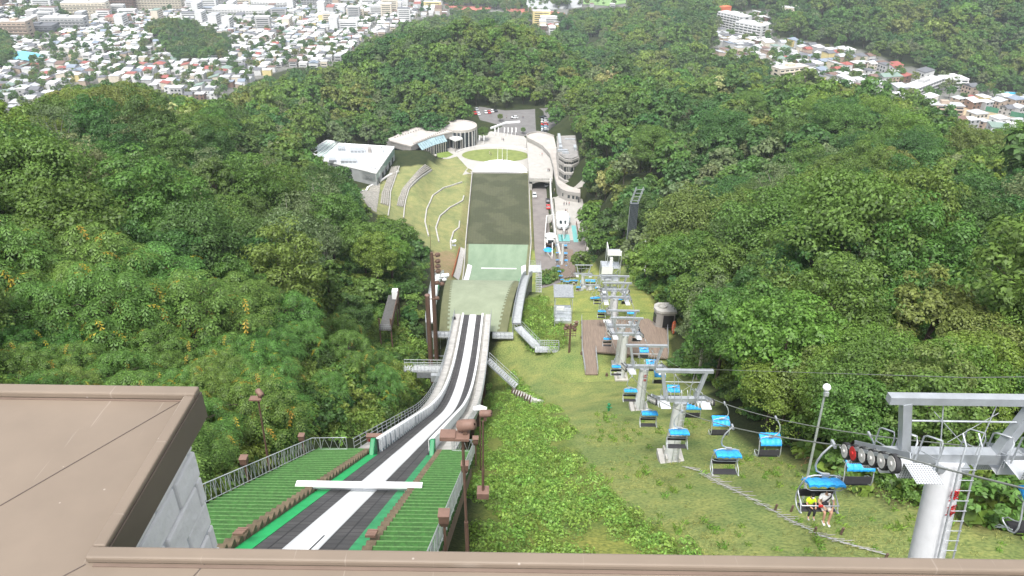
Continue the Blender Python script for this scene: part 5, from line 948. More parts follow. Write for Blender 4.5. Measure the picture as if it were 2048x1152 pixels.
# stair tower at the upper end of the curved walkway
y1 = 158; x1_ = axx(y1) + hwo(y1) + 1.5; t = thing('stair_tower', 'small grey stair tower at the far end of the curved walkway', 'stairs', (x1_ + 1.0, 152, kz(152) + 1.5)); bx((-1.2, 2, -.2), (1.6, 5.5, 0), 'walk_grate', 'deck', t); bars([(-1.2, 5.5, 0), (1.6, 5.5, 0), (1.6, 2, 0)], 'railing', t)
k = MB(); [k.bb((.4, 2 - .3 * i, -.25 - .3 * i), (1.7, 2.3 - .3 * i, -.2 - .3 * i)) for i in range(14)]; k.build('treads', M['walk_grate'], t); bars([(.4, 2, 0), (.4, -2, -4.1)], 'stair_rail', t); bars([(1.7, 2, 0), (1.7, -2, -4.1)], 'stair_rail', t)
for x in (-1.1, 1.5): k = MB(); k.beam((x, 5, -9), (x, 5, -.2), .2, .2); k.build('leg', M['galv_dark'], t)
# left of the outrun: orange net, timber gangway, white machine
wallrun('safety_net', 'orange safety net strung along the left foot of the landing slope', GX([(919, 500), (914, 520), (909, 540), (904, 556)]), 1.3, .08, 'orange_net', 'net')
P_ = GX([(926, 500), (922, 520), (917, 545), (912, 558)]); st_ = drape('service_gangway', [(p[0] - .9, p[1]) for p in P_] + [(p[0] + .9, p[1]) for p in P_[::-1]], .35, 'walk_concrete', 2); tag(st_, 'grey boarded gangway between the orange net and the landing slope', 'gangway')
p = on_ground(908, 494); t = thing('snow_gun', 'white snow gun standing on the lawn beside the outrun', 'snow gun', p); k = MB(); k.tube([(0, 0, 0), (0, 0, 1.4)], .12, 6); k.box((0, 0, .1), (1.6, 1.2, .2)); k.build('stand', M['galv'], t); k = MB(); k.tube([(-.7, -.3, 1.7), (.8, .4, 2.0)], [.62, .5], 14); k.build('barrel', M['roof_white'], t)
# ------------------------------------------------------------------ lift bottom station and its yard
p = atz(1125, 458, 2.9); t = thing('lift_station', 'white lift station with a dark window facing up the slope', 'lift station', (p.x, p.y, 2.9))
bx((-2.4, 0, 1.2), (2.4, 6.5, 4.2), 'white_paint', 'housing', t); bx((-1.3, -.12, 2.3), (1.3, 0, 3.7), 'dark_glass', 'window', t); m = MB(); m.prism([(-1.7, -1.6), (1.7, -1.6), (2.4, -.05), (-2.4, -.05)], 1.0, 2.0); m.build('nose', M['white_paint'], t); bx((-.8, -1.72, 1.3), (.8, -1.6, 1.75), 'black', 'vent', t); bx((-2.0, 2.5, 4.2), (1.6, 5.8, 5.2), 'roof_white', 'roof_box', t); bx((2.4, 3, 1.6), (3.2, 5, 3.6), 'galv', 'side_unit', t); bx((-.4, -9, 3.6), (.4, 0, 4.0), 'white_paint', 'guide_beam', t); bx((-2.4, -6.2, 3.7), (2.4, -5.9, 3.9), 'galv', 'cross_beam', t)
for x, y in ((-1.8, 1), (1.8, 1), (-1.8, 6), (1.8, 6), (0, -8.7)): k = MB(); k.beam((x, y, -.2), (x, y, 3.6 if y < 0 else 1.3), .4, .4); k.build('leg', M['concrete_light'], t)
for i, px in enumerate((1116.5, 1131.5)): p = atz(px, 478, 2.9); tag(drape('loading_mat', [(p.x - 1.6, p.y - 2), (p.x + 1.6, p.y - 2), (p.x + 1.6, p.y + 4), (p.x - 1.6, p.y + 4)], .13, 'turquoise', 2), 'turquoise boarding mat in front of the lift station, %s one' % ('nearer the round booth' if i == 0 else 'forest side'), 'mat', 'boarding mats')
p = atz(1149, 464, 2.9); tag(drape('boarding_carpet', [(p.x - .9, p.y - 9), (p.x + .9, p.y - 9), (p.x + .9, p.y + 6), (p.x - .9, p.y + 6)], .12, 'turquoise', 2), 'long pale turquoise carpet beside the lift station', 'carpet'); p = atz(1152, 458, 2.9); bx_ = MB(); bx_.bb((p.x + .3, p.y - 5, 2.9), (p.x + .6, p.y + 5, 4.0)); tag(bx_.build('timber_screen', M['rust_light']), 'light brown screen beside the turquoise carpet', 'screen')
p = atz(1101, 482, 2.6); t = thing('ticket_booth', 'white booth with a round disc roof by the lift yard', 'booth', (p.x, p.y, 1.6)); m = MB(); m.lathe([(1.7, 0), (1.7, 2.9), (0, 2.9)], n=18); m.build('wall', M['roof_white'], t); m = MB(); m.lathe([(0, 3.5), (2.3, 3.3), (2.35, 3.05), (1.7, 3.0)], (0, .6, 0), 24); m.build('roof', M['roof_white'], t); bx((-1.1, -1.85, .8), (1.1, -1.2, 2.3), 'dark_glass', 'window', t); m = MB(); m.lathe([(1.75, .02), (1.78, .6), (1.7, .62)], n=18); m.build('plinth', M['rust_brown'], t)
P_ = [atz(x, y, 2.9) for x, y in ((1110, 432), (1094, 434), (1091, 470), (1091, 500), (1103, 516), (1104, 488))]; t = thing('ramp_wall', 'white curved wall with railings round the lift yard ramp', 'wall', P_[0]); 
for i, (a, b) in enumerate(zip(P_[:-1], P_[1:])): o = edgebox(a, b, 0, 3.6 if i != 3 else 3.2, .35).build('wall_panel', M['concrete_light'] if i != 3 else M['wall_beige'], t); o.data.transform(Matrix.Translation(-V(t.location)))
p = atz(1096, 514, .3); t = thing('parasol', 'blue parasol over the road below the white ramp wall', 'parasol', (p.x, p.y, h1(p.x, p.y))); m = MB(); m.tube([(0, 0, 0), (0, 0, 2.7)], .05, 6); m.build('pole', M['white_paint'], t); m = MB(); m.lathe([(0, 2.9), (1.0, 2.55), (1.9, 2.0), (1.9, 1.92)], n=8, smooth=False); m.build('canopy', M['lift_blue'], t)
tag(drape('plank_walk', GX([(1112, 502), (1146, 502), (1151, 540), (1153, 556), (1117, 562)]), .35, 'planks', 2.5), 'long dark brown plank walk below the chairs at the slope foot', 'boardwalk')
p = on_ground(1128, 540); t = thing('return_mast', 'short white mast standing on the dark plank walk', 'lift pylon', (p.x, 235, h1(p.x, 235))); k = MB(); k.tube([(0, 0, -.5), (0, 0, 8.6)], [.5, .45], 14); k.build('post', M['post_white'], t); k = MB(); k.box((0, 0, 8.9), (4.6, .3, .35)); k.build('crossarm', M['lift_steel'], t)
# scaffold towers, scoreboard, slim white mast in the right wood
def scaffold(label, px, py0, py1, Y, w, dpt, front):
    a = aty(px, py0, Y); gz = h1(a.x, Y); H = a.z - gz; t = thing('scaffold_tower', label, 'scaffold tower', (a.x, Y, gz)); n = max(2, int(H / 2.2))
    for x in (-w / 2, w / 2):
        for y in (-dpt / 2, dpt / 2): k = MB(); k.tube([(x, y, -.4), (x, y, H)], .09, 6); k.build('standard', M['galv'], t)
    for i in range(n + 1):
        z = H * i / n; k = MB(); [k.tube(l, .06, 5) for l in ([(-w / 2, -dpt / 2, z), (w / 2, -dpt / 2, z)], [(-w / 2, dpt / 2, z), (w / 2, dpt / 2, z)], [(-w / 2, -dpt / 2, z), (-w / 2, dpt / 2, z)], [(w / 2, -dpt / 2, z), (w / 2, dpt / 2, z)])]
        if i < n: s = 1 if i % 2 else -1; k.tube([(-s * w / 2, -dpt / 2, z), (s * w / 2, -dpt / 2, H * (i + 1) / n)], .05, 5)
        k.build('lift_frame', M['galv'], t); bx((-w / 2 + .1, -dpt / 2 + .1, z - .08), (w / 2 - .1, dpt / 2 - .1, z), 'galv', 'floor', t)
    return t, H, w, dpt
t, H, w_, d_ = scaffold('taller grey scaffold tower with a white parapet among the trees', 1228, 505, 0, 128, 2.6, 2.6, 1); bx((-1.3, -1.35, H), (1.3, -1.25, H + 1.0), 'roof_white', 'parapet', t); bx((-1.35, -1.3, H), (-1.25, 1.3, H + 1.6), 'roof_white', 'parapet', t)
t, H, w_, d_ = scaffold('shorter scaffold tower with a white panel beside the taller one', 1214, 528, 0, 127, 2.2, 2.2, 1); bx((-1.1, -1.15, H - 1.6), (1.1, -1.05, H - .1), 'roof_white', 'panel', t); bx((.5, -.4, H), (1.0, .4, H + 1.5), 'roof_white', 'cabinet', t)
a = aty(1258, 462, 190); b_ = aty(1268, 408, 190); gz = h1(a.x, 190); t = thing('scoreboard', 'tall dark scoreboard tower rising out of the right hand wood', 'scoreboard', (a.x + .8, 190, gz)); H = b_.z - gz
bx((-1.15, 0, -.5), (1.15, 1.2, H), 'screen_dark', 'cabinet', t); bx((-1.3, -.2, 2), (-1.16, .2, H - 1), 'galv_dark', 'edge_mast', t); k = MB(); [k.bb((-1.1 + .36 * i, -.06, 1), (-1.05 + .36 * i, .0, H - .3)) for i in range(7)]; k.build('face_ribs', M['galv_dark'], t)
k = MB(); [k.beam((x, y, H), (x + 1.4, y + 1.0, H + 4.2), .12, .12) for x in (-1.05, .95) for y in (.1, 1.1)]; [k.beam((-1.05 + .35 * i, .1, H + i * 1.05), (.95 + .35 * i, .1, H + i * 1.05), .1, .1) for i in range(5)]; k.build('top_lattice', M['galv'], t)
a = aty(1290, 525, 150); b_ = aty(1286, 482, 150); t = thing('marker_mast', 'slim leaning white mast half sunk in the right hand wood', 'mast', (a.x, 150, h1(a.x, 150))); H = b_.z - t.location.z; k = MB(); k.tube([(.6, 0, -.3), (0, 0, H * .6), (-.4, 0, H)], [.42, .36, .2], 8); k.build('shaft', M['white_paint'], t); k = MB(); k.beam((-.5, .3, H * .5), (-.8, .3, H - .4), .5, .12); k.build('dark_board', M['screen_dark'], t)
# ------------------------------------------------------------------ foreground lamps by the start
def cap_lamp(px, py, a, label):
    y = min(np.arange(9, 34, .1), key=lambda v: abs(proj(V((AX + a, v, inz(v) + 1.55)))[1] - py)); p = V((AX + a, y, inz(y) - .1)); t = thing('bollard_lamp', label, 'bollard lamp', p, 0, 'square brown lamps along the steps'); k = MB(); k.beam((0, 0, -.3), (0, 0, 1.3), .075, .075); k.build('post', M['rust_brown'], t)
    k = MB(); k.add([(x * w, y * w, z) for w, z in ((.09, 1.25), (.15, 1.45), (.15, 1.72)) for x, y in ((-1, -1), (1, -1), (1, 1), (-1, 1))], [(i * 4 + j, i * 4 + (j + 1) % 4, i * 4 + 4 + (j + 1) % 4, i * 4 + 4 + j) for i in (0, 1) for j in range(4)]); k.build('lamp_head', M['rust_brown'], t); k = MB(); k.bb((-.17, -.17, 1.72), (.17, .17, 1.76)); k.build('cap', M['rust_light'], t)
cap_lamp(494, 918, -5.3, 'square brown lamp post nearer of the two on the left stair railing'); cap_lamp(620, 872, -5.3, 'square brown lamp post at the far end of the left stair railing')
cap_lamp(904, 1030, 4.4, 'square brown lamp post at the bottom edge, closest on the right'); cap_lamp(939, 930, 4.4, 'square brown lamp post second along the right stair railing'); cap_lamp(957, 878, 4.4, 'square brown lamp post farthest along the right stair railing')
def spot(label, px0, py0, px1, py1, Y, r=.06, plate=True, hd=(-1, 1, -.35), size=.2):
    a = aty(px1, py1, Y); b = aty(px0, py0, Y); t = thing('spotlight_post', label, 'spotlight', a); v = b - a; k = MB(); k.tube([v * -.05, v * .35], r * 1.5, 8); k.tube([v * .35, v], r, 8); k.build('post', M['rust_brown'], t)
    c = v + V((0, 0, .06)); 
    if plate: k = MB(); k.box(v + V((-.12, 0, 0)), (.62, .36, .08)); k.build('plate', M['rust_light'], t)
    k = MB(); d = V(hd).normalized(); c = v + V((.1, .1, .3)); k.tube([c - d * size * 1.6, c - d * size * 1.5, c + d * size * .4, c + d * size * 1.3], [size * .2, size * .85, size, size * .95], 14, 0, False); o = k.build('lamp', M['rust_light'], t); k = MB(); k.tube([c + d * size * .9, c + d * size * .91], [size * .92, .01], 14, 0, False); k.build('lens', M['dark_glass'], o); k = MB(); k.box(v + V((.08, .05, .1)), (.12, .12, .2)); k.build('yoke', M['rust_brown'], t); return t
t = spot('tall brown spotlight post with a flat plate in front of the right steps', 925, 872, 936, 1125, 15.6, .042, True, (-1, .35, -.45), .17); k = MB(); v = aty(925, 872, 15.6) - t.location; k.box(v + V((-.40, 0, .02)), (.42, .34, .13)); k.build('control_box', M['rust_light'], t)
t = spot('thin brown spotlight post on a square foot in the bushes', 966, 842, 966, 985, 23, .038, False, (-.9, .3, -.3), .16); k = MB(); k.box((0, 0, .0), (.5, .5, .3)); k.build('foot', M['rust_light'], t)
p = aty(512, 800, 30); a = aty(541, 935, 30); t = spot('brown spotlight post with a plate against the left bank foliage', 516, 797, 541, 950, 31, .05, True, (-.8, .8, .2), .16)
p = aty(960, 818, 45); t = thing('street_lamp', 'lamp post with a flat white head beside the in-run walkway', 'lamp', (p.x, p.y, h1(p.x, p.y))); H = p.z - t.location.z; k = MB(); k.tube([(0, 0, -.3), (0, 0, H - .2)], .06, 6); k.build('post', M['rust_brown'], t); k = MB(); k.tube([(-.5, 0, H), (0, 0, H + .12), (.5, 0, H)], [.16, .24, .16], 10); k.build('lamp_head', M['white_paint'], t); k = MB(); k.tube([(.1, 0, H - .5), (.1, 0, H - .1)], .16, 8); k.build('housing', M['roof_white'], t)
# distance display
y = 36.2; p = aty(749, 876, y); t = thing('result_display', 'small brown display box with a dark red screen on a stem', 'display', (p.x, y, p.z)); bx((-.48, -.16, -.2), (.48, .16, .22), 'rust_brown', 'cabinet', t); bx((-.34, -.18, -.14), (.42, -.16, .03), 'led_red', 'screen', t); k = MB(); k.beam((.2, 0, -1.2), (.2, 0, -.2), .08, .08); k.build('stem', M['rust_brown'], t); k = MB(); k.bb((-.5, -.18, .22), (.5, .18, .25)); k.build('lid', M['rust_light'], t)
# globe lamp at the edge of the wood
b_ = aty(1618, 938, 33); a = aty(1651, 782, 33); gz = h1(b_.x, 33); t = thing('globe_lamp', 'leaning grey lamp post with a white globe at the forest edge', 'lamp', (b_.x, 33, gz)); v = a - V(t.location); v0 = b_ - V(t.location); k = MB(); k.tube([v0 + (v0 - v) * .8, v0, v], [.09, .08, .06], 8); k.build('post', M['galv'], t); k = MB(); k.ball(v + V((.02, 0, .25)), .22, 14); k.build('globe', M['white_paint'], t); k = MB(); k.box(v + V((.03, -.1, -.1)), (.22, .2, .25)); k.build('ballast_box', M['galv'], t)
# fallen slat fence on the grass
P_ = [on_ground(x, y) for x, y in ((1372, 937), (1400, 948), (1440, 972), (1490, 995), (1540, 1022), (1590, 1052), (1640, 1077), (1700, 1098), (1770, 1118))]; t = thing('slat_fence', 'grey slat snow fence lying flat in a line across the grass', 'fence', P_[0]); O = P_[0]; ln = MB(); ln.tube([p - O + V((0, 0, .12)) for p in P_], .025, 4); ln.build('wire', M['galv'], t)
for a, b in zip(P_[:-1], P_[1:]):
    n = max(3, int((b - a).length / .36)); d = (b - a).normalized()
    for i in range(n):
        if RNG.rand() < .1: continue
        c = a + (b - a) * (i / n) - O; L = RNG.uniform(.55, 1.0); an = RNG.uniform(-.25, .15); s = V((math.cos(an), math.sin(an), -.02)); sl_ = MB(); sl_.beam(c - s * L * .45 + V((0, 0, .14)), c + s * L + V((0, 0, .09)), .04, .02); sl_.build('slat', M['wall_taupe'], t)
for px, py in ((1548, 1026), (1580, 1028), (1626, 1071), (1680, 1072), (1768, 1122)): p = on_ground(px, py); k = MB(); k.tube([p - O - V((0, 0, .2)), p - O + V((.05, 0, .5))], .07, 6); k.build('stake', M['dark_wood'], t)
# ------------------------------------------------------------------ zones given as outlines of what the place leaves open
LAWN = [(700, 384), (722, 405), (760, 432), (812, 445), (850, 490), (862, 502), (880, 560), (930, 560), (932, 487), (945, 343), (915, 308), (858, 330), (800, 332), (790, 350), (752, 372)]
ZC = [(735, 396), (712, 366), (688, 342), (648, 322), (618, 306), (655, 279), (780, 285), (830, 250), (955, 243), (975, 262), (1000, 240), (955, 222), (958, 212), (1105, 220), (1095, 262), (1165, 270), (1168, 460), (1150, 500), (1152, 560), (1110, 575), (1060, 590), (1020, 700), (960, 880), (960, 1152), (395, 1152), (395, 1010), (620, 885), (700, 880), (760, 860), (835, 800), (870, 730), (878, 690), (855, 690), (852, 560), (850, 490), (812, 445), (760, 432), (722, 405)]
ZG = [(1040, 600), (1110, 570), (1165, 545), (1210, 500), (1240, 500), (1265, 560), (1310, 610), (1338, 660), (1345, 740), (1420, 770), (1440, 860), (1580, 930), (1700, 985), (1800, 1000), (2048, 1060), (2048, 1160), (940, 1160), (960, 860), (990, 700)]
ZX = [([(1290, 604), (1316, 604), (1322, 660), (1290, 660)], 112), ([(1252, 396), (1275, 392), (1275, 436), (1254, 436)], 192), ([(1203, 498), (1242, 498), (1242, 600), (1203, 600)], 131), ([(1640, 765), (1665, 765), (1635, 945), (1605, 945)], 34), ([(1279, 482), (1291, 482), (1293, 506), (1281, 506)], 152), ([(776, 566), (800, 566), (800, 640), (786, 640)], 108), ([(800, 680), (905, 680), (905, 712), (800, 712)], 93), ([(500, 785), (545, 785), (555, 940), (520, 940)], 32), ([(855, 440), (880, 440), (880, 700), (855, 700)], 103), ([(1650, 790), (2060, 790), (2060, 960), (1820, 960), (1700, 900)], 22)]
DOMESKY = [(860, -20), (870, 34), (942, 26), (1000, 28), (1040, 40), (1096, 68), (1147, 100), (1181, 120), (1222, 122), (1320, 60), (1320, -20)]; SPORTS = [(1140, 56), (1202, 54), (1208, 78), (1152, 82)]
CP = [(955, 300), (940, 250), (950, 214), (1010, 219), (1110, 212), (1110, 262), (1060, 300)]
ZV = [(1420, 112), (1446, 25), (1545, 20), (1545, 72), (1720, 102), (1840, 142), (1930, 168), (2060, 196), (2060, 288), (1985, 280), (1890, 252), (1870, 232), (1790, 200), (1710, 188), (1640, 185), (1612, 165), (1530, 160), (1545, 125), (1440, 122)]
ZL = [(-30, -40), (1262, -40), (1262, 14), (1136, 16), (1132, 40), (1100, 72), (1060, 42), (1027, 30), (942, 24), (856, 33), (791, 58), (720, 92), (655, 138), (600, 133), (513, 158), (445, 200), (410, 203), (359, 198), (308, 180), (284, 168), (240, 165), (154, 174), (68, 215), (-30, 248)]
HILLOCK = [(296, 62), (330, 45), (400, 52), (440, 75), (458, 98), (440, 112), (385, 118), (335, 110), (330, 90)]
BELT = [[(875, -40), (1136, -40), (1136, 9), (1000, 12), (990, 15), (985, 8), (884, 5)], [(905, 24), (1010, 34), (1125, 34), (1125, 42), (1000, 40), (905, 32)], [(-10, 60), (22, 80), (26, 120), (-10, 140)], [(28, 28), (60, 18), (145, 20), (150, 30), (60, 32)]]
KNOT = [(985, 735), (1030, 745), (1062, 790), (1110, 810), (1140, 850), (1160, 905), (1195, 960), (1245, 1010), (1330, 1060), (1395, 1105), (1420, 1160), (940, 1160), (948, 900)]
LBANK = [(640, 560), (745, 610), (800, 650), (850, 690), (858, 760), (835, 805), (760, 850), (690, 880), (625, 880), (500, 950), (398, 1010), (385, 800), (500, 780), (600, 700)]
RBIG = [(1590, 900), (1700, 905), (1850, 940), (2060, 930), (2060, 1075), (1900, 1040), (1800, 1010), (1700, 985), (1640, 960)]
MIDB = [(1040, 610), (1085, 590), (1125, 645), (1130, 690), (1090, 715), (1050, 700)]
LOWB = [(1085, 545), (1112, 510), (1116, 562), (1080, 572)]
TAN = [[(60, 108), (90, 102), (140, 104), (165, 125), (150, 130), (70, 122)], [(1845, 212), (1900, 206), (1960, 222), (2060, 238), (2060, 258), (1980, 246), (1900, 232)]]
def zone_mask(xs, ys, zs, poly):
    px, py, d = proj_np(np.c_[xs, ys, zs]); return inpoly(px, py, poly)
# terrain sheet: fine near the hill, coarse far away
def lines(segs):
    o = []
    for a, b, s in segs: o += list(np.arange(a, b, s))
    return np.array(o + [segs[-1][1]])
gx = lines([(-2600, -900, 100), (-900, -300, 20), (-300, -80, 6), (-80, -35, 3), (-35, 40, 1.25), (40, 100, 3), (100, 420, 7), (420, 1000, 20), (1000, 2600, 100)]); gy = lines([(-900, -100, 80), (-100, 4, 8), (4, 130, 1.25), (130, 350, 2.5), (350, 520, 6), (520, 1100, 14), (1100, 1700, 30), (1700, 3600, 150)])
GX_, GY_ = np.meshgrid(gx, gy); fx, fy = GX_.ravel(), GY_.ravel(); fz = hgt(fx, fy); nx, ny = len(gx), len(gy)
base = np.tile(np.array([.030, .040, .014]), (len(fx), 1))
d_ = proj_np(np.c_[fx, fy, fz])[2]
def paint(mask, col, jit=.0): base[mask] = np.array(col)
town = (fy > 560) & ((zone_mask(fx, fy, fz, ZL)) | zone_mask(fx, fy, fz, ZV)) | ((fy > 480) & zone_mask(fx, fy, fz, ZV)) | (fy > 1500) & (fx < 300)
paint(town, (.17, .17, .155))
for T_ in TAN: paint((fy > 450) & zone_mask(fx, fy, fz, T_), (.40, .31, .19))
corr = (fy < 480)
paint(corr & zone_mask(fx, fy, fz, LAWN) & (fx < -15) & (fy > 195), (.215, .23, .095)); lawn2 = (fx > -22) & (fx < 8) & (fy > 204) & (fy < 345); paint(lawn2, (.19, .19, .08))
gr = corr & (fy < 190) & (zone_mask(fx, fy, fz, ZG)) ; paint(gr, (.180, .22, .070)); paint((fy > 100) & (fy < 260) & (fx > 6) & (fx < 26), (.20, .235, .065))
paint(corr & (fy < 95) & zone_mask(fx, fy, fz, KNOT), (.13, .17, .04)); paint(corr & (fy < 120) & zone_mask(fx, fy, fz, LBANK), (.07, .10, .025)); paint(corr & (fy < 60) & zone_mask(fx, fy, fz, RBIG), (.12, .12, .045)); paint(corr & zone_mask(fx, fy, fz, [(862, 505), (905, 500), (915, 530), (900, 556), (870, 560)]) & (fy > 180), (.24, .19, .10))
me = bpy.data.meshes.new('terrain'); vs = np.c_[fx, fy, fz]
ii = (np.arange(ny - 1)[:, None] * nx + np.arange(nx - 1)[None]).ravel(); fs = np.c_[ii, ii + 1, ii + nx + 1, ii + nx]
me.from_pydata(vs.tolist(), [], fs.tolist()); me.polygons.foreach_set('use_smooth', [True] * len(fs)); ca = me.color_attributes.new('ground', 'FLOAT_COLOR', 'POINT'); ca.data.foreach_set('color', np.c_[base, np.ones(len(fx))].ravel())
def groundmat():
    m = bpy.data.materials.new('ground'); m.use_nodes = True; nt = m.node_tree; N = nt.nodes; L = nt.links; b = N['Principled BSDF']; b.inputs['Roughness'].default_value = .95; b.inputs['Specular IOR Level'].default_value = .2
    a = N.new('ShaderNodeVertexColor'); a.layer_name = 'ground'; tc = N.new('ShaderNodeTexCoord'); cur = a.outputs['Color']
    for sc, lo, hi, hue in ((.09, .88, 1.12, .018), (.4, .86, 1.14, .022), (5.0, .68, 1.32, .02)):
        n = N.new('ShaderNodeTexNoise'); n.inputs['Scale'].default_value = sc; n.inputs['Detail'].default_value = 5; L.new(tc.outputs['Object'], n.inputs['Vector']); h = N.new('ShaderNodeHueSaturation')
        for sock, a0, a1 in (('Value', lo, hi), ('Hue', .5 + hue, .5 - hue)):
            r = N.new('ShaderNodeMapRange'); r.inputs['From Min'].default_value = .3; r.inputs['From Max'].default_value = .7; r.inputs['To Min'].default_value = a0; r.inputs['To Max'].default_value = a1; L.new(n.outputs['Fac'], r.inputs['Value']); L.new(r.outputs[0], h.inputs[sock])
        L.new(cur, h.inputs['Color']); cur = h.outputs[0]
    L.new(cur, b.inputs['Base Color']); n = N.new('ShaderNodeTexNoise'); n.inputs['Scale'].default_value = 4; n.inputs['Detail'].default_value = 6; L.new(tc.outputs['Object'], n.inputs['Vector']); bp = N.new('ShaderNodeBump'); bp.inputs['Strength'].default_value = .6; bp.inputs['Distance'].default_value = .15; L.new(n.outputs['Fac'], bp.inputs['Height']); L.new(bp.outputs[0], b.inputs['Normal']); return m
me.materials.append(groundmat()); o = bpy.data.objects.new('terrain', me); COL.objects.link(o); tag(o, kind='structure')
# ------------------------------------------------------------------ foliage meshes
def quadmesh(name, Q, mats, mi=None, extra=None):
    """Q: (n,4,3) leaf quads"""
    n = len(Q); me = bpy.data.meshes.new(name); V_ = Q.reshape(-1, 3); ev, ef, em = ([], [], []) if extra is None else extra
    nv = len(V_) + len(ev); me.vertices.add(nv); me.vertices.foreach_set('co', np.r_[V_.ravel(), np.array(ev, float).ravel()] if len(ev) else V_.ravel())
    loops = np.arange(4 * n); el = [i + 4 * n for f in ef for i in f]; lt = [4] * n + [len(f) for f in ef]
    me.loops.add(len(loops) + len(el)); me.loops.foreach_set('vertex_index', np.r_[loops, np.array(el, int)].astype(np.int32)); me.polygons.add(len(lt)); me.polygons.foreach_set('loop_start', np.r_[0, np.cumsum(lt)[:-1]].astype(np.int32))
    for m in mats: me.materials.append(m)
    mm = np.zeros(len(lt), np.int32)
    if mi is not None: mm[:n] = mi
    if ef: mm[n:] = em
    me.polygons.foreach_set('material_index', mm); me.update(calc_edges=True); return me
def leaves(C, Nn, L, Wd, R, fold=.25):
    """diamond leaves at C, facing Nn"""
    n = len(C); t = R.normal(size=(n, 3)); t -= (t * Nn).sum(1, keepdims=True) * Nn; t /= np.linalg.norm(t, axis=1, keepdims=True) + 1e-9; t[:, 2] -= .25; t /= np.linalg.norm(t, axis=1, keepdims=True) + 1e-9; s = np.cross(Nn, t); L = L * R.uniform(.7, 1.25, (n, 1)); W_ = L * Wd
    mid = C + t * L * .45; return np.stack([C, mid + s * W_ / 2 + Nn * L * fold * .3, C + t * L - Nn * L * fold * .3, mid - s * W_ / 2 + Nn * L * fold * .3], 1)
def unit(v): return v / (np.linalg.norm(v, axis=-1, keepdims=True) + 1e-9)
def crown(seed, H, Rr, nc, nl, L, Wd=.6, zc=.62, rz=.40, lob=.5, airy=0.):
    R = np.random.RandomState(seed); u = unit(R.normal(size=(nc * 3, 3))); u = u[u[:, 2] > -.45][:nc]; nc = len(u)
    lobes = unit(R.normal(size=(7, 3)) + [0, 0, .4]); bump = 1 - lob + lob * np.clip((u @ lobes.T).max(1), 0, 1) ** 2 * 1.25
    rad_ = R.uniform(.72, 1.0, nc) * bump; rad_[R.rand(nc) < .18] *= .6; cc_ = u * rad_[:, None] * [Rr, Rr, H * rz] + [0, 0, H * zc]; cr_ = R.uniform(.17, .33, nc) * Rr
    k = R.randint(0, nc, nc * nl); v = unit(R.normal(size=(nc * nl, 3)) + [0, 0, .35] + u[k] * .5); P = cc_[k] + v * (cr_[k] * R.uniform(.55, 1.08, nc * nl) ** .7)[:, None] * [1, 1, .6]
    N_ = unit(v * .8 + R.normal(size=v.shape) * .28 + [0, 0, .55]); return leaves(P, N_, L, Wd, R), cc_
def fronds(seed, H, Rr, nr, L):
    """rosettes of arching, drooping compound leaves on upright stems"""
    R = np.random.RandomState(seed); Q = []; mi = []
    for _ in range(nr):
        a = R.uniform(0, 2 * PI); r = Rr * math.sqrt(R.rand()); z = H * (1 - .42 * (r / Rr) ** 2) * R.uniform(.74, 1.02); o_ = np.array([r * math.cos(a), r * math.sin(a), z]); a0 = R.uniform(0, 6)
        for k in range(9):
            an = a0 + k * .698 + R.uniform(-.2, .2); e = np.array([math.cos(an), math.sin(an), 0]); s_ = np.array([-e[1], e[0], 0]); l = L * R.uniform(.7, 1.15); yel = 1 if R.rand() < .02 else 0
            up = R.uniform(.15, .5); pts = [o_ + e * l * f + np.array([0, 0, l * (up * f - .95 * f * f)]) for f in (.08, .3, .5, .7, .88, 1.0)]
            for j in range(5):       # pairs of leaflets
                w_ = .21 * L * (1.0, 1.1, 1.0, .8, .55)[j]
                for sg in (-1, 1):
                    b0 = pts[j]; b1 = pts[j + 1]; tip = (b0 + b1) / 2 + s_ * sg * w_ + e * .05 * l - np.array([0, 0, .07 * l]); Q.append([b0, b0 * .4 + tip * .6 + e * .03 * l, tip, b1 * .7 + tip * .3]); mi.append(yel)
    return np.array(Q), np.array(mi)
def trunkmb(H, Rr, cl, r0, seed, m=0, n=7):
    R = np.random.RandomState(seed); b = MB(); top = (R.uniform(-.4, .4), R.uniform(-.4, .4), H * .72); b.tube([(0, 0, -1.0), (.08, .05, H * .22), (top[0] * .5, top[1] * .5, H * .48), top], [r0, r0 * .82, r0 * .6, r0 * .25], 8)
    for i in range(n):
        c = cl[R.randint(len(cl))]; f = R.uniform(.3, .62); s = Vector((top[0] * f * .7, top[1] * f * .7, H * f)); b.tube([s, s.lerp(Vector(c), .5) + Vector((0, 0, .25)), Vector(c)], [r0 * .42, r0 * .26, r0 * .08], 5)
    return b
mat('bark', (.085, .065, .05), .95, .25, 4, bump=.3); mat('bark_pale', (.40, .37, .33), .9, .2, 4)
LM = [leafmat('leaf_mid', (.100, .190, .034), (.132, .222, .042), trans=.4), leafmat('leaf_deep', (.060, .138, .032), (.086, .168, .038), trans=.38), leafmat('leaf_olive', (.135, .175, .038), (.16, .196, .046)), leafmat('leaf_grey', (.135, .18, .075), (.155, .2, .082)), leafmat('leaf_light', (.145, .248, .038), (.175, .275, .046), trans=.42), leafmat('leaf_sumac', (.112, .225, .042), (.148, .26, .052), trans=.42), leafmat('leaf_yellow', (.38, .30, .03), (.32, .22, .02)), leafmat('leaf_vine', (.14, .23, .04), (.185, .275, .05)), leafmat('leaf_knot', (.19, .34, .058), (.25, .40, .08), rnd=.6), leafmat('grass_blade', (.27, .29, .085), (.32, .32, .12), trans=.2, rnd=.5), leafmat('leaf_bloom', (.36, .36, .15), (.30, .32, .10)), leafmat('leaf_big', (.085, .17, .025), (.15, .21, .035), rnd=1.2), leafmat('leaf_dry', (.24, .13, .06), (.30, .19, .08))]
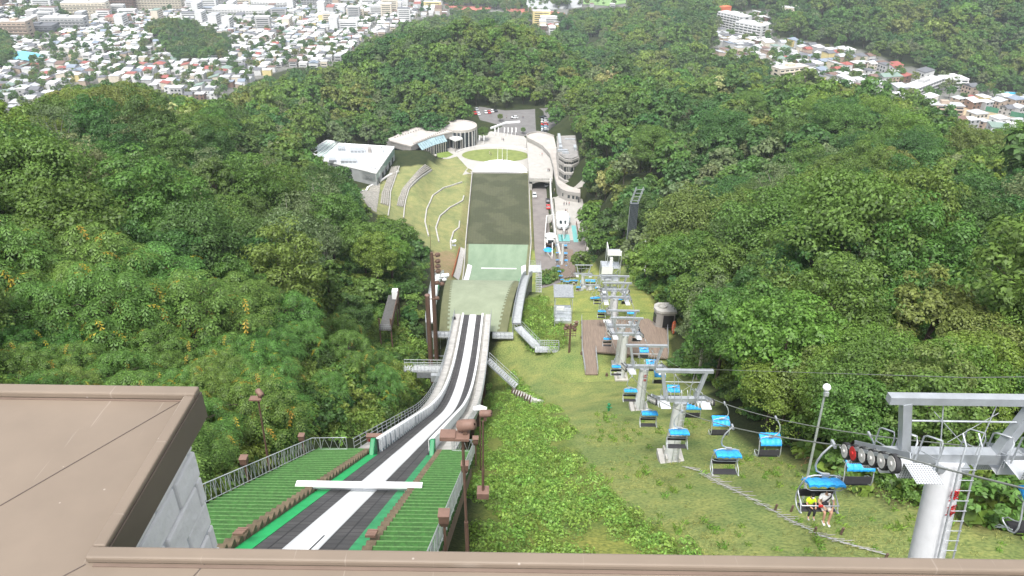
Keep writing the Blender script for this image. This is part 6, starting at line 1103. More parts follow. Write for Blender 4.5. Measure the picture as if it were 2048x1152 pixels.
SPEC = {'broad': [], 'airy': [], 'sumac': []}
for i, (H, Rr, nc, nl) in enumerate(((12, 4.4, 96, 112), (10.5, 4.0, 84, 112), (13.5, 4.8, 110, 105), (9, 3.6, 74, 105), (14, 6.0, 150, 105), (12.5, 3.1, 78, 100))):
    q, cl = crown(20 + i, H, Rr, nc, nl, .32, .62); SPEC['broad'].append((H, Rr, quadmesh('crown', q, [LM[0]]), trunkmb(H, Rr, cl, .24, i).mesh('trunk', M['bark'])))
for i, (H, Rr) in enumerate(((13, 3.6), (11, 3.2))):
    q, cl = crown(40 + i, H, Rr, 80, 66, .30, .5, .6, .44, .5); SPEC['airy'].append((H, Rr, quadmesh('crown', q, [LM[3]]), trunkmb(H, Rr, cl, .2, 9 + i, 0, 14).mesh('trunk', M['bark_pale'])))
for i, (H, Rr) in enumerate(((6.0, 3.1), (5.2, 2.7))):
    q, mi = fronds(60 + i, H, Rr, 92, .82); cl = np.array([[Rr * .6 * math.cos(a), Rr * .6 * math.sin(a), H * .8] for a in np.arange(0, 6.2, .5)]); SPEC['sumac'].append((H, Rr, quadmesh('crown', q, [LM[5], LM[6]], mi), trunkmb(H, Rr, cl, .1, 30 + i, 0, 10).mesh('trunk', M['bark'])))
# ------------------------------------------------------------------ where trees stand
def spots(x0, x1, y0, y1, s, seed):
    R = np.random.RandomState(seed); X, Y = np.meshgrid(np.arange(x0, x1, s), np.arange(y0, y1, s * .9)); X = X + (np.arange(X.shape[0]) % 2)[:, None] * s / 2
    return X.ravel() + R.uniform(-.36, .36, X.size) * s, Y.ravel() + R.uniform(-.36, .36, X.size) * s
def allowed(X, Y, Z, H, Rr, town_ok=False):
    ok = np.ones(len(X), bool); P = np.c_[X, Y, Z + H * .62]; px, py, d = proj_np(P); rp = Rr * F / d; bx_, by_, bd = proj_np(np.c_[X, Y, Z])
    near = Y < 366; fr = np.where(px > 1150, .35, .62)
    for a in list(np.arange(0, 6.2, PI / 4)) + [None]:
        qx = px + (rp * fr * math.cos(a) if a is not None else 0); qy = py + (rp * fr * math.sin(a) if a is not None else 0)
        ok &= ~(inpoly(qx, qy, ZC) & (near | (py > 262))); ok &= ~(inpoly(qx, qy, ZG) & (Y < 300))
        ok &= ~(inpoly(px + (qx - px) * 1.35, py + (qy - py) * 1.35, ZL) & (Y < 420))
        for z, yl in ZX: ok &= ~(inpoly(px + (qx - px) * .85 / fr, py + (qy - py) * .85 / fr, z) & (Y < yl))
        if a is None or a in (0,) or abs(a - PI / 2) < .01 or abs(a - PI) < .01: ok &= ~(inpoly(qx, qy, ZV) & (Y < 1000))
    ok &= ~inpoly(px, py, ZL); ok &= ~(inpoly(bx_, by_, ZC) & (Y < 330)); ok &= ~(inpoly(bx_, by_, ZG) & (Y < 260)); ok &= ~inpoly(px, py - rp * .7, ZL)
    ok &= ~(inpoly(bx_, by_, ZV) & (Y > 440)); ok &= ~inpoly(bx_, by_, CP); ok &= ~((X > -34) & (X < 30.5) & (Y > 300) & (Y < 400)); ok &= ~((np.abs(X) < 10) & (Y < 20)); ok &= ~((X > -13) & (X < 22) & (Y > 8) & (Y < 103))
    return ok, px, py, d
TR = []  # X, Y, Z, H, R, kind, material, px, py, d
for (x0, x1, y0, y1, s, sd_) in ((-75, 75, 14, 75, 3.7, 1), (-190, 190, 30, 185, 7.3, 2), (-420, 420, 185, 400, 8.0, 3), (-620, 900, 400, 700, 9.3, 4), (-500, 1300, 700, 1500, 12, 5)):
    X, Y = spots(x0, x1, y0, y1, s, sd_); Z = hgt(X, Y); R_ = np.random.RandomState(90 + sd_); dd = proj_np(np.c_[X, Y, Z])[2]
    if sd_ == 1: k = (dd < 66) & (dd > 13)
    elif sd_ == 2: k = (dd >= 62) & (dd < 195)
    elif sd_ == 3: k = dd >= 185
    else: k = np.ones(len(X), bool)
    X, Y, Z = X[k], Y[k], Z[k]; n = len(X); sc = .7 + .85 * R_.beta(1.6, 2.0, n)
    kind = np.where((X < 0) & ((sd_ == 1) | ((sd_ == 2) & (dd[k] < 84 + 10 * np.sin(X * .2)))), 2, np.where(R_.rand(n) < .17, 1, 0))
    if sd_ == 1: kind = np.where((X > 0), 0, kind); sc = np.where(kind == 2, R_.uniform(.75, 1.1, n), R_.uniform(.5, .72, n))
    if sd_ == 2: sc = np.where(kind == 2, R_.uniform(1.5, 2.0, n), sc)
    if sd_ < 3:
        gx_, gy_, _ = proj_np(np.c_[X, Y, Z]); inl = inpoly(gx_, gy_, LBANK) & (Y < 112); kind = np.where(inl, 2, kind); sc = np.where(inl, R_.uniform(.85, 1.15, n), sc)
    vi = np.where(kind == 0, R_.choice(6, n, p=[.2, .2, .16, .18, .12, .14]), R_.randint(0, 2, n)); tab = {0: SPEC['broad'], 1: SPEC['airy'], 2: SPEC['sumac']}
    far = {4: 1.1, 5: 1.4}.get(sd_, 1.0); sc = sc * far
    H = np.array([tab[a][b][0] for a, b in zip(kind, vi)]) * sc; Rr = np.array([tab[a][b][1] for a, b in zip(kind, vi)]) * sc; ok, px, py, d = allowed(X, Y, Z, H, Rr); bx2, by2, _ = proj_np(np.c_[X, Y, Z])
    lb = inpoly(bx2, by2, LBANK) & (Y < 112); lb |= inpoly(px, py, LBANK) & (Y < 112) & (px > 600); ok &= ~(lb & (H > 7.0)); ok &= ~(inpoly(px + Rr * F / d * .5, py - Rr * F / d * .8, DOMESKY) & (Y > 430) & (Y < 660)); ok &= ~inpoly(px, py, SPORTS); ok &= ~((d < 46) & (Y < 60) & ((px < -60) | (px > 2000)) & (kind != 2)); ok &= ~((d < 33) & (X > 0))
    ok &= (px > -420) & (px < 2470) & (py > -160) & (py < 1400) & (Y < 1450)
    # species patches: neighbours tend to share a colour
    f = np.sin(X * .045 + 1.3) + np.sin(Y * .06 - X * .03) + .9 * np.sin(X * .11 + Y * .09) + R_.normal(0, .9, n)
    mt = np.select([f > 1.7, f > 1.25, f > -.75, f > -1.7], [4, 2, 0, 1], 1); mt = np.where(kind == 1, 3, np.where(kind == 2, 5, mt)); mt = np.where((kind == 0) & (R_.rand(n) < .008), 10, mt)
    for i in np.nonzero(ok)[0]: TR.append((X[i], Y[i], Z[i], sc[i], kind[i], vi[i], mt[i], px[i], py[i], d[i], R_.uniform(0, 6.28), Rr[i]))
for px_, py_, Y_, s_ in ((1120, 245, 415, .7), (1135, 240, 410, .8), (1150, 250, 396, .8), (1162, 262, 385, .8), (1174, 285, 366, .8), (1178, 310, 350, .85), (1182, 335, 335, .8), (1181, 360, 320, .85), (1184, 385, 305, .8), (1182, 410, 293, .75), (1176, 440, 280, .7), (1190, 300, 352, .9), (1195, 350, 322, .9), (1198, 400, 296, .85)):
    p = aty(px_, py_, Y_); TR.append((p.x, Y_, h1(p.x, Y_) - 1, s_, 0, 1, (0, 4, 1)[int(px_) % 3], px_, py_, proj(p)[2], px_ * 1.7, 4.0 * s_))
inside = [t for t in TR if -40 < t[7] < 2088 and -20 < t[8] < 1130]
inside.sort(key=lambda t: -t[11] / t[9]); single = inside[:300]; ids = set(id(t) for t in single); mass = [t for t in TR if id(t) not in ids]
KN = {0: {0: 'leafy mid green tree', 1: 'deep green leafy tree', 2: 'olive tinged leafy tree', 4: 'fresh light green tree', 10: 'tree dusted with pale yellow bloom'}, 1: {3: 'airy grey green tree with pale limbs'}, 2: {5: 'sumac bush with drooping yellow flecked fronds'}}
MARKS = [('the brown coping corner', 395, 790), ('the left stair railing', 520, 900), ('the bent spotlight post', 515, 800), ('the in-run curve', 850, 790), ('the crossing walkway', 840, 690), ('the judges platform', 780, 600), ('the tall floodlight mast', 868, 520), ('the white visitor building', 690, 330), ('the left frame edge', 0, 500), ('the town on the left', 200, 180), ('the globe lamp', 1650, 770), ('the lifting beam of the nearest pylon', 1900, 800), ('the second pylon', 1370, 760), ('the control booth', 1305, 630), ('the scaffold towers', 1225, 520), ('the dark scoreboard', 1262, 420), ('the terrace building', 1165, 340), ('the right frame edge', 2048, 500), ('the sports ground', 1950, 240), ('the plank deck', 1330, 690), ('the slim white mast', 1286, 500)]
def region(t):
    px, py, d = t[7], t[8], t[9]
    if px < 1000: return 'on the left bank close to the lookout' if d < 66 else 'in the left wood nearest the lookout' if d < 95 else 'in the middle of the left wood' if d < 130 else 'on the far left ridge'
    return 'at the forest edge behind the nearest pylon' if d < 66 else 'in the right wood above the chairs' if d < 95 else 'in the middle of the right wood' if d < 130 else 'on the far right ridge'
for t in single:
    X, Y, Z, sc, kind, vi, mt, px, py, d, rz, Rr = t; H_, R0, cm, tm = {0: SPEC['broad'], 1: SPEC['airy'], 2: SPEC['sumac']}[kind][vi]; lab = unique_label(('big ' if Rr > 5.2 else 'small ' if Rr < 3.2 else '') + KN[kind][mt], px, py, MARKS)
    r = thing('sumac_bush' if kind == 2 else 'broadleaf_tree', lab, 'bush' if kind == 2 else 'tree', (X, Y, Z), rz, 'trees of the steep wood ' + region(t)); r.scale = (sc, sc, sc * RNG.uniform(.92, 1.1))
    for nm, me_ in (('trunk', tm), ('crown', cm)):
        o = bpy.data.objects.new(nm, me_); COL.objects.link(o); o.parent = r
        if nm == 'crown' and kind != 2: o.material_slots[0].link = 'OBJECT'; o.material_slots[0].material = LM[mt]
# ------------------------------------------------------------------ one forest object for the rest
def scatter(name, kindlabel, P, rot, scl, idx, protos):
    col = bpy.data.collections.new(name + '_sources')
    for i, me_ in enumerate(protos): col.objects.link(bpy.data.objects.new('%s_source_%02d' % (name, i), me_))
    me = bpy.data.meshes.new(name); me.from_pydata(np.asarray(P).tolist(), [], [])
    for nm, ty, dat in (('rot', 'FLOAT_VECTOR', np.asarray(rot, float)), ('scl', 'FLOAT_VECTOR', np.asarray(scl, float)), ('idx', 'INT', np.asarray(idx, np.int32))):
        a = me.attributes.new(nm, ty, 'POINT'); a.data.foreach_set('vector' if ty == 'FLOAT_VECTOR' else 'value', dat.ravel())
    o = bpy.data.objects.new(name, me); COL.objects.link(o); ng = bpy.data.node_groups.new(name, 'GeometryNodeTree'); ng.interface.new_socket('Geometry', in_out='INPUT', socket_type='NodeSocketGeometry'); ng.interface.new_socket('Geometry', in_out='OUTPUT', socket_type='NodeSocketGeometry')
    N = ng.nodes; L = ng.links; gi = N.new('NodeGroupInput'); go = N.new('NodeGroupOutput'); ip = N.new('GeometryNodeInstanceOnPoints'); ci = N.new('GeometryNodeCollectionInfo'); ci.inputs['Collection'].default_value = col; ci.inputs['Separate Children'].default_value = True; ci.inputs['Reset Children'].default_value = True; ip.inputs['Pick Instance'].default_value = True
    def at(nm, ty): a = N.new('GeometryNodeInputNamedAttribute'); a.data_type = ty; a.inputs['Name'].default_value = nm; return a.outputs['Attribute']
    L.new(gi.outputs[0], ip.inputs['Points']); L.new(ci.outputs[0], ip.inputs['Instance']); L.new(at('idx', 'INT'), ip.inputs['Instance Index']); er = N.new('FunctionNodeEulerToRotation'); L.new(at('rot', 'FLOAT_VECTOR'), er.inputs[0]); L.new(er.outputs[0], ip.inputs['Rotation']); L.new(at('scl', 'FLOAT_VECTOR'), ip.inputs['Scale']); L.new(ip.outputs[0], go.inputs[0])
    md = o.modifiers.new('scatter', 'NODES'); md.node_group = ng; tag(o, kindlabel, None, None, 'stuff'); return o
FP = []
for mi_ in (0, 1, 2, 4, 3, 10):
    for k in range(2):
        q, cl = crown(200 + mi_ * 2 + k, 12, 4.5, 40, 34, .95, .7, lob=.4); b = trunkmb(12, 4.5, cl, .22, k); FP.append(quadmesh('far_tree', q, [LM[mi_], M['bark']], None, (b.v, b.f, [1] * len(b.f))))
for mi_ in (0, 1, 4):      # finer ones for the trees just outside the frame
    q, cl = crown(240 + mi_, 12, 4.5, 96, 110, .34, .62); b = trunkmb(12, 4.5, cl, .22, mi_); FP.append(quadmesh('near_tree', q, [LM[mi_], M['bark']], None, (b.v, b.f, [1] * len(b.f))))
slot = {0: 0, 1: 2, 2: 4, 4: 6, 3: 8, 10: 10, 5: 0}
R_ = np.random.RandomState(5); hz = {0: 12, 1: 12, 2: 6}
PT, RT_, SL, IX = [], [], [], []
for t in mass:
    X, Y, Z, sc, kind, vi, mt, px, py, d, rz, Rr = t; s = Rr / 4.5; PT.append((X, Y, Z)); RT_.append((0, 0, rz)); SL.append((s, s, s * R_.uniform(.85, 1.1))); IX.append(slot[mt] + R_.randint(2) if d > 120 else 12 + R_.randint(3))
# trees in the town: hillock, green belts, gardens
X, Y = spots(-1300, 500, 560, 1750, 10.5, 8); Z = hgt(X, Y); px, py, d = proj_np(np.c_[X, Y, Z + 7]); bx_, by_, _ = proj_np(np.c_[X, Y, Z]); hill = inpoly(px, py, HILLOCK) | np.any([inpoly(px, py, b) for b in BELT], 0); gard = (inpoly(bx_, by_, ZL) & (R_.rand(len(X)) < np.where(d < 950, .5, .22))) | (inpoly(bx_, by_, ZV) & (R_.rand(len(X)) < .3)); k = (hill | gard) & (px > -60) & (px < 2110) & (py > -60)
for i in np.nonzero(k)[0]:
    s = R_.uniform(1.0, 1.45) if hill[i] else R_.uniform(.45, .95); PT.append((X[i], Y[i], Z[i])); RT_.append((0, 0, R_.uniform(0, 6))); SL.append((s, s, s)); IX.append(R_.choice([0, 1, 2, 3, 3, 2, 4, 8]))
TOWNTREE = np.array(PT)[-int(k.sum()):, :2]
scatter('forest', 'dense green broadleaf forest covering the hills', PT, RT_, SL, IX, FP)
print('TREES', len(TR), len(mass), 'points', len(PT))
# ------------------------------------------------------------------ undergrowth, knotweed, grass
def plant(seed, n, L, Wd, h, r):
    R = np.random.RandomState(seed); a = R.uniform(0, 6.28, n); rr = r * np.sqrt(R.rand(n)); z = h * (1 - .5 * (rr / r) ** 2) * R.uniform(.45, 1.0, n); P = np.c_[rr * np.cos(a), rr * np.sin(a), z]; N_ = unit(np.c_[np.cos(a), np.sin(a), np.full(n, 1.3)] + R.normal(size=(n, 3)) * .35); return leaves(P, N_, L, Wd, R, .2)
def tuft(seed, n, h, r):
    R = np.random.RandomState(seed); Q = []
    for i in range(n):
        a = R.uniform(0, 6.28); b = np.array([R.uniform(-r, r), R.uniform(-r, r), 0]); e = np.array([math.cos(a), math.sin(a), 0]); s = np.array([-e[1], e[0], 0]) * .012; hh = h * R.uniform(.5, 1.1); Q.append([b - s, b + s, b + s * .6 + e * hh * .35 + [0, 0, hh * .7], b - s * .3 + e * hh * .7 + [0, 0, hh * .8]])
    return np.array(Q)
def in_zone(poly, x0, x1, y0, y1, s, seed, dmax=999, jit=.5):
    R = np.random.RandomState(seed); X, Y = np.meshgrid(np.arange(x0, x1, s), np.arange(y0, y1, s)); X = X.ravel() + R.uniform(-jit, jit, X.size) * s; Y = Y.ravel() + R.uniform(-jit, jit, Y.size) * s; Z = hgt(X, Y); px, py, d = proj_np(np.c_[X, Y, Z]); k = inpoly(px, py, poly) & (d < dmax); return X[k], Y[k], Z[k], d[k]
def do_scatter(name, label, parts, protos, smin, smax):
    P = []; S_ = []; I_ = []; R = np.random.RandomState(3); Ro = []
    for X, Y, Z, ids_, f in parts:
        for x, y, z in zip(X, Y, Z): s = R.uniform(smin, smax) * f; P.append((x, y, z - .03)); S_.append((s, s, s * R.uniform(.8, 1.2))); Ro.append((R.uniform(-.15, .15), R.uniform(-.15, .15), R.uniform(0, 6.28))); I_.append(R.choice(ids_))
    print(name, len(P)); return scatter(name, label, P, Ro, S_, I_, protos)
knot = [quadmesh('k', plant(300 + i, 74, .19, .66, .62, .55), [LM[8]]) for i in range(3)] + [quadmesh('k', plant(310 + i, 74, .14, .5, .55, .5), [LM[7]]) for i in range(2)] + [quadmesh('k', plant(320, 40, .16, .5, .55, .5), [LM[12]])]
a = in_zone(KNOT, -4.5, 14, 10, 92, .62, 1); b_ = in_zone(LBANK, -36, -8, 22, 112, .72, 2); c_ = in_zone(MIDB, -2, 9, 88, 122, .8, 3)
f1 = np.sin(a[0] * .9) + np.sin(a[1] * .55 + a[0] * .3) + np.random.RandomState(1).normal(0, .5, len(a[0])) > -1.05; f1 &= (a[0] > AX + 4.6) | (a[1] > 34); f2 = np.random.RandomState(2).rand(len(b_[0])) < .8; f2 &= (b_[0] < AX - 5.6) | (b_[1] > 34); f2 &= b_[0] < AX - 3.3
do_scatter('knotweed', 'leafy bright green knotweed carpeting the banks beside the in-run', [(a[0][f1], a[1][f1], a[2][f1], [0, 1, 2, 2, 3, 3, 4], 1.0), (b_[0][f2], b_[1][f2], b_[2][f2], [3, 4, 3, 0, 1], 1.8), (c_[0], c_[1], c_[2], [3, 4, 3, 0], 1.6)], knot, .7, 1.25)
big = [quadmesh('b', plant(330 + i, 16, .62, .95, .8, .6), [LM[11]]) for i in range(3)] + [quadmesh('b', plant(340, 50, .2, .5, .8, .6), [LM[7]]), quadmesh('b', plant(341, 30, .2, .5, .4, .7), [LM[12]])]
a = in_zone(RBIG, 10, 40, 14, 52, .8, 4); do_scatter('butterbur', 'big round leaved plants and dry leaves under the forest edge', [(a[0], a[1], a[2], [0, 1, 2, 0, 1, 3, 4], 1.0)], big, .7, 1.3)
tf = [quadmesh('t', tuft(350 + i, 18, .13, .2), [LM[9]]) for i in range(3)] + [quadmesh('t', tuft(360, 24, .4, .2), [LM[8]])]
GRASS = [(1075, 790), (1145, 680), (1160, 740), (1340, 750), (1430, 860), (1600, 940), (1720, 990), (1850, 1010), (2060, 1080), (2060, 1160), (1400, 1160), (1340, 1060), (1195, 960), (1140, 850)]
a = in_zone(GRASS, 3, 26, 12, 62, .36, 5); f1 = np.sin(a[0] * .7 + 1) + np.sin(a[1] * .5) + np.random.RandomState(4).normal(0, .8, len(a[0])) > .5
do_scatter('meadow_grass', 'short dry green grass of the lift slope', [(a[0][f1], a[1][f1], a[2][f1], [0, 1, 2, 0, 1, 2, 0, 1, 2, 3], 1.0)], tf, .6, 1.3)
sh = [quadmesh('s', crown(400 + i, 2.4, 1.5, 26, 40, .3, .6, .45, .5)[0], [LM[j]]) for i, j in enumerate((0, 7, 1, 5))]
P4 = []
X, Y = spots(-200, 200, 12, 235, 2.7, 12); Z = hgt(X, Y); ok, px, py, d = allowed(X, Y, Z, np.full(len(X), 2.4), np.full(len(X), 1.4)); k = ok & (px > -500) & (px < 2700) & (d > 14) & (d < 250) & (py < 1260); P4.append((X[k], Y[k], Z[k], [0, 1, 2, 2, 3], 1.0))
a = in_zone(LOWB, 5, 20, 100, 225, 1.6, 6); P4.append((a[0], a[1], a[2], [0, 1, 3], 1.2))
a = in_zone(LBANK, -60, -9.9, 30, 112, 1.5, 7); k2 = np.random.RandomState(9).rand(len(a[0])) < .85; P4.append((a[0][k2], a[1][k2], a[2][k2], [1, 3, 1, 1], .85))
do_scatter('undergrowth', 'bushy undergrowth between and below the trees', P4, sh, .6, 1.3)
# ivy curtain of the leafy bank just beyond the coping, and the single trees of the car park
for (px, py, z, s, lab) in ((1000, 243, 0, .42, 'small round tree standing alone beside the car park sign'), (966, 282, 0, .72, 'broad dark tree beside the museum drum, trunk in view'), (1046, 268, 0, .35, 'small bush at the near end of the car park, by the winding roof walk')):
    p = atz(px, py, z); H_, R0, cm, tm = SPEC['broad'][1]; r = thing('broadleaf_tree', lab, 'tree', p); r.scale = (s, s, s)
    for nm, me_ in (('trunk', tm), ('crown', cm)): o = bpy.data.objects.new(nm, me_); COL.objects.link(o); o.parent = r
# ------------------------------------------------------------------ the town
HW = [('house_white', (.60, .60, .595)), ('house_cream', (.60, .54, .44)), ('house_grey', (.40, .40, .40)), ('house_brown', (.20, .13, .10)), ('house_tan', (.42, .33, .26)), ('house_yellow', (.60, .50, .24))]
HR = [('roof_snow', (.62, .63, .645)), ('roof_silver', (.40, .42, .44)), ('roof_slate', (.13, .135, .15)), ('roof_red', (.30, .095, .08)), ('roof_bluegrey', (.21, .25, .31)), ('roof_brown', (.17, .11, .09)), ('roof_green', (.19, .26, .225))]
for n_, c in HW + HR: mat(n_, c, .75, .06, .4)
PW = [.5, .16, .14, .08, .09, .03]; PR_ = [.54, .20, .12, .03, .04, .05, .02]
wn = {0: 'white', 1: 'cream', 2: 'grey', 3: 'brown', 4: 'tan', 5: 'yellow'}; rn = {0: 'white', 1: 'silver', 2: 'slate', 3: 'red', 4: 'blue grey', 5: 'brown', 6: 'green'}
def house_parts(ty, w_, d_, h_):
    W_, R2 = MB(), MB(); W_.bb((-w_ / 2, -d_ / 2, -1.5), (w_ / 2, d_ / 2, h_)); o_ = .35
    if ty == 'flat': R2.bb((-w_ / 2 - .15, -d_ / 2 - .15, h_), (w_ / 2 + .15, d_ / 2 + .15, h_ + .35))
    elif ty == 'gable':
        a, b, r = w_ / 2 + o_, d_ / 2 + o_, 1.9; R2.add([(-a, -b, h_ - .1), (a, -b, h_ - .1), (a, b, h_ - .1), (-a, b, h_ - .1), (0, -b, h_ + r), (0, b, h_ + r)], [(0, 4, 5, 3), (1, 2, 5, 4), (0, 1, 4), (2, 3, 5), (3, 2, 1, 0)])
    elif ty == 'hip':
        a, b, r = w_ / 2 + o_, d_ / 2 + o_, 1.7; R2.add([(-a, -b, h_ - .1), (a, -b, h_ - .1), (a, b, h_ - .1), (-a, b, h_ - .1), (0, -b * .35, h_ + r), (0, b * .35, h_ + r)], [(0, 4, 5, 3), (1, 2, 5, 4), (0, 1, 4), (2, 3, 5), (3, 2, 1, 0)])
    else:
        a, b = w_ / 2 + o_, d_ / 2 + o_; R2.add([(-a, -b, h_), (a, -b, h_), (a, b, h_ + 1.5), (-a, b, h_ + 1.5), (-a, -b, h_ + .25), (a, -b, h_ + .25), (a, b, h_ + 1.75), (-a, b, h_ + 1.75)], [(3, 2, 1, 0), (4, 5, 6, 7), (0, 1, 5, 4), (1, 2, 6, 5), (2, 3, 7, 6), (3, 0, 4, 7)]); W_.add([(-w_ / 2, -d_ / 2, h_), (w_ / 2, -d_ / 2, h_), (w_ / 2, d_ / 2, h_), (-w_ / 2, d_ / 2, h_), (w_ / 2, d_ / 2, h_ + 1.4), (-w_ / 2, d_ / 2, h_ + 1.4)], [(2, 3, 5, 4), (1, 2, 4), (3, 0, 5)])
    return W_, R2
TY = ['flat', 'gable', 'hip', 'shed']; tyn = {'flat': 'flat', 'gable': 'gabled', 'hip': 'hipped', 'shed': 'sloping'}
HM = {}
for ty in TY:
    for v in range(2):
        w_, d_, h_ = (7.6, 6.8, 5.6) if v == 0 else (9.6, 7.8, 6.4); a, b = house_parts(ty, w_, d_, h_)
        wins = []
        for fl in (1.2, 3.9):
            for x in ((-2.0, 1.9) if v == 0 else (-3.0, 0, 2.9)): k = MB(); k.bb((x - .75, -d_ / 2 - .06, fl), (x + .75, -d_ / 2 + .02, fl + 1.3)); wins.append(k.mesh('window', M['dark_glass']))
            k = MB(); k.bb((w_ / 2 - .02, -1.2, fl), (w_ / 2 + .06, .2, fl + 1.2)); wins.append(k.mesh('window', M['dark_glass'])); k = MB(); k.bb((-w_ / 2 - .06, -.2, fl), (-w_ / 2 + .02, 1.2, fl + 1.2)); wins.append(k.mesh('window', M['dark_glass']))
        HM[ty, v] = (a.mesh('wall', M['house_white']), b.mesh('roof', M['roof_snow']), wins)
APT = []   # footprints kept free of houses
def apartment(px, py, w_, d_, h_, rz, wall, roof, label, floors=None, name='apartment_block', dome=False):
    p = on_ground(px, py); t = thing(name, label, 'apartment block' if name == 'apartment_block' else 'building', p, rz); APT.append((p.x, p.y, max(w_, d_) * .62)); k = MB(); k.bb((-w_ / 2, -d_ / 2, -4), (w_ / 2, d_ / 2, h_)); k.build('wall', M[wall], t); k = MB(); k.bb((-w_ / 2 - .2, -d_ / 2 - .2, h_), (w_ / 2 + .2, d_ / 2 + .2, h_ + .5)); rf = k.build('roof', M[roof], t); k = MB(); k.bb((-w_ * .12, -d_ * .2, h_ + .5), (w_ * .1, d_ * .25, h_ + 2.6)); k.build('lift_housing', M[wall], rf); fl = floors or max(2, int(h_ / 3))
    for i in range(fl):
        z = (h_ - .6) * i / fl + .9; n = max(3, int(w_ / 5))
        for j in range(n): x = -w_ / 2 + w_ * (j + .5) / n; k = MB(); k.bb((x - w_ / n * .36, -d_ / 2 - .06, z), (x + w_ / n * .36, -d_ / 2 + .1, z + 1.5)); k.build('window', M['dark_glass'], t)
        k = MB(); k.bb((-w_ / 2 + .1, -d_ / 2 - 1.2, z - .5), (w_ / 2 - .1, -d_ / 2 - .07, z + .35)); k.build('balcony', M[wall], t)
        for s in (-1, 1): k = MB(); k.bb((s * (w_ / 2 + .0) - .08, -d_ * .2, z), (s * (w_ / 2) + .08, d_ * .1, z + 1.4)); k.build('window', M['dark_glass'], t)
    return t
for a in ((1575, 162, 30, 11, 12, .42, 'house_cream', 'roof_cream', 'cream apartment block with balconies half sunk in the trees of the valley', 4), (1842, 186, 50, 11, 8.5, .72, 'house_grey', 'roof_snow', 'long grey apartment block with a flat white roof in the right valley', 3), (1900, 178, 19, 13, 9, .1, 'house_white', 'roof_snow', 'white stepped apartment block right of the long grey one', 3), (1882, 231, 24, 9, 8, -.12, 'house_tan', 'roof_silver', 'salmon tan apartment block beside the bare sports ground', 3), (2012, 279, 23, 12, 8, -.3, 'house_white', 'roof_green', 'white block with a pale green roof at the right picture edge', 3), (1465, 58, 40, 15, 17, -1.0, 'house_white', 'roof_snow', 'big white stepped block with an orange end, upper one', 6), (1500, 74, 34, 15, 15, -.85, 'house_white', 'roof_snow', 'big white stepped block with an orange end, lower one', 5),
          (178, 36, 62, 22, 24, .18, 'house_cream', 'roof_snow', 'large cream angular block in the upper left town', 5), (40, 78, 34, 20, 22, .1, 'house_tan', 'roof_cream', 'tan apartment block left of the dark building', 5), (82, 72, 44, 22, 14, .1, 'roof_slate', 'roof_slate', 'dark slate coloured block in the upper left town', 3), (135, 60, 55, 18, 17, .1, 'house_grey', 'roof_snow', 'grey apartment block below the cream angular block', 4), (230, 18, 70, 20, 34, .02, 'house_brown', 'roof_snow', 'tall dark brown apartment block at the top of the town', 8), (310, 18, 95, 16, 24, .03, 'house_cream', 'roof_cream', 'long cream apartment block at the top of the town', 6), (240, 50, 30, 20, 12, .1, 'house_tan', 'roof_red', 'orange tan school building in the upper left town', 3), (95, 122, 42, 12, 7, .08, 'house_white', 'roof_silver', 'low white school building beside the sandy ground', 2), (490, 32, 90, 34, 13, -.1, 'house_white', 'roof_snow', 'broad white store building with a white roof in the town', 3), (545, 18, 60, 30, 14, -.1, 'house_white', 'roof_snow', 'white store annex with an orange sign patch', 3), (430, 12, 50, 20, 22, 0, 'house_grey', 'roof_silver', 'grey apartment block near the top middle of the town', 6), (640, 12, 60, 20, 20, -.05, 'house_grey', 'roof_silver', 'grey apartment block above the wooded middle hill', 5), (120, 8, 80, 22, 26, .05, 'house_grey', 'roof_brown', 'brownish grey apartment row at the upper left edge', 6), (1595, 30, 40, 16, 8, -.4, 'house_cream', 'roof_snow', 'low cream building high in the right valley', 2)): apartment(*a)
p = on_ground(1446, 46); k = MB(); k.bb((-4, -7, -3), (4, 7, 20)); o = k.build('stair_tower', M['orange_net'], None, None, p); tag(o, 'orange stair tower at the end of the big white stepped block', 'stair tower'); o.rotation_euler.z = -1.0
p = on_ground(42, 128); t = thing('sports_dome', 'pale blue domed gymnasium roof in the left town', 'dome', p, .1); k = MB(); rows = []
for i in range(13): a = PI * i / 12; rows.append([(-22 * math.cos(a) * (1 - .05 * abs(f)), f * 14, 9 * math.sin(a) * (1 - .5 * abs(f) ** 3) + 3) for f in (-1, -.8, -.4, 0, .4, .8, 1)])
k.sheet(rows, smooth=True); mat('dome_blue', (.16, .50, .68), .5, .06, .2); k.build('roof', M['dome_blue'], t); k = MB(); k.bb((-22, -13.6, -3), (22, 13.6, 3.4)); k.build('wall', M['house_white'], t)
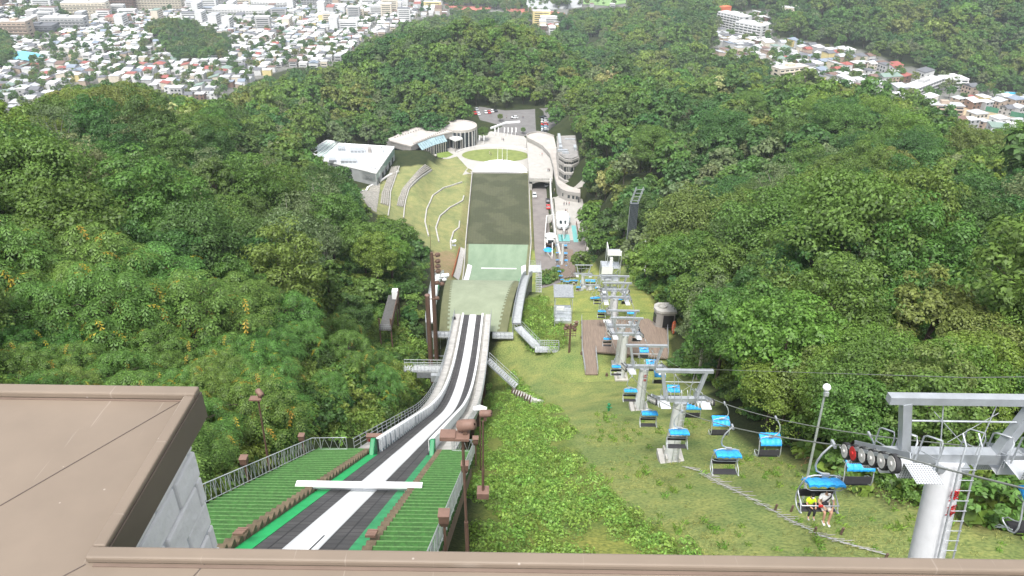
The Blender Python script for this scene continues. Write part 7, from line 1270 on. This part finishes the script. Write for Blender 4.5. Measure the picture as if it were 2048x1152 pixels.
# sports park: red running tracks, grey stand, green ball field
mat('track_red', (.47, .17, .13), .9, .08, .1); mat('turf', (.20, .33, .12), .9, .1, .05); mat('pool_blue', (.05, .42, .60), .2, .1, .3)
def flat_px(name, poly, m, dz=.5): return drape(name, GX(poly), dz, m, 25)
st(flat_px('running_track', [(888, 9), (935, 12), (985, 15), (975, 24), (930, 22), (900, 16)], 'track_red')); st(flat_px('running_track', [(1012, 16), (1075, 20), (1130, 27), (1128, 33), (1060, 27), (1012, 24)], 'track_red', .6)); st(flat_px('ball_field', [(1140, 2), (1250, -3), (1252, 8), (1215, 13), (1150, 8)], 'turf', .7))
p = on_ground(1108, 18); t = thing('sports_stand', 'grey stadium stand sloping down to the red running track', 'stand', p, -.12); k = MB(); k.add([(-45, -14, -3), (45, -14, -3), (45, 12, -3), (-45, 12, -3), (-45, -14, 2), (45, -14, 2), (45, 12, 13), (-45, 12, 13)], [(3, 2, 1, 0), (4, 5, 6, 7), (0, 1, 5, 4), (1, 2, 6, 5), (2, 3, 7, 6), (3, 0, 4, 7)]); k.build('terrace', M['wall_grey'], t); k = MB(); k.bb((-46, 12.1, -3), (46, 14, 17)); k.build('back_wall', M['concrete_light'], t); APT.append((p.x, p.y, 60))
st(flat_px('sports_ground', [(1148, 66), (1185, 62), (1195, 68), (1160, 74)], 'turf', .8)); 
p = on_ground(2022, 193); k = MB(); k.bb((-8, -4, -2), (8, 4, 2.5)); o = k.build('pool_basin', M['roof_snow'], None, None, p); tag(o, 'white rooftop with a bright blue pool at the right edge of the valley', 'pool'); k = MB(); k.bb((-6, -2.8, 2.5), (5, 2.8, 2.62)); k.build('water', M['pool_blue'], o); o.rotation_euler.z = -.2; APT.append((p.x, p.y, 10))
mat('net_green', (.07, .22, .14), .9, .15, .5)
for a, b, lab in (((1846, 224), (1800, 214), 'green ball net standing at the near end of the bare sports ground'), ((1970, 222), (2060, 240), 'long green ball net along the far side of the bare sports ground')): P_ = [tuple(on_ground(*a))[:2], tuple(on_ground(*b))[:2]]; wallrun('ball_net', lab, P_, 3.6, .1, 'net_green', 'net')
# houses
R_ = np.random.RandomState(77); cand = []
def grid(x0, x1, y0, y1, ang, sx, sy, zone, ymin, seed, blk=(5, 2), street=6.0, fill=.93):
    R = np.random.RandomState(seed); ca, sa = math.cos(ang), math.sin(ang); L = []; u = x0; iu = 0
    while u < x1:
        v = y0; iv = 0
        while v < y1:
            x = u * ca - v * sa; y = u * sa + v * ca
            if y > ymin and R.rand() < fill: L.append((x + R.uniform(-1, 1), y + R.uniform(-1, 1)))
            v += sy; iv += 1
            if iv % blk[1] == 0: v += street
        u += sx; iu += 1
        if iu % blk[0] == 0: u += street
    L = np.array(L); Z = hgt(L[:, 0], L[:, 1]); px, py, d = proj_np(np.c_[L, Z]); p2, q2, _ = proj_np(np.c_[L, Z + 6]); k = inpoly(px, py, zone) & inpoly(p2, q2, zone) & (px > -40) & (px < 2090)
    for T_ in TAN + [HILLOCK] + BELT + [[(880, 5), (1140, 12), (1140, 36), (1000, 30), (880, 26)], [(1136, -6), (1260, -6), (1260, 14), (1140, 12)]]: k &= ~inpoly(px, py, T_)
    return [(x, y, z, a, b, c, ang) for (x, y), z, a, b, c in zip(L[k], Z[k], px[k], py[k], d[k])]
cand += grid(-1500, 700, 560, 1900, .05, 10.6, 11.4, ZL, 560, 1) + grid(0, 1000, 350, 1200, -.42 + .75, 12.0, 12.0, ZV, 440, 2, (4, 2), 6, .92)
cand = [c for c in cand if all((c[0] - a) ** 2 + (c[1] - b) ** 2 > r * r for a, b, r in APT) and (len(TOWNTREE) == 0 or ((TOWNTREE - np.array(c[:2])) ** 2).sum(1).min() > 9)]
cand.sort(key=lambda c: c[5]); ind = cand[:300]; rest = cand[300:]; seen = {}
for i, (x, y, z, px, py, d, ang) in enumerate(ind):
    ty = R_.choice(TY, p=[.42, .24, .16, .18]); v = R_.randint(2); wi = R_.choice(6, p=PW); ri = R_.choice(7, p=PR_ if ty == 'flat' else [.2, .2, .2, .12, .1, .12, .06]); sc = R_.uniform(.85, 1.15); wm, rm, wins = HM[ty, v]
    MK = [('the cream apartment block', 1575, 150), ('the long grey apartment block', 1840, 178), ('the stepped apartment block', 1900, 168), ('the salmon tan block', 1882, 222), ('the pale green roofed block', 2012, 270), ('the big stepped block', 1480, 55), ('the rooftop pool', 2022, 190), ('the bare sports ground', 1950, 235), ('the blue dome', 42, 120), ('the low school building', 95, 115), ('the wooded hillock', 385, 85), ('the left wood', 230, 175), ('the middle hill', 700, 100), ('the tan apartment block', 40, 65), ('the salmon school', 240, 48), ('the ridge dip', 480, 180)]
    reg = 'in the right valley' if px > 1300 else ('on the left edge of the town' if px < 160 else 'in the left part of the town' if px < 340 else 'below the wooded hillock' if px < 520 else 'in the town beside the middle hill')
    lab = unique_label('%s house with %s %s roof' % (wn[wi], tyn[ty], rn[ri]), px, py, MK)
    t = thing('house', lab, 'house', (x, y, z), ang + R_.choice([0, PI / 2, 0, -PI / 2]) + R_.uniform(-.08, .08), 'houses ' + reg); t.scale = (sc, sc, sc * R_.uniform(.85, 1.15))
    for nm, me_, mm in (('wall', wm, HW[wi][0]), ('roof', rm, HR[ri][0])): o = bpy.data.objects.new(nm, me_); COL.objects.link(o); o.parent = t; o.material_slots[0].link = 'OBJECT'; o.material_slots[0].material = M[mm]
    if d < 720:
        for wmsh in wins: o = bpy.data.objects.new('window', wmsh); COL.objects.link(o); o.parent = t
allm = [M[n_] for n_, c in HW + HR] + [M['dark_glass']]; mb = MB()
for x, y, z, px, py, d, ang in rest:
    ty = R_.choice(TY, p=[.6, .16, .1, .14]); big_ = d > 1050 and R_.rand() < .10; w_, d__, h_ = (R_.uniform(16, 30), R_.uniform(9, 12), R_.uniform(9, 22)) if big_ else (R_.uniform(6.5, 10), R_.uniform(6.2, 8.5), R_.uniform(4.5, 7)); ty = 'flat' if big_ else ty; a, b = house_parts(ty, w_, d__, h_); wi = R_.choice(6, p=PW); ri = 6 + R_.choice(7, p=PR_); an = ang + R_.choice([0, PI / 2]) + R_.uniform(-.06, .06); Rm = Matrix.Rotation(an, 3, 'Z'); o0 = Vector((x, y, z))
    for q, mi in ((a, wi), (b, ri)): mb.add([Rm @ Vector(p) + o0 for p in q.v], q.f, mi)
    for fl in range(int(h_ / 2.8)): k = MB(); k.bb((-w_ * .4, -d__ / 2 - .06, fl * 2.8 + 1.1), (w_ * .4, -d__ / 2, fl * 2.8 + 2.2)); k.bb((w_ / 2, -d__ * .3, fl * 2.8 + 1.1), (w_ / 2 + .06, d__ * .2, fl * 2.8 + 2.2)); mb.add([Rm @ Vector(p) + o0 for p in k.v], k.f, 13)
tag(mb.build('distant_town', allm), 'mass of distant small pale roofed houses of the town', None, None, 'stuff'); print('HOUSES', len(cand))
# ------------------------------------------------------------------ air
HAZE = .00012
if HAZE:
    k = MB(); k.bb((-2590, -890, float(fz.min()) - 1), (2590, 3590, 262)); m = bpy.data.materials.new('haze'); m.use_nodes = True; nt = m.node_tree; N = nt.nodes; N.remove(N['Principled BSDF']); v = N.new('ShaderNodeVolumePrincipled'); v.inputs['Color'].default_value = (.82, .92, 1, 1); v.inputs['Density'].default_value = HAZE; v.inputs['Anisotropy'].default_value = 0
    nt.links.new(v.outputs[0], N['Material Output'].inputs['Volume']); o = k.build('haze', m); tag(o, 'thin pale summer haze over the town', None, None, 'stuff'); o.display_type = 'WIRE'
for o in SC.objects:
    if o.type == 'MESH' and 'kind' not in o and o.parent is None and 'label' not in o: print('UNLABELLED', o.name)
